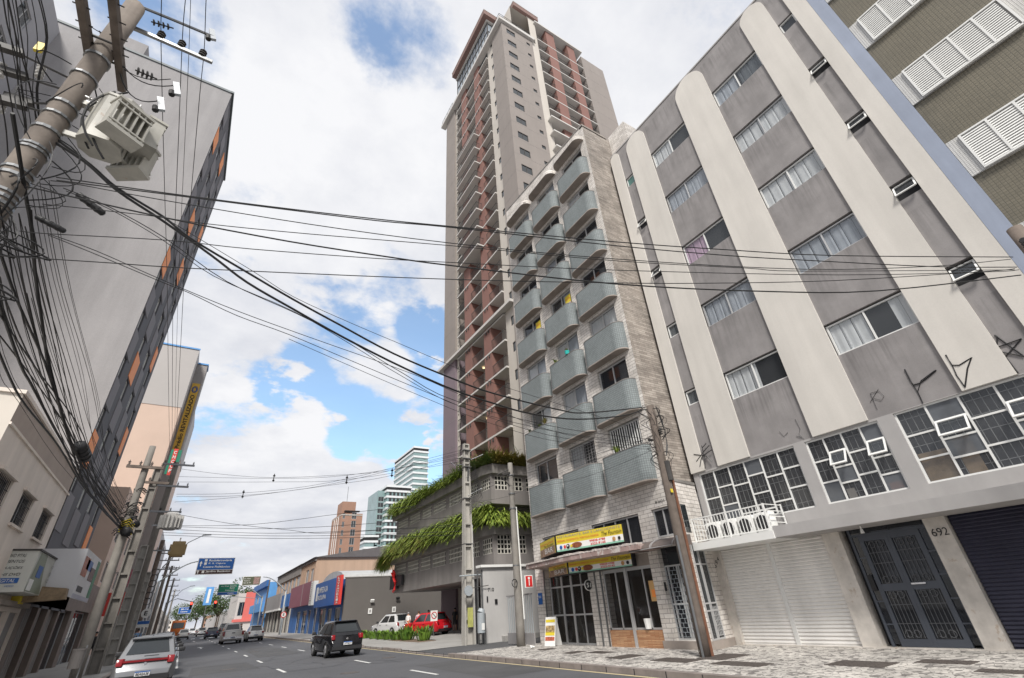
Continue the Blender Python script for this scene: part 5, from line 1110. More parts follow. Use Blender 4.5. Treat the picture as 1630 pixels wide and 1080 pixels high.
w = MB(); facade(w, 'X+', XL, 29.9, 39.9, 3, 39.6, [h[:4] for h in hs], .22); w.quad((XL, 39.9, 3), (-32, 39.9, 3), (-32, 39.9, 39.6), (XL, 39.9, 39.6)); w.build('front_wall', [l2dark, dark], lt)
for h in hs:
    a, b_, c, d_, ci, k = h; slider(lt, PL, a+.02, b_-.02, c+.02, d_-.02, .12, .5, [(.0, .9, curtain)] if (ci+k) % 3 else None, white, pane, .07)
for a, b_, c, d_, o_, ci, k in pan:
    if c < 4 or d_ > 39: continue
    w = MB(); w.box(XL, XL+.03, a, b_-.1, c, d_); w.build('orange_panel' if o_ else 'grey_panel', orange if o_ else l2mid, lt)
q = MB(); q.box(XL-.1, XL+.12, 29.8, 40, 39.5, 39.7); q.box(XL+.12, XL-30, 29.82, 29.9, 39.5, 39.7); q.build('parapet_cap', mat('teal_grey_cap', (.12, .14, .15), .6, .1), lt)
sp_ = thing('shop_row', 'ground floor shops with glass fronts and folding doors under the dark tower', 'building', (-8, 40, 0))
oh = [(30.9, 33.2, .1, 3.1), (33.7, 35.4, .1, 3.1), (36.0, 38.3, .1, 3.1), (38.7, 42.2, .1, 3.1), (43.4, 49.5, .1, 3.2)]
w = MB(); facade(w, 'X+', XL, 30.1, 51, 0, 4.9, oh, .5); w.quad((XL, 30.1, 4.9), (XL, 51, 4.9), (-20, 51, 4.9), (-20, 30.1, 4.9)); w.build('wall', [mat('brown_shopfront', (.20, .16, .14), .8, .15), mat('deep_interior', (.03, .028, .026), .8, .3)], sp_)
for i, (a, b_, c, d_) in enumerate(oh):
    if i in (0, 2): q = MB(); [q.box(XL-.25, XL-.2, a+.1+j*.35, a+.36+j*.35, c, d_) for j in range(int((b_-a)/.36))]; q.build('folding_door', podg, sp_)
    else: slider(sp_, PL, a+.02, b_-.02, c+.02, d_-.02, .3, [.5], None, alu, panedark, .07)
# goods on shelves seen through the end shop glass
for i in range(9):
    pass
# signs --------------------------------------------------------------
s1 = thing('shop_sign', 'pale box sign listing CD DVD FITAS above the left shops', 'sign', (-5.6, 26, 3.2))
w = MB(); w.box(-7.6, -5.15, 25.5, 29.3, 3.22, 4.58); w.build('box', mat('sign_cream', (.56, .57, .53), .5, .05), s1)
w = MB(); w.box(-7.5, -5.1, 25.45, 29.3, 4.58, 4.64); w.build('top_trim', darksteel, s1)
w = MB(); w.quad((-5.14, 25.55, 3.25), (-5.14, 28.0, 3.25), (-5.14, 27.2, 4.1), (-5.14, 27.0, 4.55), (-5.14, 25.9, 4.55)); w.build('olive_field', mat('olive_sign', (.22, .25, .19), .5, .06), s1)
w = MB(); w.box(-5.138, -5.13, 26.3, 27.0, 3.75, 4.15); w.build('blue_logo', signblue, s1); w = MB(); w.box(-5.138, -5.13, 25.65, 26.3, 3.28, 3.65); w.build('white_label', signw, s1)
for i, s_ in enumerate(('CD DVD FITAS', 'EQUIPAMENTOS', 'PRODUÇÕES', 'MÍDIA VHS DVD')): text(s1, 'lettering', s_, ((-6.12, -6.42, -6.28, -6.46)[i], 25.49, 4.36-.205*i), (1, 0, 0), (0, 0, 1), (.66, .98, .86, 1.04)[i], .115, black, italic=.25)
w = MB(); w.box(-7.3, -5.40, 25.48, 25.5, 3.50, 3.67); w.build('blue_band', signblue, s1); text(s1, 'lettering', 'MULTIDIGITAL', (-6.42, 25.475, 3.53), (1, 0, 0), (0, 0, 1), .93, .11, signw, italic=.25); text(s1, 'lettering', 'VIDEO', (-5.72, 25.49, 3.38), (1, 0, 0), (0, 0, 1), .25, .06, signblue)
for i, s_ in enumerate(('FOTO', 'VIDEO', 'CDS', 'AUDIO')): text(s1, 'lettering', s_, (-5.13, 28.2, 4.2-.25*i), (0, 1, 0), (0, 0, 1), .6, .12, greyp)
s2 = thing('shop_sign', 'large white projecting sign box with pictures on its street side', 'sign', (-4.9, 31, 3.2))
w = MB(); w.prism([(-6.3, 3.9), (-5.6, 3.7), (-4.2, 3.12), (-4.2, 5.02), (-6.0, 5.02)], lambda x, z: (x, 28.6, z), lambda x, z: (x, 33.4, z)); w.build('box', mat('sign_offwhite', (.62, .62, .64), .45, .03), s2)
for (a, b_, c, d_, mt) in ((28.8, 30.2, 4.0, 4.75, mat('picture_rust', (.38, .12, .07), .5, .5, 5)), (29.6, 31.2, 4.3, 4.7, signblue), (31, 32.4, 3.95, 4.5, mat('picture_dark', (.12, .06, .05), .5, .8, 5)), (29.2, 30.6, 3.4, 3.62, black), (28.7, 33.3, 3.14, 3.3, mat('lavender', (.42, .42, .5), .5, .05)), (32.5, 33.3, 3.3, 4.9, mat('picture_green', (.03, .2, .1), .5, .4, 3))): q = MB(); q.box(-4.2, -4.19, a, b_, c, d_); q.build('picture', mt, s2)
s3 = thing('awning_box', 'small yellow and brown box under the big white sign', 'awning', (-5.2, 29, 3.2))
w = MB(); w.prism([(-5.6, 3.0), (-5.6, 3.6), (-4.35, 3.45), (-4.3, 3.05)], lambda x, z: (x, 28.1, z), lambda x, z: (x, 28.55, z)); w.build('box', mat('tan_slats', (.25, .18, .11), .7, .3, 6), s3); w = MB(); w.box(-5.95, -5.6, 27.9, 28.5, 2.95, 3.62); w.build('yellow_end', yellow, s3)
# pale block with projecting fin and yellow banner
l3 = thing('apartment_building', 'tall peach and pale grey block with a projecting fin holding a yellow banner', 'building', (-10, 70, 0))
w = MB(); w.box(-28, XL, 67.5, 100, 26, 34.3); w.build('upper_wall', l3w, l3); w = MB(); w.box(-28, XL-.05, 67.55, 100, 0, 26); w.build('lower_wall', l3b, l3)
w = MB(); w.box(-8, -4.65, 70.0, 72, 0, 33.4); w.build('fin', mat('fin_grey', (.30, .285, .28), .85, .05), l3)
q = MB(); q.box(-28.1, XL+.08, 67.4, 67.5, 34.3, 34.5); q.box(-5.8, -4.55, 69.9, 72.1, 33.4, 33.6); q.build('parapet_cap', lblue, l3)
bn = thing('building_banner', 'tall yellow banner reading Prédio REVITALIZADO on the fin of the peach block', 'banner', (-5, 69.9, 10)); q = MB(); q.box(-5.72, -4.85, 69.90, 69.97, 21.3, 30.5); q.build('cloth', ybanner, bn)
text(bn, 'lettering', 'Prédio REVITALIZADO', (-5.07, 69.88, 21.5), (0, 0, 1), (-1, 0, 0), 7.3, .45, dark, bold=True)
for rr in (.30, .2): q = MB(); q.tube([(-5.28+rr*cos(a*pi/8), 69.88, 29.6+rr*sin(a*pi/8)*1.5) for a in range(17)], .04, 4); q.build('emblem', signblue, bn)
b2 = thing('vertical_sign', 'green and red vertical hanging sign below the yellow banner', 'sign', (-4.6, 62, 16)); q = MB(); q.box(-5.1, -4.1, 62, 62.15, 16.4, 19.1); q.build('green_panel', green, b2); q = MB(); q.box(-4.85, -4.45, 61.95, 62, 16.3, 19.2); q.build('red_strip', redsig, b2)
for i, ch in enumerate('CHCCF'): text(b2, 'lettering', ch, (-4.78, 61.93, 18.6-.5*i), (1, 0, 0), (0, 0, 1), .25, .35, signw, bold=True)
# lower neighbours down the left side
def leftb(label, y0, y1, z1, m, holes, x1=-6.2, nm='shop_building'): return simple(nm, label, 'building', -20, x1, y0, y1, z1, m, holes, [], axis='X+')
leftb('peach lower block right behind the dark tower', 51, 67.3, 12.5, l3b, [(52+i*3, 54+i*3, 5.4+3*j, 6.9+3*j) for i in range(5) for j in range(2)])
leftb('grey block down the left side beyond the banner', 100, 130, 17, l3w, [(102+i*4, 104+i*4, 4+3.2*j, 5.6+3.2*j) for i in range(6) for j in range(3)])
leftb('cream block far down the left side', 130, 175, 11, l1l, [(133+i*5, 136+i*5, 4+3.2*j, 5.8+3.2*j) for i in range(8) for j in range(2)])
leftb('last low block at the end of the left side', 175, 400, 8, l1c, [(180+i*12, 186+i*12, 4, 6) for i in range(15)])
# hanging signs of the left shops
for i, (y, z, h, w_, mt, lb) in enumerate([(52, 3.0, 1.6, .9, redsig, 'dark red hanging shop sign nearest behind the poles'), (60, 3.2, 1.9, .8, mat('maroon', (.25, .02, .04), .5, .05), 'maroon hanging shop sign further down the left side'), (56, 5.2, 1.4, .6, mat('pink_flag', (.35, .1, .14), .6, .1), 'small pinkish flag sign high on the left')]):
    t = thing('hanging_sign', lb, 'sign', (-4.9, y, z), 0, 'hanging signs of the left shops', True); q = MB(); q.box(-w_, w_, -.05, .05, 0, h); q.build('panel', mt, t); q = MB(); q.box(-1.1, -w_, -.02, .02, h*.8, h*.85); q.build('bracket', steel, t)
CABLES=[('cross',0.014,[(-2.84,6.9,7.19),(-1.56,6.36,7.03),(-0.24,5.8,6.89),(1.18,5.19,6.76),(2.22,4.74,6.69),(4.63,3.72,6.57),(6.43,2.95,6.53),(8.34,2.13,6.53),(11.99,0.57,6.74)]),('cross',0.014,[(-2.82,6.9,7.14),(-1.55,6.35,7.0),(-0.21,5.78,6.86),(1.19,5.19,6.73),(2.22,4.74,6.67),(4.61,3.72,6.48),(6.4,2.96,6.4),(7.72,2.4,6.39),(10.16,1.36,6.4),(11.9,0.61,6.49)]),('cross',0.011,[(-2.88,6.92,7.12),(-2.59,6.8,7.09),(-1.52,6.34,6.88),(0.31,5.56,6.58),(2.22,4.74,6.35),(4.56,3.74,6.2),(7.63,2.43,6.18),(10.16,1.36,6.41),(11.92,0.61,6.69)]),('cross',0.01,[(-2.81,6.89,6.67),(-1.65,6.4,6.58),(-0.9,6.08,6.48),(0.36,5.54,6.39),(2.22,4.74,6.3),(4.56,3.75,6.17),(6.62,2.87,6.15),(7.61,2.44,6.14),(11.81,0.65,6.42)]),('cross',0.018,[(-3.11,7.02,6.97),(-2.91,6.93,6.93),(-1.43,6.3,6.55),(0.12,5.64,6.23),(1.45,5.07,6.02),(2.22,4.74,5.92),(4.48,3.78,5.71),(6.77,2.8,5.68),(8.77,1.95,5.79),(11.86,0.63,6.3)]),('cross',0.01,[(-2.87,6.92,6.18),(-2.56,6.79,6.16),(-1.27,6.23,6.14),(-0.3,5.82,6.06),(1.19,5.19,6.0),(2.22,4.74,5.98),(4.53,3.76,5.98),(8.15,2.21,6.09),(11.25,0.89,6.34),(11.91,0.61,6.43)]),('cross',0.011,[(-2.9,6.93,5.76),(-1.83,6.47,5.72),(-1.2,6.2,5.69),(-0.27,5.81,5.68),(2.22,4.74,5.67),(4.48,3.78,5.73),(5.91,3.17,5.8),(8.09,2.24,5.97),(11.26,0.89,6.36),(11.83,0.64,6.45)]),('bundle',0.032,[(-3.24,7.11,8.11),(-2.72,7.21,7.87),(-2.32,7.28,7.63),(-1.68,7.39,7.42),(-1.25,7.47,7.2),(-0.36,7.64,6.94),(0.46,7.78,6.7),(1.34,7.94,6.49),(2.51,8.16,6.23),(3.95,8.42,6.06),(5.15,8.64,5.99),(7.38,9.04,6.07),(8.54,9.25,6.23),(11.56,9.8,7.07)]),('bundle',0.034,[(-3.23,7.11,8.02),(-2.78,7.19,7.87),(-2.31,7.28,7.58),(-1.66,7.4,7.34),(-0.91,7.54,7.02),(-0.31,7.64,6.73),(0.5,7.79,6.5),(1.46,7.96,6.24),(2.71,8.19,5.98),(3.98,8.42,5.79),(5.13,8.63,5.73),(6.32,8.85,5.73),(8.11,9.17,5.95),(10.39,9.59,6.54),(11.61,9.81,7.01)]),('bundle',0.012,[(-2.83,7.18,7.26),(-2.3,7.28,7.23),(-1.58,7.41,7.04),(-0.6,7.59,6.62),(0.57,7.8,6.43),(1.62,8.0,6.2),(2.72,8.19,5.85),(4.11,8.45,5.54),(7.54,9.07,5.57),(11.81,9.85,6.01)]),('bundle',0.01,[(-2.79,7.19,7.23),(-2.28,7.28,7.19),(-1.56,7.42,6.98),(-0.79,7.56,6.64),(0.5,7.79,6.46),(1.63,8.0,6.14),(2.72,8.2,5.78),(4.28,8.48,5.43),(7.51,9.07,5.44),(11.76,9.84,5.88)]),('bundle',0.009,[(-1.59,7.41,7.39),(-0.3,7.65,7.01),(0.45,7.78,6.76),(1.58,7.99,6.61),(2.68,8.19,6.5),(3.74,8.38,6.39),(5.52,8.7,6.25),(11.54,9.8,6.24)]),('bundle',0.01,[(-2.72,7.21,6.44),(-2.21,7.3,6.41),(-1.38,7.45,6.27),(-0.34,7.64,6.13),(0.85,7.86,6.04),(3.01,8.25,5.89),(4.63,8.54,5.66),(7.51,9.06,5.41),(11.82,9.85,5.84)]),('bundle',0.01,[(-2.72,7.21,6.42),(-2.19,7.3,6.35),(-1.37,7.45,6.23),(-1.01,7.52,6.19),(-0.32,7.64,6.04),(0.51,7.79,5.97),(1.67,8.0,5.8),(3.21,8.28,5.58),(4.98,8.61,5.36),(7.49,9.06,5.3),(11.79,9.84,5.75)]),('bundle',0.008,[(0.52,7.8,5.89),(1.68,8.01,5.69),(3.03,8.25,5.47),(4.97,8.6,5.22),(7.47,9.06,5.18),(11.83,9.85,5.68)]),('right',0.014,[(12.4,24.56,7.1),(12.3,19.64,7.11),(12.2,14.98,6.62),(12.11,10.18,6.21)]),('right',0.01,[(12.4,24.57,6.93),(12.3,19.74,6.28),(12.2,15.04,6.32),(12.11,10.18,6.1)]),('right',0.01,[(12.4,24.52,8.34),(12.28,18.53,6.46),(12.18,13.9,5.79),(12.11,10.18,5.8)]),('middle',0.016,[(-2.33,39.62,11.47),(0.41,36.83,10.6),(3.06,34.12,9.95),(6.18,30.94,9.55),(9.05,28.01,9.36),(12.33,24.67,9.8)]),('middle',0.016,[(-2.36,39.65,10.95),(3.07,34.11,9.89),(6.89,30.22,9.43),(12.33,24.68,9.57)]),('middle',0.016,[(-2.41,39.71,10.59),(3.22,33.96,9.64),(6.92,30.19,9.16),(12.32,24.68,9.31)]),('middle',0.016,[(-2.19,39.48,9.73),(1.6,35.62,9.2),(6.13,30.99,9.13),(12.33,24.67,10.04)]),('middle',0.016,[(-2.15,39.44,9.56),(1.63,35.59,9.04),(6.15,30.98,9.01),(12.33,24.67,9.88)]),('middle',0.016,[(-2.17,39.46,9.21),(1.64,35.57,8.96),(6.94,30.17,8.95),(9.07,28.0,9.05),(12.33,24.68,9.57)]),('lower',0.02,[(-2.45,39.74,8.58),(1.32,35.9,7.34),(4.39,32.77,6.54),(6.45,30.67,6.09),(12.3,24.71,5.8)]),('lower',0.02,[(-2.46,39.75,7.75),(2.4,34.8,7.13),(7.29,29.81,7.14),(12.3,24.7,6.99)]),('lower',0.02,[(-2.45,39.74,7.71),(2.46,34.74,6.88),(6.41,30.71,6.48),(12.3,24.7,6.2)]),('lower',0.02,[(-2.4,39.7,7.54),(2.51,34.69,6.62),(6.44,30.67,6.16),(12.29,24.71,5.67)]),('lower',0.02,[(-2.34,39.63,7.3),(2.53,34.66,6.47),(6.47,30.65,5.95),(12.29,24.71,5.4)]),('lower',0.02,[(-2.33,39.62,7.15),(2.56,34.64,6.32),(6.48,30.64,5.81),(12.29,24.71,5.21)]),('feeder',0.012,[(-2.86,6.37,11.89),(-2.86,6.71,11.86),(-2.86,7.35,11.77),(-2.86,8.72,11.73),(-2.86,11.63,11.69),(-2.86,16.09,11.64),(-2.86,23.35,11.38),(-2.86,33.5,11.08)]),('feeder',0.012,[(-2.55,6.35,12.24),(-2.55,6.66,12.13),(-2.55,7.4,11.94),(-2.55,9.4,11.72),(-2.55,12.32,11.38),(-2.55,16.98,11.01),(-2.55,29.63,10.49)]),('feeder',0.012,[(-2.2,6.13,12.19),(-2.2,6.42,12.06),(-2.2,7.5,12.08),(-2.2,8.44,11.86),(-2.2,10.99,11.4),(-2.2,13.98,10.89),(-2.2,18.72,10.49),(-2.2,27.31,9.81)]),('feeder',0.009,[(-2.5,6.46,12.29),(-2.5,8.04,12.2),(-2.5,10.55,11.95),(-2.5,13.54,11.65),(-2.5,18.36,11.29),(-2.5,29.3,10.74)]),('comms',0.038,[(-3.15,6.03,7.27),(-3.15,7.19,7.01),(-3.15,7.82,6.88),(-3.15,8.69,6.59),(-3.15,9.72,6.33),(-3.15,10.98,6.01),(-3.15,12.29,5.85),(-3.15,14.14,5.62),(-3.15,17.35,5.35),(-3.15,22.56,5.42),(-3.15,30.3,5.94)]),('comms',0.032,[(-3.15,6.77,6.23),(-3.15,7.46,6.15),(-3.15,8.38,6.06),(-3.15,9.21,6.03),(-3.15,10.74,5.99),(-3.15,12.24,5.87),(-3.15,14.87,5.61),(-3.15,18.87,5.51),(-3.15,29.99,5.84)]),('comms',0.036,[(-3.15,7.6,5.82),(-3.15,8.21,5.73),(-3.15,9.77,5.53),(-3.15,10.57,5.51),(-3.15,11.99,5.47),(-3.15,14.21,5.42),(-3.15,18.04,5.32),(-3.15,29.31,5.74)]),('comms',0.03,[(-3.15,8.55,5.36),(-3.15,9.61,5.24),(-3.15,10.74,5.19),(-3.15,13.7,5.3),(-3.15,18.19,5.27),(-3.15,29.46,5.71)]),('comms',0.007,[(-3.15,7.34,7.38),(-3.15,9.44,7.05),(-3.15,13.16,6.81),(-3.15,18.21,6.07),(-3.15,28.08,5.95)]),('comms',0.007,[(-3.15,7.52,7.6),(-3.15,10.0,7.28),(-3.15,14.63,7.02),(-3.15,20.16,6.41),(-3.15,29.65,6.29)]),('comms',0.007,[(-3.15,7.36,7.27),(-3.15,9.31,6.96),(-3.15,12.67,6.75),(-3.15,18.17,6.18),(-3.15,29.56,6.29)]),('comms',0.009,[(-3.15,7.37,7.14),(-3.15,9.3,6.82),(-3.15,12.61,6.57),(-3.15,18.54,6.3),(-3.15,30.75,6.72)]),('comms',0.012,[(-3.15,7.49,7.0),(-3.15,9.25,6.66),(-3.15,12.3,6.43),(-3.15,17.75,5.99),(-3.15,28.24,6.05)]),('comms',0.009,[(-3.15,7.53,7.43),(-3.15,9.73,7.11),(-3.15,13.93,6.98),(-3.15,19.93,6.45),(-3.15,31.22,6.47)]),('comms',0.007,[(-3.15,7.58,6.9),(-3.15,9.27,6.54),(-3.15,12.13,6.28),(-3.15,17.7,5.98),(-3.15,29.19,6.32)]),('comms',0.007,[(-3.15,7.65,6.77),(-3.15,9.25,6.39),(-3.15,11.97,6.14),(-3.15,18.45,5.86),(-3.15,32.65,6.12)]),('comms',0.012,[(-3.15,7.34,6.74),(-3.15,8.91,6.37),(-3.15,11.54,6.09),(-3.15,17.8,5.8),(-3.15,31.26,5.99)]),('comms',0.007,[(-3.15,7.75,7.65),(-3.15,10.35,7.3),(-3.15,15.35,7.03),(-3.15,20.17,6.29),(-3.15,29.11,6.21)]),('comms',0.012,[(-3.15,7.3,6.59),(-3.15,8.81,6.24),(-3.15,11.23,5.95),(-3.15,16.85,5.84),(-3.15,30.2,6.61)]),('comms',0.007,[(-3.15,7.26,6.43),(-3.15,8.61,6.06),(-3.15,10.83,5.78),(-3.15,16.81,5.63),(-3.15,30.4,6.08)]),('comms',0.012,[(-3.15,7.8,5.96),(-3.15,8.93,5.73),(-3.15,10.8,5.64),(-3.15,16.19,5.48),(-3.15,28.47,6.0)]),('comms',0.012,[(-3.15,7.97,5.86),(-3.15,8.95,5.63),(-3.15,10.48,5.5),(-3.15,16.03,5.43),(-3.15,28.48,5.98)]),('comms',0.007,[(-3.15,8.44,5.51),(-3.15,9.34,5.33),(-3.15,10.8,5.27),(-3.15,16.39,5.43),(-3.15,30.77,6.65)]),('comms',0.007,[(-3.15,9.02,5.18),(-3.15,9.53,5.1),(-3.15,10.42,5.12),(-3.15,16.17,5.14),(-3.15,31.25,6.0)]),('upper',0.014,[(-3.75,5.6,8.91),(-3.75,6.06,8.81),(-3.75,6.58,8.8),(-3.75,7.2,8.69),(-3.75,7.97,8.42)]),('upper',0.014,[(-3.75,5.63,8.98),(-3.75,6.31,8.93),(-3.75,7.02,8.93),(-3.75,7.81,8.86),(-3.75,8.37,8.72)]),('upper',0.014,[(-3.75,5.72,9.17),(-3.75,6.37,9.04),(-3.75,6.93,8.95),(-3.75,7.52,8.89),(-3.75,8.09,8.72)]),('upper',0.014,[(-3.75,6.18,8.54),(-3.75,6.71,8.46),(-3.75,7.28,8.34)]),('upper',0.014,[(-3.75,6.75,8.22),(-3.75,7.31,8.09),(-3.75,7.96,7.81)]),('comms',0.014,[(-3.39,6.83,7.11),(-3.39,10.02,6.47),(-3.39,15.66,5.68),(-3.39,21.25,5.89),(-3.39,31.59,6.14)]),('comms',0.014,[(-3.28,7.97,6.98),(-3.28,11.05,6.58),(-3.28,15.81,5.86),(-3.28,20.98,5.85),(-3.28,29.64,6.21)]),('comms',0.02,[(-3.23,7.49,6.09),(-3.23,10.03,5.86),(-3.23,14.78,5.92),(-3.23,20.89,5.53),(-3.23,32.53,6.02)]),('comms',0.014,[(-3.11,6.26,6.55),(-3.11,9.02,5.93),(-3.11,14.18,5.51),(-3.11,20.44,5.72),(-3.11,27.44,5.97)]),('comms',0.014,[(-3.17,7.5,7.01),(-3.17,10.65,6.54),(-3.17,14.64,6.01),(-3.17,20.03,5.59),(-3.17,28.88,5.92)]),('comms',0.01,[(-3.2,9.07,6.4),(-3.2,11.19,6.11),(-3.2,13.94,5.74),(-3.2,20.67,5.79),(-3.2,28.78,6.07)]),('comms',0.02,[(-3.13,7.51,6.97),(-3.13,10.05,6.2),(-3.13,15.17,5.57),(-3.13,20.97,5.75),(-3.13,30.73,5.87)]),('comms',0.02,[(-3.16,8.08,5.65),(-3.16,10.56,5.78),(-3.16,15.16,6.07),(-3.16,20.42,5.67),(-3.16,30.95,5.95)]),('comms',0.02,[(-3.37,9.31,6.6),(-3.37,11.51,6.27),(-3.37,15.49,6.02),(-3.37,22.06,6.16),(-3.37,32.53,6.59)]),('comms',0.02,[(-3.34,8.65,5.67),(-3.34,11.01,5.83),(-3.34,14.51,5.97),(-3.34,21.67,5.93),(-3.34,32.08,6.29)]),('comms',0.01,[(-3.16,6.54,6.53),(-3.16,9.54,6.1),(-3.16,14.23,5.73),(-3.16,21.16,5.63),(-3.16,30.42,6.19)]),('comms',0.01,[(-3.27,7.62,6.94),(-3.27,10.75,6.52),(-3.27,15.58,6.08),(-3.27,21.5,6.02),(-3.27,29.94,6.38)]),('comms',0.014,[(-3.26,8.15,5.96),(-3.26,10.3,5.75),(-3.26,14.97,5.57),(-3.26,21.68,6.07),(-3.26,31.7,6.45)]),('comms',0.01,[(-3.21,8.21,5.97),(-3.21,10.43,5.81),(-3.21,14.52,5.74),(-3.21,22.1,5.85),(-3.21,30.96,6.5)]),('upper',0.014,[(-3.7,5.91,9.63),(-3.7,6.66,9.6),(-3.7,7.17,9.02),(-3.7,7.81,8.82),(-3.7,8.27,8.48)]),('upper',0.009,[(-3.7,5.81,9.42),(-3.7,6.51,9.33),(-3.7,7.08,8.89),(-3.7,7.73,8.71),(-3.7,8.18,8.38)]),('upper',0.014,[(-3.7,5.88,9.57),(-3.7,6.64,9.56),(-3.7,7.15,8.98),(-3.7,7.79,8.79),(-3.7,8.25,8.45)]),('upper',0.009,[(-3.7,5.69,9.16),(-3.7,6.37,9.09),(-3.7,6.97,8.73),(-3.7,7.62,8.57),(-3.7,8.06,8.24)]),('upper',0.009,[(-3.7,5.57,8.91),(-3.7,6.16,8.71),(-3.7,6.86,8.57),(-3.7,7.5,8.43),(-3.7,7.93,8.11)]),('upper',0.014,[(-3.7,5.57,8.89),(-3.7,6.22,8.82),(-3.7,6.85,8.56),(-3.7,7.5,8.43),(-3.7,7.93,8.1)]),('upper',0.009,[(-3.7,5.61,8.98),(-3.7,6.25,8.88),(-3.7,6.89,8.62),(-3.7,7.54,8.47),(-3.7,7.97,8.15)])]
SPACERS=[(1.62, 35.59, 9.12, 0), (3.11, 34.07, 9.92, 1), (6.9, 30.21, 9.15, 2), (9.06, 28.01, 9.21, 3)]
# ------------------------------------------------------------------ poles
def pole(name, label, x, y, z, r0, r1, m, cat='utility pole', lean=(0, 0), sq=False, group=None, n=12, base=.1):
    t = thing(name, label, cat, (x, y, base), 0, group, True); h = z-base; b = MB(); K = 9
    if sq:   # tapered H-section precast pole
        wb, wt = r0, r1
        for k in range(K):
            a, c = k/K, (k+1)/K; ra, rc = wb+(wt-wb)*a, wb+(wt-wb)*c
            for sx in (-1, 1):
                P = lambda r, zz, q0, q1: [(sx*r*q0, -r*.7, zz), (sx*r*q1, -r*.7, zz), (sx*r*q1, r*.7, zz), (sx*r*q0, r*.7, zz)]
                A, B = P(ra, h*a, .72, 1.0), P(rc, h*c, .72, 1.0)
                for i in range(4): b.quad(A[i], A[(i+1) % 4], B[(i+1) % 4], B[i])
            b.box(-rc, rc, -rc*.55, rc*.55, h*c-.06, h*c+.03); b.quad((-ra*.75, 0, h*a), (ra*.75, 0, h*a), (rc*.75, 0, h*c), (-rc*.75, 0, h*c)) 
        b.box(-wt, wt, -wt*.7, wt*.7, h-.05, h)
        s_ = b.build('shaft', m, t)
    else:
        pts = [(lean[0]*k/K, lean[1]*k/K, h*k/K) for k in range(K+1)]; b.tube(pts, [r0+(r1-r0)*k/K for k in range(K+1)], n); s_ = b.build('shaft', m, t, smooth=True)
    return t
def bands(t, zs, r, m=steel):
    for z, w_ in zs: b = MB(); b.tube([(0, 0, z), (0, 0, z+w_)], r, 14); b.build('metal_band', m, t)
def insulator(b, p, d, r=.055, n=4, L=.3):
    p, d = Vector(p), Vector(d).normalized()
    b.tube([p-d*.03, p+d*(L+.03)], .014, 5)
    for i in range(n): q = p+d*(L*i/n); b.tube([q, q+d*L/n*.35, q+d*L/n*.5], [r, r*.9, r*.35], 8)
NPX, NPY = -3.3, 7.13
np_ = pole('utility_pole', 'big round concrete pole with transformer leaning into the top left corner', NPX, NPY, 11.95, .19, .15, concn)
bands(np_, [(7.0, .05), (7.12, .04), (7.55, .04), (7.62, .04), (8.0, .05), (8.35, .04), (8.62, .05), (9.4, .04), (9.95, .05), (6.5, .05), (6.6, .05), (6.7, .04)], .182)
b = MB(); bx_ = lambda c, hx, hy, hz: b.obox(c, (hx, 0, 0), (0, hy, 0), (0, 0, hz))
b.obox((-.20, -1.1, 10.25), (.055, 0, 0), (.0, 1.6, 0), (0, 0, .075)); b.obox((.22, -1.1, 10.25), (.055, 0, 0), (.0, 1.75, 0), (0, 0, .075)); b.build('crossarm', wood, np_)
b = MB()
for y in [-.1-.3*i for i in range(8)]:
    b.tube([(-.32, y, 10.25), (-.10, y, 10.25)], .012, 5); b.tube([(.12, y, 10.25), (.36, y, 10.25)], .012, 5)
b.tube([(-.25, .1, 10.2), (.3, .1, 10.2)], .02, 6); b.tube([(-.25, -.2, 10.3), (.3, -.2, 10.3)], .02, 6); b.build('bolts', darksteel, np_)
b = MB(); b.obox((.62, .25, 11.55), (.72, 0, 0), (0, .03, 0), (0, 0, .035)); b.obox((-.05, .2, 11.45), (.12, 0, 0), (0, .03, 0), (0, 0, .15)); b.build('steel_crossarm', steel, np_)
b = MB(); b.tube([(0, 0, 11.9), (.5, .1, 12.1), (1.2, .2, 12.3)], .03, 6); b.build('top_arm', steel, np_)
b = MB()
for x in (.44, .78, 1.14): insulator(b, (x, .25, 11.6), (0, 0, 1), .07, 3, .2)
insulator(b, (.25, .2, 11.9), (1, 0, .3), .06, 4, .3); insulator(b, (.55, -.1, 10.0), (1, .1, .1), .07, 4, .25)
b.build('insulators', darksteel, np_)
b = MB()
for x, z in ((1.16, 12.35), (1.05, 10.3), (.95, 9.75)): b.obox((x, .2, z), (.045, 0, .02), (0, .03, 0), (-.05, 0, .15)); 
b.build('fuse_holders', mat('smoked_plastic', (.42, .45, .48), .25, .1), np_)
b = MB()
for x, z in ((1.13, 12.2), (1.02, 10.15), (.92, 9.6)): b.tube([(x, .2, z-.06), (x-.02, .2, z+.04)], .05, 8)
b.build('fuse_caps', rubber, np_)
b = MB()
for (x, y, z) in ((-.75, .1, 9.1), (-.62, .3, 8.8), (-.85, -.1, 9.35), (-.55, .1, 8.5)):
    b.obox((x, y, z), (.16, 0, .02), (0, .05, 0), (-.01, 0, .05)); b.tube([(x+.1, y, z), (0, 0, z-.05)], .018, 5)
b.build('brackets', darksteel, np_)
b = MB()
for (x, y, z) in ((-.52, .05, 9.42), (-.9, .1, 9.2), (-.7, .2, 8.6), (-1.2, .3, 9.0)): insulator(b, (x, y, z), (.15, .1, -1), .06, 4, .28)
b.build('surge_arresters', porc, np_)
b = MB(); random.seed(5)   # looping jumper wires around the pole
def loop(p0, p1, sag, r=.012, side=(0, 0, 0)):
    p0, p1 = Vector(p0), Vector(p1); pts = []
    for i in range(9): t_ = i/8; q = p0.lerp(p1, t_); k = 4*t_*(1-t_); q = q+Vector(side)*k; q.z -= sag*k; pts.append(q)
    b.tube(pts, r, 4)
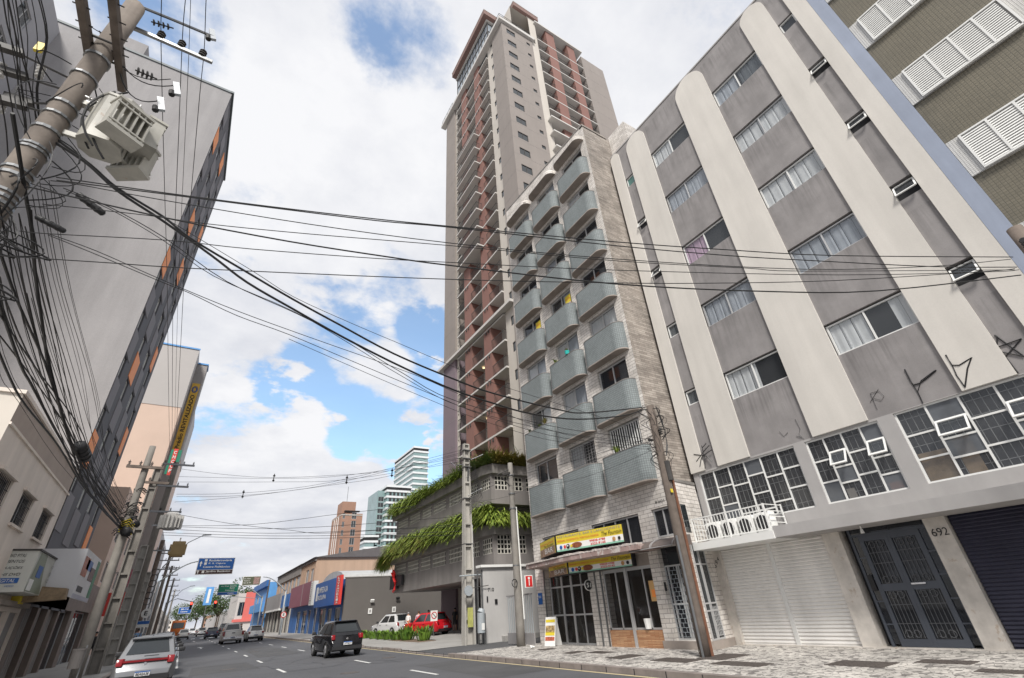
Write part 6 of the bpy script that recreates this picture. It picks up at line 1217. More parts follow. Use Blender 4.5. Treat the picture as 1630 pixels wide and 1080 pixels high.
for i in range(16):
    a = random.uniform(0, 2*pi); z0 = random.uniform(7, 9.6); z1 = z0-random.uniform(.3, 1.6); a2 = a+random.uniform(-1, 1)
    loop((.22*cos(a), .22*sin(a), z0), (.26*cos(a2), .26*sin(a2), z1), .0, random.choice([.008, .012]), (.35*cos(a), .35*sin(a), 0))
for i in range(30):
    a = random.uniform(0, 2*pi); z0 = random.uniform(5.2, 7.4); a2 = a+random.uniform(-1.4, 1.4); L_ = random.uniform(.2, .6)
    loop((.2*cos(a), .2*sin(a), z0), (.24*cos(a2), .24*sin(a2), z0-random.uniform(0, .8)), random.uniform(-.1, .3), random.choice([.007, .010, .014]), (L_*cos((a+a2)/2), L_*sin((a+a2)/2), 0))
loop((.3, .1, 10.2), (1.05, .2, 10.45), .25); loop((.3, .1, 10.0), (.95, .2, 9.9), .35); loop((.55, 0, 9.5), (.5, .0, 8.0), .1, .016, (-.25, -.1, 0)); loop((.45, -.1, 9.3), (.6, -.2, 7.9), .1, .016, (-.2, -.1, 0)); loop((.4, .1, 9.2), (.75, -.1, 7.8), .1, .018, (-.15, -.15, 0)); loop((-.3, .2, 11.0), (.9, .2, 10.5), .5, .010); loop((-.8, .1, 11.6), (-.1, .1, 10.9), .3, .01)
for i in range(5): zc = 6.1-.12*i; b.tube([(.02+.33*cos(q*pi/6), -.25+.06*i, zc+.3*sin(q*pi/6)) for q in range(13)], .009, 4)
b.build('jumper_wires', rubber, np_)
b = MB(); b.obox((-.72, .12, 9.9), (.045, 0, .01), (0, .03, 0), (0, 0, .1)); b.build('yellow_tag', yellow, np_)
# transformer
tf = thing('transformer', 'cream oil-filled transformer with three finned radiators hung on the near pole', 'transformer', (NPX+.60, NPY+.02, 8.18), 0, None, True)
w = MB(); oc = [(-.27, -.12), (-.14, -.25), (.14, -.25), (.27, -.12), (.27, .12), (.14, .25), (-.14, .25), (-.27, .12)]
w.prism(oc, lambda x, y: (x, y, 0), lambda x, y: (x, y, .98)); w.build('tank', traf, tf)
w = MB(); w.prism([(x*1.06, y*1.06) for x, y in oc], lambda x, y: (x, y, .98), lambda x, y: (x, y, 1.03)); w.build('lid', traf, tf)
w = MB(); w.box(-.52, .27, -.05, .0, .03, .12); w.box(-.52, -.2, -.05, .05, .78, .86); w.build('hanger', traf, tf)
def radiator(loc, rz):
    w = MB()
    for i in range(6): y = -.23+i*.092; w.box(.05, .27, y-.012, y+.012, .05, .62)
    w.box(.02, .29, -.26, .26, 0, .06); w.box(.02, .29, -.26, .26, .60, .65)
    for z in (.12, .52): w.tube([(-.08, 0, z), (.06, 0, z)], .03, 6); w.box(.262, .282, -.25, .25, z-.015, z+.015)
    o = w.build('radiator', traf, tf, loc=loc); o.rotation_euler = (0, 0, rz); return o
radiator((.30, .06, .30), R(20)); radiator((.18, -.24, .02), R(-55)); radiator((.26, .22, -.02+.0), R(60)); radiator((-.02, -.28, .35), R(-95)) if False else None
w = MB()
for i in range(3): insulator(w, (-.12+.14*i, .05, 1.03), (0, 0, 1), .045, 4, .26)
for i in range(4): insulator(w, (-.28, -.12+.09*i, .85), (-1, 0, .2), .03, 3, .12)
w.build('bushings', porc, tf)
def splice(label, p, d, r=.09, L=.5):
    t = thing('splice_closure', label, 'cable closure', p, 0, 'black cable closures', True); d = Vector(d).normalized(); b = MB(); b.tube([-d*L/2, -d*L*.45, d*L*.45, d*L/2], [r*.5, r, r, r*.5], 10); b.build('body', plastic, t, smooth=True)
    b = MB()
    for s_ in (-.25, 0, .25): b.tube([d*(L*s_-.015), d*(L*s_+.015)], r*1.12, 10)
    b.build('ribs', rubber, t); return t
from mathutils import Vector as V_
splice('large black splice closure hanging among the left cables', (-3.12, 15.6, 5.75), (.02, 1, -.06), .14, 1.0)
splice('slim grey-black splice on the cable below the transformer', (-2.55, 7.4, 7.28), (1, .2, -.5), .05, .42)
splice('small splice on the lower crossing cable near the pole', (-2.75, 7.2, 6.6), (1, .2, -.25), .04, .35)
splice('black splice drum on the first distant pole', (-2.9, 27.0, 5.5), (.2, 1, 0), .18, .5); splice('second black closure beside the drum on the distant pole', (-2.75, 28.2, 6.0), (0, 1, .1), .12, .6)
# following poles on the left pavement
PLB = 'poles along the left pavement'
p1 = pole('utility_pole', 'round concrete pole behind the litter bin on the left pavement', -3.0, 27.2, 9.35, .20, .13, conc, group=PLB)
p2 = pole('utility_pole', 'H-section concrete pole just behind the round pole, green stained at its foot', -2.95, 32.0, 9.5, .26, .17, conc, sq=True, group=PLB)
p3 = pole('utility_pole', 'pale H-section pole, third along the left pavement', -3.0, 38.8, 6.4, .27, .19, concl, sq=True, group=PLB)
p3b = pole('utility_pole', 'tall pole with steel crossarms carrying the long feeder wires', -2.8, 40.4, 12.1, .26, .16, conc, group=PLB)
p4 = pole('utility_pole', 'pale H-section pole, fourth along the left pavement', -3.0, 48.4, 5.7, .26, .2, concl, sq=True, group=PLB)
p5 = pole('utility_pole', 'dark pole with transformer beyond the parking sign', -3.1, 56, 9.0, .24, .17, wood, group=PLB)
p6 = pole('utility_pole', 'slim pole with three-tier crossarms against the sky', -3.0, 76, 10.4, .22, .15, conc, group=PLB)
p7 = pole('utility_pole', 'slim dark pole right behind the three-tier pole', -3.0, 92, 10.2, .22, .15, wood, group=PLB)
p8 = pole('utility_pole', 'farther pole on the left with street lamp arm', -3.0, 118, 10.5, .22, .15, conc, group=PLB)
p9 = pole('utility_pole', 'farthest visible pole on the left pavement', -3.0, 150, 10.5, .22, .15, conc, group=PLB)
b = MB(); b.tube([(-.02, 0, 0), (.0, 0, 1.5)], .27, 4); 
def arms(t, zs, L=1.0, m=wood, ins=True, off=0):
    b = MB(); i_ = MB()
    for z in zs:
        b.obox((off, -.2, z), (L, 0, 0), (0, .05, 0), (0, 0, .06))
        for k in range(4): insulator(i_, (off-L*.9+L*1.8*k/3, -.2, z+.06), (0, 0, 1), .06, 3, .2)
    b.build('crossarm', m, t); i_.build('insulators', darksteel, t)
arms(p1, [8.2], .7); arms(p2, [8.6], .7, wood); arms(p3b, [8.6, 10.3, 11.8], .95, steel, off=.2); arms(p5, [8.0], .8, steel); arms(p6, [10.0, 9.2, 8.2], 1.1, steel); arms(p7, [9.8, 8.8], 1.0, steel); arms(p8, [10, 9], 1.0, steel); arms(p9, [10, 9], 1.0, steel)
b = MB(); random.seed(8)
for i in range(60):
    a = random.uniform(0, 6.3); z0 = random.uniform(5.0, 7.2); c_ = random.uniform(.12, .3); b.tube([(.12*cos(a)+c_*cos(a+q*.5), .2*sin(a)+.1*sin(q), z0+c_*sin(q*.5)*.8) for q in range(9)], random.choice([.010, .016, .024]), 4)
b.build('cable_tangle', rubber, p1)
b = MB(); 
for i in range(5): b.tube([(-.2, -.1, 5.4+.1*i), (.1, -.35, 5.5+.1*i), (.3, -.1, 5.3+.1*i)], .018, 4)
b.build('yellow_ties', yellow, p1)
b = MB()
for k in range(6): b.tube([(.45+.25*cos(q*pi/5), -.1, 3.6+.4*k+.22*sin(q*pi/5)) for q in range(11)], .02, 4)
b.build('coiled_cables', rubber, p4)
t = thing('transformer', 'round light grey transformer with vertical fins on the distant left poles', 'transformer', (-1.9, 36.5, 7.0), 0, None, True)
w = MB(); w.tube([(0, 0, 0), (0, 0, .08), (0, 0, .9), (0, 0, 1.0)], [.3, .42, .42, .3], 14); w.build('tank', porc, t); w = MB()
for i in range(18): a = i*2*pi/18; w.obox((.52*cos(a), .52*sin(a), .45), (.11*cos(a), .11*sin(a), 0), (-.012*sin(a), .012*cos(a), 0), (0, 0, .36))
w.build('fins', porc, t); w = MB(); w.box(-.9, -.3, -.04, .04, .2, .3); w.build('hanger', steel, t)
t = thing('transformer', 'yellowish boxy transformer hanging beyond the sign gantry', 'transformer', (-1.9, 60.0, 8.0), 0, None, True)
w = MB(); w.box(-.55, .55, -.4, .4, 0, 1.4); w.build('tank', mat('ochre_paint', (.38, .28, .13), .6, .1), t, bevel=.06); w = MB()
for i in range(6): w.box(-.7, .7, -.42+i*.15, -.38+i*.15, .2, 1.1)
insulator(w, (0, 0, 1.4), (0, 0, 1), .08, 3, .4); w.build('fins', MATS['ochre_paint'], t)
# litter bins
t = thing('litter_bin', 'dark grey cylindrical litter bin in front of the round pole on the left pavement', 'litter bin', (-2.95, 25.6, .14), 0, None, True)
b = MB(); b.tube([(0, 0, .55), (0, 0, 1.1)], .2, 16); b.tube([(0, 0, 1.1), (0, 0, 1.16)], .215, 16); b.build('bin', podg, t); b = MB(); b.box(.16, .2, -.03, .03, 0, 1.25); b.build('post', steel, t); b = MB(); b.tube([(0, 0, 1.161), (0, 0, 1.165)], .17, 16); b.build('opening', dark, t)
t = thing('litter_bin', 'steel cylindrical litter bin on a post next to the pale concrete pole', 'litter bin', (12.55, 23.4, .1), 0, None, True)
b = MB(); b.tube([(0, 0, .5), (0, 0, 1.35)], .19, 16); b.tube([(0, 0, 1.35), (.06, 0, 1.5)], [.19, .14], 16); b.build('bin', steelp, t); b = MB(); b.box(.2, .25, -.03, .03, 0, 1.3); b.build('post', steel, t); b = MB(); b.box(-.08, .08, -.2, -.19, .62, .9); b.build('sticker', signw, t)
# right side poles
rp = pole('utility_pole', 'weathered wooden pole tangled with cables in front of the stone building', 12.0, 9.9, 7.25, .155, .125, wood, lean=(.12, .02), n=14)
b = MB(); b.tube([(-.16, -.06, 0), (-.13, -.05, 3.0)], .035, 8); b.build('conduit', steel, rp); b = MB(); b.tube([(.16, -.1, 0), (.26, -.08, 5.2)], .045, 8); b.build('rusty_pipe', mat('rust_pipe', (.16, .07, .04), .8, .3, 5), rp)
b = MB(); random.seed(21)
for i in range(34):
    a = random.uniform(1.6, 5.0); z0 = random.uniform(5.4, 7.2); l = random.uniform(.2, .55); x0 = .1
    l *= .75; dz_ = random.uniform(.15, .6); b.tube([(x0+(.13+l*.8*sin(pi*q/7))*cos(a+.08*q), (.13+l*.8*sin(pi*q/7))*sin(a+.08*q), z0+.06*sin(pi*q/7)-dz_*q/7) for q in range(8)], random.choice([.006, .009, .014]), 4)
for i in range(3): b.tube([(.2, -.15, 7.1), (.42, -.1, 6.6-.2*i), (.36, -.12, 5.9-.1*i), (.2, -.1, 5.4)], .014, 4)
b.build('cable_tangle', rubber, rp)
b = MB(); insulator(b, (-.35, 0, 5.9), (1, 0, 0), .05, 3, .2); insulator(b, (.12, -.16, 6.1), (0, 0, 1), .07, 3, .2); b.tube([(.1, -.14, 4.6), (.1, -.14, 5.2)], .09, 8); b.build('fittings', darksteel, rp)
b = MB(); b.box(-.05, .05, -.17, -.155, 4.22, 4.33); b.build('yellow_tag', yellow, rp)
lp = pole('street_pole', 'tall pale H-section concrete pole beside the driveway', 12.4, 24.5, 10.3, .30, .17, concl, sq=True)
b = MB(); b.tube([(.32, -.1, 0), (.27, -.05, 5.6)], .05, 8); b.build('white_conduit', signw, lp)
b = MB()
for z in (4.6, 7.0, 8.8, 9.3, 9.8): b.box(-.25, .25, -.19, .19, z, z+.04)
b.tube([(.1, 0, 7.2), (.9, -.2, 7.6)], .03, 6); b.tube([(.1, 0, 9.2), (1.0, -.3, 9.6)], .03, 6); b.tube([(.1, 0, 8.0), (.1, -.1, 8.8)], .06, 6); b.tube([(-.1, 0, 9.0), (-.7, .1, 8.9), (-.9, .2, 9.1)], .025, 5); b.build('brackets', steel, lp)
b = MB()
for i in range(10): b.tube([(.1, -.15, 9.3-.1*i), (.5+.05*i, -.2, 8.9-.2*i), (.35, -.2, 7.4-.1*i), (.1, -.15, 7.0-.1*i)], .01, 4)
for i in range(3): b.tube([(-.2, 0, 9.2), (-.75-.1*i, .1, 9.4-.2*i), (-.5, .1, 8.8-.1*i), (-.15, 0, 8.6)], .012, 4)
b.build('cable_loops', rubber, lp)
b = MB(); b.box(-.14, .16, -.23, -.2, .75, 1.6); b.build('painted_patch', mat('yellow_green_paint', (.40, .40, .12), .8, .2, 5), lp)
b = MB(); b.tube([(-.6, -.25, 3.05), (1.1, -.35, 3.1)], .035, 6); b.build('horizontal_arm', steelp, lp)
mi = thing('convex_mirror', 'round grey safety mirror seen from the back on an arm of the pale pole', 'mirror', (12.15, 23.9, 2.45), 0, None, True); b = MB(); b.tube([(0, 0, 0), (0, .05, 0), (0, .1, 0)], [.24, .24, .1], 18); b.build('disc', steelp, mi); b = MB(); b.tube([(.1, .05, .1), (1.1, -.1, .2)], .02, 6); b.build('arm', darksteel, mi)
kp = pole('utility_pole', 'short round concrete pole with a white conduit before the barred gate', 12.55, 19.85, 7.95, .19, .12, conc, n=14)
b = MB(); b.tube([(.2, -.05, 1.0), (.17, -.03, 5.7)], .045, 8); b.build('white_conduit', signw, kp)
b = MB(); b.tube([(-.8, 0, 7.2), (0, 0, 7.55)], .03, 6); b.tube([(0, 0, 6.6), (-.6, -.1, 7.1)], .03, 6); b.obox((-.2, -.05, 7.3), (.35, .05, .1), (0, .06, 0), (-.01, 0, .05)); b.build('brackets', darksteel, kp)
bands(kp, [(3.1, .05), (5.6, .05), (6.3, .05), (7.2, .04), (2.0, .04)], .17)
b = MB(); b.tube([(.02, -.19, 2.35), (.02, -.25, 2.35)], .2, 14); 
b = MB(); b.tube([(-.24+.0*q+.14*cos(q*pi/5), -.15, 2.4+.16*sin(q*pi/5)) for q in range(11)], .02, 5); b.build('cable_coil', rubber, kp)
# pole at the right frame edge
ep = pole('utility_pole', 'brown wooden pole top at the right edge where the crossing cables end', 12.4, .32, 7.45, .15, .12, wood, n=12)
b = MB(); b.tube([(-.35, 0, 6.9), (-.1, 0, 6.9)], .05, 8); b.tube([(-.45, .1, 6.5), (-.1, 0, 6.6)], .04, 8)
for i in range(8): b.tube([(-.35, .05, 6.9-.07*i), (-.3, -.1, 6.4-.1*i), (-.1, -.05, 6.2)], .014, 4)
b.build('fittings', rubber, ep)
# street lights and sign gantries -------------------------------------
def gantry(name, label, x, y, h, arm, zs, m=steelp, cat='sign gantry', base=.12, r=.11, group=None):
    t = thing(name, label, cat, (x, y, base), 0, group, True); b = MB(); b.tube([(0, 0, 0), (0, 0, h)], r, 8); b.build('post', m, t, smooth=True)
    b = MB(); n = 8; b.tube([(arm*(1-cos(i/n*pi/2))*1.0 if False else arm*(i/n), 0, h-.1+(zs-h+.1)*sin(i/n*pi/2)) for i in range(n+1)], [r*.8]*4+[r*.6]*5, 6); b.build('arm', m, t, smooth=True); return t
zb = zr(66)
gantry('sign_gantry', 'grey pole with long curved arm holding the blue direction sign', -2.9, 65.5, 6.2, 3.2, 8.0)
def road_sign(label, x0, x1, y, z0, z1, m, rows, m2=None, z2=None):
    t = thing('direction_sign', label, 'road sign', ((x0+x1)/2, y, z0)); b = MB(); b.box(x0, x1, y, y+.08, z0, z1); b.build('panel', signw, t)
    b = MB(); e = .06; zz_ = z2 or z0+e; b.box(x0+e, x1-e, y-.01, y, zz_, z1-e); b.build('field', m, t)
    if m2: b = MB(); b.box(x0+e, x1-e, y-.01, y, z0+e, z2-.05); b.build('lower_field', m2, t)
    for s_, a, z, w_, h in rows: text(t, 'lettering', s_, (x0+a, y-.02, z0+z), (1, 0, 0), (0, 0, 1), w_, h, signw, bold=True)
    return t
t = road_sign('large blue direction sign reading Rodoferroviária over the road', .1, 3.65, 65.3, 6.78, 8.45, signblue, [('Rodoferroviária', 1.05, 1.30, 2.2, .20), ('P. S. Cajuru', 1.05, .98, 1.6, .2), ('Centro Politécnico', .6, .66, 2.6, .2), ('Jardim Botânico', .95, .17, 2.35, .22)], mat('brown_sign', (.05, .02, .02), .5, .05), 7.26)
def arrow(t, x, y, z, h): b = MB(); b.prism([(-.05, 0), (.05, 0), (.05, h*.5), (.13, h*.5), (0, h), (-.13, h*.5), (-.05, h*.5)], lambda a, c: (x+a, y-.02, z+c), lambda a, c: (x+a, y-.025, z+c)); return b.build('arrow', signw, t)
arrow(t, .42, 65.3, 7.6, .55); arrow(t, .32, 65.3, 6.9, .35)
for x, z in ((.85, 8.07), (.85, 7.75), (.8, 6.93)): b = MB(); b.box(x-.12, x+.12, 65.27, 65.29, z, z+.24); b.build('symbol', signw, t)
gantry('sign_gantry', 'grey pole with arm holding the dark information sign on the right pavement', 11.4, 78, 5.4, -3.2, 7.2)
b = road_sign('dark olive information sign with pale frame over the right lanes', 5.75, 7.95, 78, 6.35, 7.45, mat('dark_olive', (.09, .10, .06), .5, .1), [('Av. Sete', .15, .75, .8, .12), ('Centro', .2, .5, .7, .12), ('Alto da XV', .15, .25, .9, .12)])
q = MB(); q.box(7.1, 7.8, 77.97, 77.99, 6.5, 7.3); q.build('map_picture', mat('map_print', (.3, .2, .18), .6, .8, 14), b)
gantry('sign_gantry', 'grey pole with arm holding the green direction sign', 11.0, 100, 5.6, -4.0, 7.6)
t = road_sign('green and blue direction sign over the middle lanes', 3.95, 6.95, 99, 6.30, 7.95, green, [('Av. Pres. Getúlio', .35, 1.25, 2.3, .18), ('Batel', 1.7, .95, .7, .18), ('Rebouças', 1.1, .62, 1.3, .18), ('Capão', 1.5, .15, .9, .2)], signblue, 6.78)
road_sign('small distant blue direction sign above the left lane', -1.25, 1.4, 150, 5.2, 6.6, signblue, [('BR-116', .5, .8, 1.5, .3), ('Centro', .5, .3, 1.4, .3)])
gantry('sign_gantry', 'distant thin gantry carrying the small blue sign', -3.0, 150.3, 5.5, 3.0, 6.8)
for (x, y, z, ax, lb) in ((.75, 104, 5.25, -3.6, 'red traffic light hanging over the left lane'), (4.25, 104, 5.25, 3.2, 'red traffic light hanging over the middle lane beside the green sign')):
    t = thing('traffic_light', lb, 'traffic light', (x, y, z), 0, 'traffic lights over the lanes', True); b = MB(); b.box(-.2, .2, -.12, .12, -.6, .55); b.build('housing', plastic, t); b = MB(); b.tube([(0, -.13, .3), (0, -.15, .3)], .17, 12); b.build('red_lamp', lamp_red, t)
    b = MB()
    for zz_ in (-.05, -.4): b.tube([(0, -.13, zz_), (0, -.15, zz_)], .13, 12)
    b.build('unlit_lamp', dark, t); b = MB(); b.tube([(0, 0, .55), (ax*.6, 0, 1.1), (ax*(1.0 if ax < 0 else 1.9), 0, .6), (ax*(1.02 if ax < 0 else 2.0), 0, -5)], .06, 6); b.build('mast_arm', steelp, t)
for (x, y, z, ax, lb) in ((-3.0, 62, 10.3, 3.0, 'street lamp arm reaching over the road above the blue sign'), (-3.0, 118, 9.0, 3.0, 'street lamp arm on the farther left pole'), (-3, 170, 8.6, 3, 'last street lamp arm on the left side')):
    t = thing('street_lamp', lb, 'street lamp', (x, y, .3), 0, 'street lamps on the left side', True); b = MB(); b.tube([(0, 0, 0), (0, 0, z*.62), (.2, 0, z*.68), (ax*.6, 0, z*.9), (ax, 0, z-.3)], [.1, .08, .06, .05, .04], 6); b.build('post', steelp, t, smooth=True); b = MB(); b.obox((ax+.3, 0, z-.27), (.4, 0, .03), (0, .13, 0), (0, 0, .05)); b.build('lamp_head', steelp, t)
t = thing('parking_sign', 'round white sign with letter E on a post by the left kerb', 'road sign', (-2.5, 50.5, .15), 0, None, True)
b = MB(); b.tube([(0, 0, 0), (0, 0, 3.2)], .035, 6); b.build('post', steel, t); b = MB(); b.tube([(0, -.04, 2.85), (0, -.07, 2.85)], .32, 18); b.build('disc', signw, t); text(t, 'lettering', 'E', (-.12, -.08, 2.7), (1, 0, 0), (0, 0, 1), .22, .3, black, bold=True); b = MB(); b.box(-.4, .4, -.07, -.04, 1.9, 2.35); b.build('lower_plate', signw, t); b = MB(); b.box(-.38, .38, -.08, -.07, 2.12, 2.33); b.build('blue_field', signblue, t)
t = thing('no_parking_sign', 'round red-rimmed no parking sign on the right pavement pole', 'road sign', (11.25, 76, .13), 0, None, True)
b = MB(); b.tube([(0, 0, 0), (0, 0, 3.5)], .06, 6); b.build('post', steelp, t); b = MB(); b.tube([(0, -.07, 2.5), (0, -.09, 2.5)], .36, 18); b.build('rim', red, t); b = MB(); b.tube([(0, -.09, 2.5), (0, -.1, 2.5)], .27, 18); b.build('disc', signw, t); text(t, 'lettering', 'E', (-.1, -.11, 2.37), (1, 0, 0), (0, 0, 1), .2, .28, black, bold=True)
p_ = pole('street_pole', 'plain dark post in front of the light blue building', 11.2, 96, 8.2, .13, .1, wood)
t = thing('vertical_banner', 'tall blue vertical banner sign in the far distance', 'sign', (4.6, 160, 5), 0, None, True); b = MB(); b.box(-.9, .9, -.1, .1, 2.1, 6.3); b.build('panel', lblue, t); b = MB(); b.tube([(0, .2, -5), (0, .2, 6)], .12, 6); b.build('post', steel, t)
for i, ch in enumerate('HOTEL'): text(t, 'lettering', ch, (-.3, -.12, 5.4-.75*i), (1, 0, 0), (0, 0, 1), .6, .5, signw, bold=True) if False else None
q = MB(); q.box(-.3, .3, -.13, -.11, 2.6, 5.8); q.build('pale_mark', signw, t)
# ------------------------------------------------------------------ cables
GL = {'cross': 'thin cables crossing from the near pole to the right edge pole', 'bundle': 'cables running from the near pole to the wooden pole', 'right': 'cables between the two right-hand poles', 'middle': 'long spans from the left poles to the pale pole', 'lower': 'lower spans above the distant street', 'feeder': 'bare feeder wires running along the street at the top', 'comms': 'cables fanning down the left pavement poles', 'upper': 'cables beside the near pole at the left edge'}
LB = {'cross': 'thin black cable crossing the whole picture to the right edge pole', 'bundle': 'black cable sagging from the near pole to the wooden pole', 'right': 'short black cable between the pale pole and the wooden pole', 'middle': 'long thin cable spanning the sky to the pale concrete pole', 'lower': 'low thin cable spanning above the distant road', 'feeder': 'vertical-looking feeder wire running down the street from the steel crossarm', 'comms': 'black cable in the dense fan over the left pavement', 'upper': 'black cable passing beside the near pole at the left edge'}
ring = 0
def smooth_pts(p):
    p = [Vector(q) for q in p]; o = []
    for i in range(len(p)-1):
        a = p[max(i-1, 0)]; b_ = p[i]; c = p[i+1]; d = p[min(i+2, len(p)-1)]
        for k in range(4):
            t_ = k/4; o.append(.5*((2*b_)+(c-a)*t_+(2*a-5*b_+4*c-d)*t_*t_+(3*b_-a-3*c+d)*t_**3))
    o.append(p[-1]); return o
CN = {'cross': ['topmost thin cable crossing the picture to the right edge pole', 'thin cable just under the topmost one crossing to the right edge pole', 'third thin crossing cable, which rises again over the cream pilasters', 'faint fourth cable crossing just below the first three', 'thick crossing cable that sags lowest over the curved balconies before rising to the right edge', 'nearly straight faint cable below the upper group of crossing cables', 'lowest left of the crossing cables, almost level over the sky'],
 'bundle': ['upper of the two thick twisted cables running to the wooden pole', 'lower of the two thick twisted cables running to the wooden pole', 'thin cable right below the thick twisted pair', 'second thin cable below the thick twisted pair', 'thin cable above the thick twisted pair over the sky', 'upper strand of the loose low pair left of the thick twisted cables', 'lower strand of the loose low pair left of the thick twisted cables', 'short faint strand joining the loose low pair halfway'],
 'right': ['cable dropping in front of the lowest balconies between pale pole and wooden pole', 'lower cable between pale pole and wooden pole', 'upper nearly level cable between pale pole and wooden pole'],
 'feeder': ['leftmost bare feeder wire on the steel crossarm', 'middle bare feeder wire on the steel crossarm', 'rightmost bare feeder wire on the steel crossarm', 'faint fourth wire between the bare feeders'],
 'middle': ['uppermost long span to the pale pole', 'second long span to the pale pole', 'level third long span to the pale pole', 'upper of the rising lower spans to the pale pole', 'lower of the rising spans to the pale pole', 'rising span with spacers to the pale pole'],
 'lower': ['dotted span dipping from left to right above the road', 'span rising rightwards past the brick tower', 'second low span above the road', 'third low span above the road', 'fourth low span above the road', 'lowest span above the road']}
for k, r, pts in CABLES:
    n_ = CN.get(k); lb = n_.pop(0) if n_ else LB[k]
    b = MB(); b.tube(smooth_pts(pts), r*.62, 5); o = b.build('overhead_cable', rubber); tag(o, lb, 'cable', GL[k])
for (x, y, z, i) in SPACERS:
    t = thing('cable_spacer', 'small black spacer clipping the long spans, number %s from the left' % ['one', 'two', 'three', 'four'][i], 'cable spacer', (x, y, z), 0, 'spacers on the long spans', True); t['label'] = ['leftmost black spacer clipping the rising spans over the sky', 'black spacer on the upper spans just right of the leftmost one', 'third black spacer over the sky towards the glass towers', 'rightmost black spacer left of the tallest glass tower'][i]
    b = MB(); b.box(-.025, .025, -.03, .03, -.26, .26); b.box(-.07, .07, -.03, .03, -.2, -.13); b.box(-.07, .07, -.03, .03, .1, .17); b.build('clip', rubber, t)
for i, (x, y, z) in enumerate([(3.2, 34.0, 0), (1.6, 35.6, 0), (6.7, 30.3, 0), (9.0, 27.9, 0)]): pass
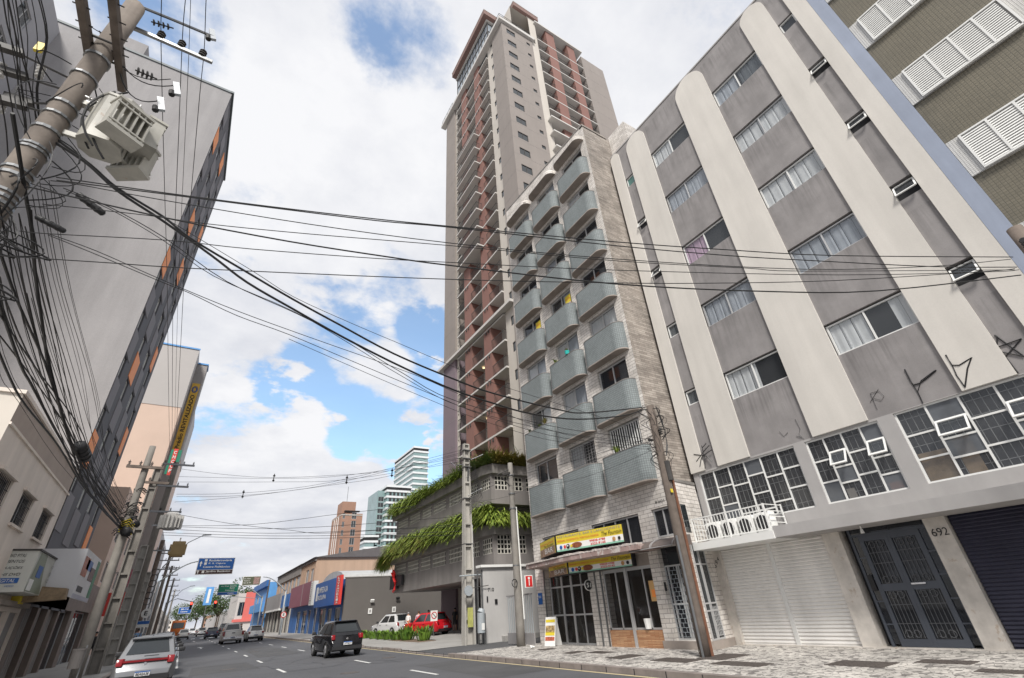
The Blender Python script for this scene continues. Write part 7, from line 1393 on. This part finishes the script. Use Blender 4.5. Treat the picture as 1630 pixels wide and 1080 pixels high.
# ------------------------------------------------------------------ vehicles (local +Y is forward)
def arch(cy, cz, r, n=8): return [(cy-r*cos(pi*i/n), cz+r*sin(pi*i/n)) for i in range(n+1)]
def car(label, cat, x, y, rz, col, L=3.95, W=1.72, H=1.47, style='hatch', plate_s='BEA0A38', low=None, tailm=None, z=None, name='car', bar=False, rails=False, det=1, paintm=None):
    t = thing(name, label, cat, (x, y, zr(y)+.01 if z is None else z), rz, None, True)
    pm = paintm or paint('paint_'+name+label[:14].replace(' ', '_'), col, .25 if max(col) > .25 and style != 'x' else 0)
    r = .31; rear, front = -L/2, L/2; ya, yf = rear+.72, front-.78; zb = .26; belt = H*.60
    hood = {'hatch': .93, 'sedan': .90, 'suv': 1.02, 'pickup': 1.05}[style]
    tail_h = {'hatch': belt, 'sedan': belt+.06, 'suv': belt+.02, 'pickup': 1.12}[style]
    if style == 'pickup': ya = rear+1.05; belt = 1.08; hood = 1.08
    # lower body: side profile with wheel arches, extruded across and bevelled
    prof = [(rear+.05, zb+.02)]+arch(ya, zb, r+.07)+arch(yf, zb, r+.07)+[(front-.06, zb+.02), (front, .52), (front-.04, hood*.80), (front-.35, hood*.93), (front-1.0, hood)]
    if style == 'pickup': prof += [(front-1.15, belt), (rear+.02, belt), (rear+.0, .62), (rear, .60), (rear, .42)]
    elif style == 'sedan': prof += [(front-1.1, belt), (rear+.55, tail_h), (rear+.06, tail_h-.02), (rear-.0, .62), (rear-.04, .58), (rear-.02, .38)]
    else: prof += [(front-1.05, belt), (rear+.20, tail_h), (rear+.10, .74), (rear-.01, .58), (rear-.03, .36)]
    b = MB(); hw = W/2
    b.prism(prof, lambda a, c: (-hw, a, c), lambda a, c: (hw, a, c)); body = b.build('body', pm, t, bevel=.075, seg=3)
    # pull the sills and shoulders in a little
    for v in body.data.vertices:
        zf = v.co.z; k = 1-.045*max(0, (zf-.6)/.5)-.05*max(0, (.45-zf)/.3); v.co.x *= k
        e = max(0, abs(v.co.y)-(L/2-.45))/.45; v.co.x *= 1-.17*e*e
    # greenhouse
    wb, wt = hw-.085, hw-.27
    if style == 'pickup': c0, c1, r0, r1 = -.15, 1.35, -.02, .75; c0, c1, r0, r1 = front-3.05, front-1.15, front-2.9, front-1.85
    elif style == 'sedan': c0, c1, r0, r1 = rear+.42, front-.95, rear+1.15, front-1.65
    else: c0, c1, r0, r1 = rear+.17, front-.95, rear+.60, front-1.70
    zb_, zt_ = belt-.03, H
    B = [(-wb, c0), (wb, c0), (wb, c1), (-wb, c1)]; T = [(-wt, r0), (wt, r0), (wt, r1), (-wt, r1)]
    g_ = MB(); i = 0; g_.v = [(*p, zb_) for p in B]+[(*p, zt_-.05) for p in T]+[(p[0]*.86, p[1]*.98+(r0+r1)/2*.02, zt_) for p in T]
    for q in ((0, 1, 5, 4), (1, 2, 6, 5), (2, 3, 7, 6), (3, 0, 4, 7), (4, 5, 9, 8), (5, 6, 10, 9), (6, 7, 11, 10), (7, 4, 8, 11), (8, 9, 10, 11)): g_.f.append(q); g_.m.append(0)
    g_.build('cabin', pm, t, bevel=.045, seg=2)
    def glassq(idx, u0, u1, v0, v1, name):
        P = [Vector(g_.v[k]) for k in idx]; nrm = (P[1]-P[0]).cross(P[3]-P[0]).normalized()*.012
        f = lambda u, v: (P[0].lerp(P[1], u)).lerp(P[3].lerp(P[2], u), v)+nrm
        q = MB(); q.quad(f(u0, v0), f(u1, v0), f(u1-.02, v1), f(u0+.02, v1)); return q.build(name, carglass, t)
    glassq((0, 1, 5, 4), .10, .90, .24, .90, 'rear_window'); glassq((2, 3, 7, 6), .05, .95, .08, .95, 'windscreen')
    sp = (.10, .46, .50, .90) if style != 'pickup' else (.12, .5, .54, .88)
    for idx, fl in (((1, 2, 6, 5), 0), ((3, 0, 4, 7), 1)):
        a = (sp[0], sp[1]); c = (sp[2], sp[3])
        if fl: a, c = (1-sp[3], 1-sp[2]), (1-sp[1], 1-sp[0])
        glassq(idx, a[0], a[1], .14, .90, 'side_window'); glassq(idx, c[0], c[1], .14, .90, 'side_window')
    # wheels
    for sx in (-1, 1):
        for yy in (ya, yf):
            b = MB(); xx = sx*(hw-.02); b.tube([(xx-sx*.2, 0, 0), (xx-sx*.19, 0, 0), (xx-sx*.02, 0, 0), (xx, 0, 0)], [r*.9, r, r, r*.92], 20)
            w = b.build('wheel', tyre, t, loc=(0, yy, r)); b = MB(); b.tube([(xx-sx*.01, 0, 0), (xx+sx*.006, 0, 0)], r*.64, 16)
            for k in range(5): a = k*2*pi/5; b.obox((xx+sx*.01, cos(a)*r*.33, sin(a)*r*.33), (.008, 0, 0), (0, cos(a)*r*.3, sin(a)*r*.3), (0, -sin(a)*.03, cos(a)*.03))
            b.build('rim', rim, w, loc=(0, 0, 0)); b = MB(); b.box(xx-sx*.05-.2 if sx > 0 else xx, xx if sx > 0 else xx+.25, -.01, .01, -.01, .01)
    # details
    b = MB(); b.box(-hw+.07, hw-.07, ya+.3, yf-.3, zb-.06, zb+.05); b.box(-hw+.12, hw-.12, rear+.05, front-.1, zb-.02, zb+.12); b.build('underbody', plastic, t)
    bw = hw*.93
    b = MB()
    if style == 'pickup': b.box(-bw, bw, rear-.14, rear+.02, .42, .60)
    else: b.box(-bw*.9, bw*.9, rear-.052, rear+.02, .30, .44)
    b.build('bumper', chrome if style == 'pickup' else plastic, t)
    tz0, tz1 = (.72, belt+.02) if style in ('hatch', 'suv') else (.68, tail_h-.08)
    if style == 'pickup': tz0, tz1 = .72, 1.06
    for sx in (-1, 1):
        b = MB(); xo = sx*(bw-.10) if style != 'pickup' else sx*(hw-.09); b.obox((xo*(.93 if style != 'pickup' else 1), rear+(.15 if style in ('hatch', 'suv') else .07), (tz0+tz1)/2), (.085, 0, 0), (-.04 if sx > 0 else .04, .10, 0), (0, .035, (tz1-tz0)/2)); b.build('tail_light', tail, t, bevel=.02)
        b = MB(); b.obox((sx*(hw-.2), front-.1, .70), (.17, 0, 0), (0, .1, 0), (0, 0, .08)); b.build('headlight', chrome, t, bevel=.03)
        b = MB(); b.obox((sx*(hw+.09), c1-.22, belt+.10), (.10, 0, 0), (0, .04, 0), (0, 0, .07)); b.obox((sx*(hw-.02), c1-.2, belt+.05), (.06, 0, 0), (0, .02, 0), (0, 0, .02)); b.build('mirror', plastic if style != 'x' else pm, t, bevel=.02)
    if bar: b = MB(); b.obox((0, rear+.12, belt-.07), (bw-.2, 0, 0), (0, .05, 0), (0, 0, .028)); b.build('light_bar', tail, t)
    pz = .56 if style != 'hatch' else (.48 if bar else .55); b = MB(); b.box(-.2, .2, rear-.075, rear-.06, pz-.065, pz+.065); pl = b.build('number_plate', plate, t)
    if style == 'pickup': pl.location = (0, -.10, -.05)
    b = MB(); b.box(-.2, .2, rear-.078, rear-.075, pz+.035, pz+.065); b.build('plate_band', signblue, pl, loc=(0, 0, 0))
    if det: text(pl, 'plate_number', plate_s, (-.17, rear-.079, pz-.05), (1, 0, 0), (0, 0, 1), .34, .075, black, bold=True)
    if style in ('hatch', 'suv'): b = MB(); b.obox((.12, rear+.10, belt+.05), (.2, 0, 0), (0, .012, 0), (0, 0, .012)); b.build('wiper', plastic, t); b = MB(); b.box(-wt+.04, wt-.04, r0-.12, r0+.04, zt_-.055, zt_-.02); b.build('spoiler', pm, t)
    if style in ('hatch', 'sedan', 'suv'): b = MB(); b.tube([(0, rear+.12, belt-.16), (0, rear+.07, belt-.16)], .045, 12); b.build('badge', chrome, t)
    if style == 'pickup':
        b = MB(); b.box(-hw+.12, hw-.12, rear+.08, c0-.05, belt-.02, belt+.012); b.build('bed_interior', plastic, t); b = MB(); b.box(-.14, .14, rear-.012, rear+.01, .88, .96); b.build('tailgate_handle', plastic, t)
    if rails:
        for sx in (-1, 1): b = MB(); b.tube([(sx*wt*.93, r0+.1, zt_+.0), (sx*wt*.93, r0+.2, zt_+.05), (sx*wt*.93, r1-.2, zt_+.05), (sx*wt*.93, r1, zt_)], .018, 6); b.build('roof_rail', plastic, t)
        b = MB(); b.tube([(0, r0+.15, zt_-.02), (0, r0+.0, zt_+.2)], .008, 4); b.build('aerial', plastic, t)
    for sx in (-1, 1):
        b = MB()
        for yy in (-.1, .85): b.box(sx*(hw+.0)-.012, sx*(hw+.0)+.012, yy-.42, yy-.26, belt-.14, belt-.11)
        b.build('door_handle', plastic, t)
    return t
silver = paint('silver_paint', (.26, .265, .275), .5, .3)
c = car('silver hatchback parked at the left kerb, nearest car, with a full-width red tail light', 'car', -.72, 23.9, 0, (.45, .46, .47), 4.0, 1.74, 1.50, 'hatch', 'BEA0A38', bar=True, rails=True, paintm=silver)
text(c, 'lettering', 'Driver', (-.36, -2.02, .66), (1, 0, 0), (0, 0, 1), .25, .07, black, italic=.3) if False else None
car('silver car parked directly ahead of the nearest hatchback on the left', 'car', -.75, 29.3, 0, (.5, .5, .5), 4.1, 1.74, 1.50, 'hatch', det=0, paintm=silver, rails=True)
car('black car parked third in the row at the left kerb', 'car', -.8, 35.2, 0, (.02, .02, .022), 4.3, 1.74, 1.48, 'sedan', det=0)
car('white car parked fourth in the row at the left kerb', 'car', -.85, 43, 0, (.7, .7, .7), 4.1, 1.74, 1.46, 'hatch', det=0)
car('grey car parked fifth in the row at the left kerb', 'car', -.9, 52, 0, (.25, .25, .27), 4.1, 1.74, 1.46, 'hatch', det=0)
bl = paint('gloss_black_paint', (.012, .012, .014), .1, .12)
car('black hatchback driving in the right lane in front of the dark wall', 'car', 7.0, 28.9, R(2), (.01, .01, .01), 3.95, 1.70, 1.50, 'hatch', 'AYT4G19', paintm=bl)
car('white pickup truck driving in the middle of the road', 'pickup truck', 4.75, 64.6, 0, (.62, .61, .58), 5.2, 1.84, 1.80, 'pickup', 'BCA3G61', name='pickup_truck')
car('small white hatchback right of the pickup truck', 'car', 6.95, 64.9, 0, (.66, .65, .62), 3.75, 1.64, 1.44, 'hatch', 'AKN5J21')
car('dark blue hatchback ahead of the pickup with its brake lights on', 'car', 4.3, 96, 0, (.02, .03, .07), 3.95, 1.74, 1.48, 'hatch', det=0)
car('white car in the left lane behind the orange bus', 'car', .75, 108, 0, (.66, .65, .6), 4.3, 1.76, 1.48, 'sedan', det=0)
car('silver estate car in the middle lane beyond the dark blue hatchback', 'car', 3.9, 128, 0, (.4, .4, .39), 4.4, 1.74, 1.5, 'suv', det=0)
car('white car between the silver estate and the left lane', 'car', 2.6, 150, 0, (.6, .6, .6), 4.1, 1.74, 1.48, 'hatch', det=0)
car('grey car far ahead waiting at the lights', 'car', 1.0, 160, 0, (.2, .2, .2), 4.1, 1.74, 1.48, 'hatch', det=0)
car('dark van far ahead in the right lane beside the pickup', 'van', 7.2, 118, 0, (.15, .15, .15), 4.6, 1.8, 1.95, 'suv', det=0, name='van')
rd = paint('gloss_red_paint', (.50, .012, .02), .1, .2)
car('red hatchback parked on the forecourt in front of the garage shutter', 'car', 15.9, 38.3, R(22), (.5, .01, .02), 3.75, 1.68, 1.50, 'hatch', 'BRA2E19', z=.12, paintm=rd)
car('white hatchback parked on the forecourt behind the red one', 'car', 15.6, 45.5, R(16), (.62, .62, .62), 3.9, 1.70, 1.58, 'hatch', det=0, z=.12)
# orange bus
t = thing('bus', 'orange city bus seen from behind in the far left lane', 'bus', (-.4, 135, zr(135)), 0, None, True); om = paint('orange_bus_paint', (.62, .16, .03))
b = MB(); b.box(-1.25, 1.25, 0, 11, .35, 3.1); b.build('body', om, t, bevel=.12); b = MB(); b.box(-1.0, 1.0, -.03, .0, 1.7, 2.7); b.build('rear_window', carglass, t); b = MB(); b.box(-1.15, -.9, -.04, 0, .8, 1.2); b.box(.9, 1.15, -.04, 0, .8, 1.2); b.build('tail_light', tail, t)
for sx in (-1, 1):
    for yy in (2.5, 8.5): b = MB(); b.tube([(sx*1.22, yy, .5), (sx*.95, yy, .5)], .5, 14); b.build('wheel', tyre, t)
    b = MB(); b.box(sx*1.26-.01, sx*1.26+.01, .5, 10.5, 1.6, 2.6); b.build('side_window', carglass, t)
t = thing('traffic_sign_stand', 'square white no-entry board with round red mark standing by the red car', 'road sign', (15.2, 35.4, .13), 0, None, True)
b = MB(); b.box(-.26, .26, -.02, .02, .95, 1.6); b.build('board', signw, t); b = MB(); b.tube([(0, -.02, 1.3), (0, -.035, 1.3)], .22, 18); b.build('red_ring', red, t); b = MB(); b.tube([(0, -.03, 1.3), (0, -.042, 1.3)], .165, 18); b.build('disc', signw, t); b = MB(); b.obox((0, -.045, 1.3), (.14, 0, -.14), (0, .003, 0), (.015, 0, .015)); b.build('bar', black, t); b = MB(); b.tube([(0, 0, 0), (0, 0, .95)], .02, 6); b.build('post', steel, t)
# ------------------------------------------------------------------ people
def person(label, x, y, z, rz, top, legs, bare_legs=False, bare_arms=True, hair=dark, h=1.72, shoe=plastic, bend=0, arms_=(.0, .0), grey=False):
    t = thing('person', label, 'person', (x, y, z), rz, None, True); s = h/1.72
    J = {'pel': (0, 0, .93), 'che': (0, bend*.05, 1.25), 'neck': (0, bend*.10, 1.46), 'head': (0, bend*.14-.02, 1.56), 'crown': (0, bend*.14-.02, 1.68)}
    vs, es, rs = [], [], []
    def add(p, r, par=None): vs.append(tuple(c*s for c in p)); rs.append((r[0]*s, r[1]*s) if isinstance(r, tuple) else (r*s, r*s)); (es.append((par, len(vs)-1)) if par is not None else None); return len(vs)-1
    pel = add(J['pel'], (.15, .11)); ch = add(J['che'], (.165, .12), pel); ne0 = add((0, bend*.08, 1.40), (.10, .08), ch); ne = add(J['neck'], .055, ne0); hd = add(J['head'], (.078, .09), ne); cr = add(J['crown'], (.06, .07), hd)
    for sx in (-1, 1):
        sh = add((sx*.18, bend*.07, 1.38), .06, ne0); a = arms_[0 if sx < 0 else 1]
        el = add((sx*.235, -.02-a*.12, 1.12), .042, sh); wr = add((sx*.22, -.06-a*.28, .90+a*.25), .032, el); hn = add((sx*.215, -.08-a*.34, .82+a*.3), (.04, .022), wr)
        hp = add((sx*.095, 0, .86), .09, pel); kn = add((sx*.11, -.02, .48), .058, hp); an = add((sx*.115, .02, .09), .04, kn); ft = add((sx*.125, -.12, .035), (.042, .032), an)
    me = bpy.data.meshes.new('body'); me.from_pydata(vs, es, []); o = bpy.data.objects.new('body', me); COL.objects.link(o)
    sk = o.modifiers.new('skin', 'SKIN'); 
    for i, q in enumerate(me.skin_vertices[0].data): q.radius = rs[i]; q.use_root = (i == 0)
    sb = o.modifiers.new('sub', 'SUBSURF'); sb.levels = sb.render_levels = 1
    dg = bpy.context.evaluated_depsgraph_get(); m2 = bpy.data.meshes.new_from_object(o.evaluated_get(dg)); o.modifiers.clear(); o.data = m2
    m2.materials.clear()
    for q in (skin, top, legs, shoe): m2.materials.append(q)
    for p in m2.polygons:
        c = p.center/s; k = 0
        if c.z < .075: k = 3
        elif c.z < .9 and abs(c.x) < .2: k = 2 if (c.z > .46 or not bare_legs) else 0
        elif c.z < 1.42 and (abs(c.x) < .2 or c.z > 1.13 or not bare_arms) and c.z > .86: k = 1 if (abs(c.x) < .2 or c.z > (1.15 if bare_arms else .9)) else 0
        p.material_index = k; p.use_smooth = True
    o.parent = t
    b = MB(); hx = Vector(J['head'])*s; n = 10
    for i in range(5):
        for j in range(n):
            f = lambda a, c: (hx.x+.088*s*cos(c)*cos(a), hx.y+.018*s+.10*s*cos(c)*sin(a), hx.z+.045*s+.088*s*sin(c)); a0, a1 = 2*pi*j/n, 2*pi*(j+1)/n; c0, c1 = pi/2*i/5-.25, pi/2*(i+1)/5-.25
            b.quad(f(a0, c0), f(a1, c0), f(a1, c1), f(a0, c1))
    b.build('hair', greyp if grey else hair, t, smooth=True)
    b = MB(); b.obox((hx.x, hx.y-.10*s, hx.z+.0), (.012*s, 0, 0), (0, .016*s, 0), (0, 0, .022*s)); b.build('nose', skin, t)
    return t
person('person in a black shirt and shorts standing before the grey garage shutter', 19.5, 41, .13, R(-60), black, black, True, True, dark, 1.74)
person('person in a pink and white top behind the red car', 15.75, 39.7, .13, R(160), mat('pink_white_shirt', (.6, .45, .5), .8, .3, 8), blueb, False, True, mat('brown_hair', (.09, .04, .02), .8), 1.68)
person('person with grey cap bending beside the person in pink', 15.2, 40.5, .13, R(120), signw, dark, False, True, greyp, 1.66, grey=True)
person('person in a dark shirt standing deep in the dark garage entrance', 19.2, 46.0, .13, R(90), mat('olive_shirt', (.12, .13, .09), .8), dark, False, True, dark, 1.75)
person('person in a light blue shirt walking on the left pavement past the parked cars', -2.75, 52.5, .28, R(170), mat('light_blue_shirt', (.25, .42, .68), .8), mat('navy_trousers', (.03, .035, .06), .8), False, False, dark, 1.74)
person('person in black standing between the parked cars and poles on the left', -4.4, 43, .25, R(10), black, dark, False, False, dark, 1.72)
for i, (x, y) in enumerate(((8.6, 101), (9.0, 104))): person(['person walking across the far road beside the small white hatchback', 'second person crossing the far road near the blue corner building'][i], x, y, zr(y), R(90), dark if i else greyp, dark, False, True)
# ------------------------------------------------------------------ greenery
def blades(name, label, n, src, length, droop, out, mt, w=.035, parent=None, cat='greenery', seed=1, spread=.5):
    rn = random.Random(seed); b = MB()
    for i in range(n):
        p, o_ = src(rn); p = Vector(p); L = length*rn.uniform(.5, 1.25); d = Vector(o_)*out+Vector((rn.uniform(-spread, spread), rn.uniform(-spread, spread), rn.uniform(.1, .8))); d.normalize()
        s_ = d.cross(Vector((0, 0, 1))); s_ = (s_.normalized() if s_.length > .01 else Vector((1, 0, 0)))*w*rn.uniform(.6, 1.3); q0, v = p, d.copy(); st = 4
        for k in range(st):
            v.z -= droop*rn.uniform(.6, 1.2)/st; q1 = q0+v.normalized()*L/st; k0, k1 = 1-k/st*.5, 1-(k+1)/st*.75
            if k < st-1: b.quad(q0-s_*k0, q0+s_*k0, q1+s_*k1, q1-s_*k1)
            else: b.quad(q0-s_*k0, q0+s_*k0, q1)
            q0 = q1
    o = b.build(name, mt); tag(o, label, cat, kind='stuff'); return o
def src_edge(z, y0, y1, ragged=.25, x=15.3):
    cl_ = [random.Random(int(y0*7+z*3)).uniform(0, .4)+y0+i*.85 for i in range(int((y1-y0)/.85)+1)]
    def f(rn):
        y = min(y1, max(y0, rn.gauss(rn.choice(cl_), .24))); return (x+rn.uniform(-.15, .45), y, z+rn.uniform(-.05, ragged)), (-1, rn.uniform(-.3, .3), 0)
    return f
def src_front(z, x0, x1, y=26.9):
    def f(rn): return (rn.uniform(x0, x1), y+rn.uniform(-.15, .5), z+rn.uniform(-.05, .4)), (rn.uniform(-.2, .2), -1, 0)
    return f
blades('trailing_plants', 'bright green ferns trailing over the lower planter along the street side', 3300, src_edge(6.3, 27.0, 45.8, 1.1), 1.25, 1.6, .75, leafg, .05, seed=3)
blades('trailing_plants', 'dry yellowish grass tufts mixed along the far half of the lower planter', 500, src_edge(6.3, 36, 45.8, .9), 1.5, 2.1, 1.0, leafy, .03, seed=4)
blades('trailing_plants', 'dense fern mass on the lower planter facing the camera', 3600, src_front(6.4, 15.2, 22), 1.0, 1.6, .7, leafg, .05, seed=5)
blades('trailing_plants', 'long drooping greens at the far corner of the lower planter', 900, lambda rn: ((15.2+rn.uniform(-.3, .4), 45.6+rn.uniform(-.9, .6), 6.2+rn.uniform(0, .4)), (-.6, .8, 0)), 1.7, 2.6, .8, leafg, .05, seed=6)
blades('planter_shrubs', 'darker shrubs along the upper planter at its far end', 1700, src_edge(10.05, 38.5, 46, .7), 1.25, 1.7, .5, leafg, .05, seed=7, spread=.8)
blades('planter_shrubs', 'mixed olive shrubs in the middle of the upper planter', 1200, src_edge(10.05, 31, 38.5, .5), 1.15, 1.2, .35, leafg, .035, seed=8, spread=.8)
blades('planter_shrubs', 'yellowish bushes with white blossom on the upper planter facing the camera', 2600, src_front(10.1, 15.6, 22), .95, .7, .25, leafy, .04, seed=9, spread=.8)
blades('planter_shrubs', 'sparse upright shrubs at the near corner of the upper planter', 900, src_edge(10.05, 27, 31, .3), 1.2, .6, .2, leafd, .03, seed=10, spread=.9)
blades('roof_garden_shrubs', 'taller thin shrubs on the podium deck against the tower foot', 1500, lambda rn: ((rn.uniform(16, 19), rn.uniform(27.5, 45), 10.1+rn.uniform(0, 1.2)), (-.3, 0, 0)), 1.0, .7, .3, leafd, .035, seed=12, spread=1.0)
blades('planter_shrubs', 'loose upright twigs and ferns rising from the upper planter along the street side', 1500, src_edge(10.1, 29, 46, .3), 1.3, .9, .15, leafg, .03, seed=21, spread=1.0)
blades('trailing_plants', 'loose upright ferns rising from the lower planter along the street side', 1500, src_edge(6.5, 27, 46, .5), 1.2, 1.1, .3, leafg, .04, seed=22, spread=.9)
def clump(label, x, y, z, n, r, h, seed, grp='broad-leaved clumps by the forecourt'):
    t = thing('canna_plant', label, 'plant', (x, y, z), 0, grp, True); rn = random.Random(seed); b = MB()
    for i in range(n):
        a = rn.uniform(0, 2*pi); rr = r*rn.random()**.5; p = Vector((cos(a)*rr*.6, sin(a)*rr*.6, 0)); tip = Vector((cos(a)*rr*1.3, sin(a)*rr*1.3, h*rn.uniform(.5, 1.1))); s_ = Vector((-sin(a), cos(a), 0))*rn.uniform(.05, .085); m1 = p.lerp(tip, .55)+Vector((0, 0, .12)); m0 = p.lerp(tip, .2)
        b.quad(p-s_*.2, p+s_*.2, m0+s_*.5, m0-s_*.5); b.quad(m0-s_*.5, m0+s_*.5, m1+s_, m1-s_); b.quad(m1-s_, m1+s_, tip)
    b.build('leaves', canna, t); return t
cl = ['clump of broad leaves right in front of the red car bumper', 'clump of broad leaves with an orange flower left of the red car', 'broad leaf clump third from the driveway', 'broad leaf clump fourth from the driveway', 'broad leaf clump fifth from the driveway', 'broad leaf clump sixth from the driveway', 'broad leaf clump nearest the laundry shop', 'small leaf clump behind the black hatchback']
for i, (x, y) in enumerate([(12.95, 31.6), (12.85, 34.2), (12.75, 35.8), (12.7, 37.4), (12.7, 39.0), (12.7, 40.8), (12.7, 43), (12.7, 45)]): clump(cl[i], x, y, .12, 80, .62, .85 if i < 2 else .6, 30+i)
t = thing('flower', 'orange canna flower above the leaves beside the red car', 'flower', (12.85, 34.2, 1.0), 0, None, True); b = MB()
for i in range(10): a = i*.7; b.quad((0, 0, 0), (.08*cos(a), .08*sin(a), .1+.02*i), (.12*cos(a+.5), .12*sin(a+.5), .22), (.03*cos(a), .03*sin(a), .25))
b.build('petals', orange, t)
bd_ = MB(); bd_.box(12.2, 13.3, 30.6, 47, .08, .16); tag(bd_.build('flower_bed', soil), None, None, kind='structure')
def tree(label, x, y, z, h, r, seed, n=1500, grp='distant street trees'):
    t = thing('tree', label, 'tree', (x, y, z), 0, grp, True); rn = random.Random(seed); b = MB(); b.tube([(0, 0, 0), (.1, 0, h*.3), (0, .1, h*.6)], [.25, .2, .12], 7)
    for i in range(6): a = i*1.05; b.tube([(0, 0, h*.35+.1*i), (cos(a)*r*.35, sin(a)*r*.35, h*.6), (cos(a)*r*.7, sin(a)*r*.7, h*.75)], [.1, .07, .03], 5)
    b.build('trunk', bark, t); b = MB(); lobes = [(rn.uniform(-.6, .6)*r, rn.uniform(-.6, .6)*r, h*rn.uniform(.5, .9), r*rn.uniform(.3, .55)) for _ in range(11)]
    for i in range(n):
        lx, ly, lz, lr = rn.choice(lobes); v = Vector((rn.gauss(0, 1), rn.gauss(0, 1), rn.gauss(0, .8))).normalized()*lr*rn.uniform(.6, 1.05); p = Vector((lx, ly, lz))+v; s_ = .3*rn.uniform(.5, 1.2); u = Vector((rn.uniform(-1, 1), rn.uniform(-1, 1), rn.uniform(-1, 1))).normalized()*s_; w_ = u.cross(Vector((rn.uniform(-1, 1), rn.uniform(-1, 1), rn.uniform(-1, 1)))).normalized()*s_*.6
        b.quad(p-u, p+w_, p+u, p-w_)
    b.build('crown', treeg, t); return t
for i, (x, y, h, r, lb) in enumerate([(9.5, 200, 11, 5, 'dark green tree behind the coral building'), (4.5, 230, 10, 5, 'dark green tree straight down the street'), (12, 240, 14, 6, 'tall dark tree behind the white building'), (7.5, 262, 13, 6, 'tree left of the white building in the distance'), (1.5, 290, 12, 6, 'tree at the very end of the street'), (-2, 320, 12, 6, 'tree at the far left end of the street'), (15, 190, 15, 4, 'tree top showing above the white building'), (9, 300, 14, 8, 'big tree mass closing the street view')]): tree(lb, x, y, zr(min(y, 600)), h, r, 60+i, 1200)
# distant town closing the horizon
rn = random.Random(77)
for i in range(16):
    x = -160+i*26+rn.uniform(-6, 6); y = 460+rn.uniform(0, 160); w_ = rn.uniform(12, 22); h = rn.uniform(10, 26)
    if -30 < x < 30: h = rn.uniform(7, 12)
    t = thing('distant_building', '%s block number of the far skyline' % '', 'building', (x, y, 0), 0, 'blocks on the far skyline', True); t['label'] = 'pale building block on the far skyline'
    b = MB(); b.box(-w_/2, w_/2, 0, 20, 0, h); b.build('wall', [l3w, l1c, l1l, brickt][i % 4], t); b = MB()
    for k in range(int(h/3)):
        for j in range(int(w_/3)): b.box(-w_/2+.8+j*3, -w_/2+2.2+j*3, -.1, 0, 1+k*3, 2.4+k*3)
    b.build('windows', carglass, t)
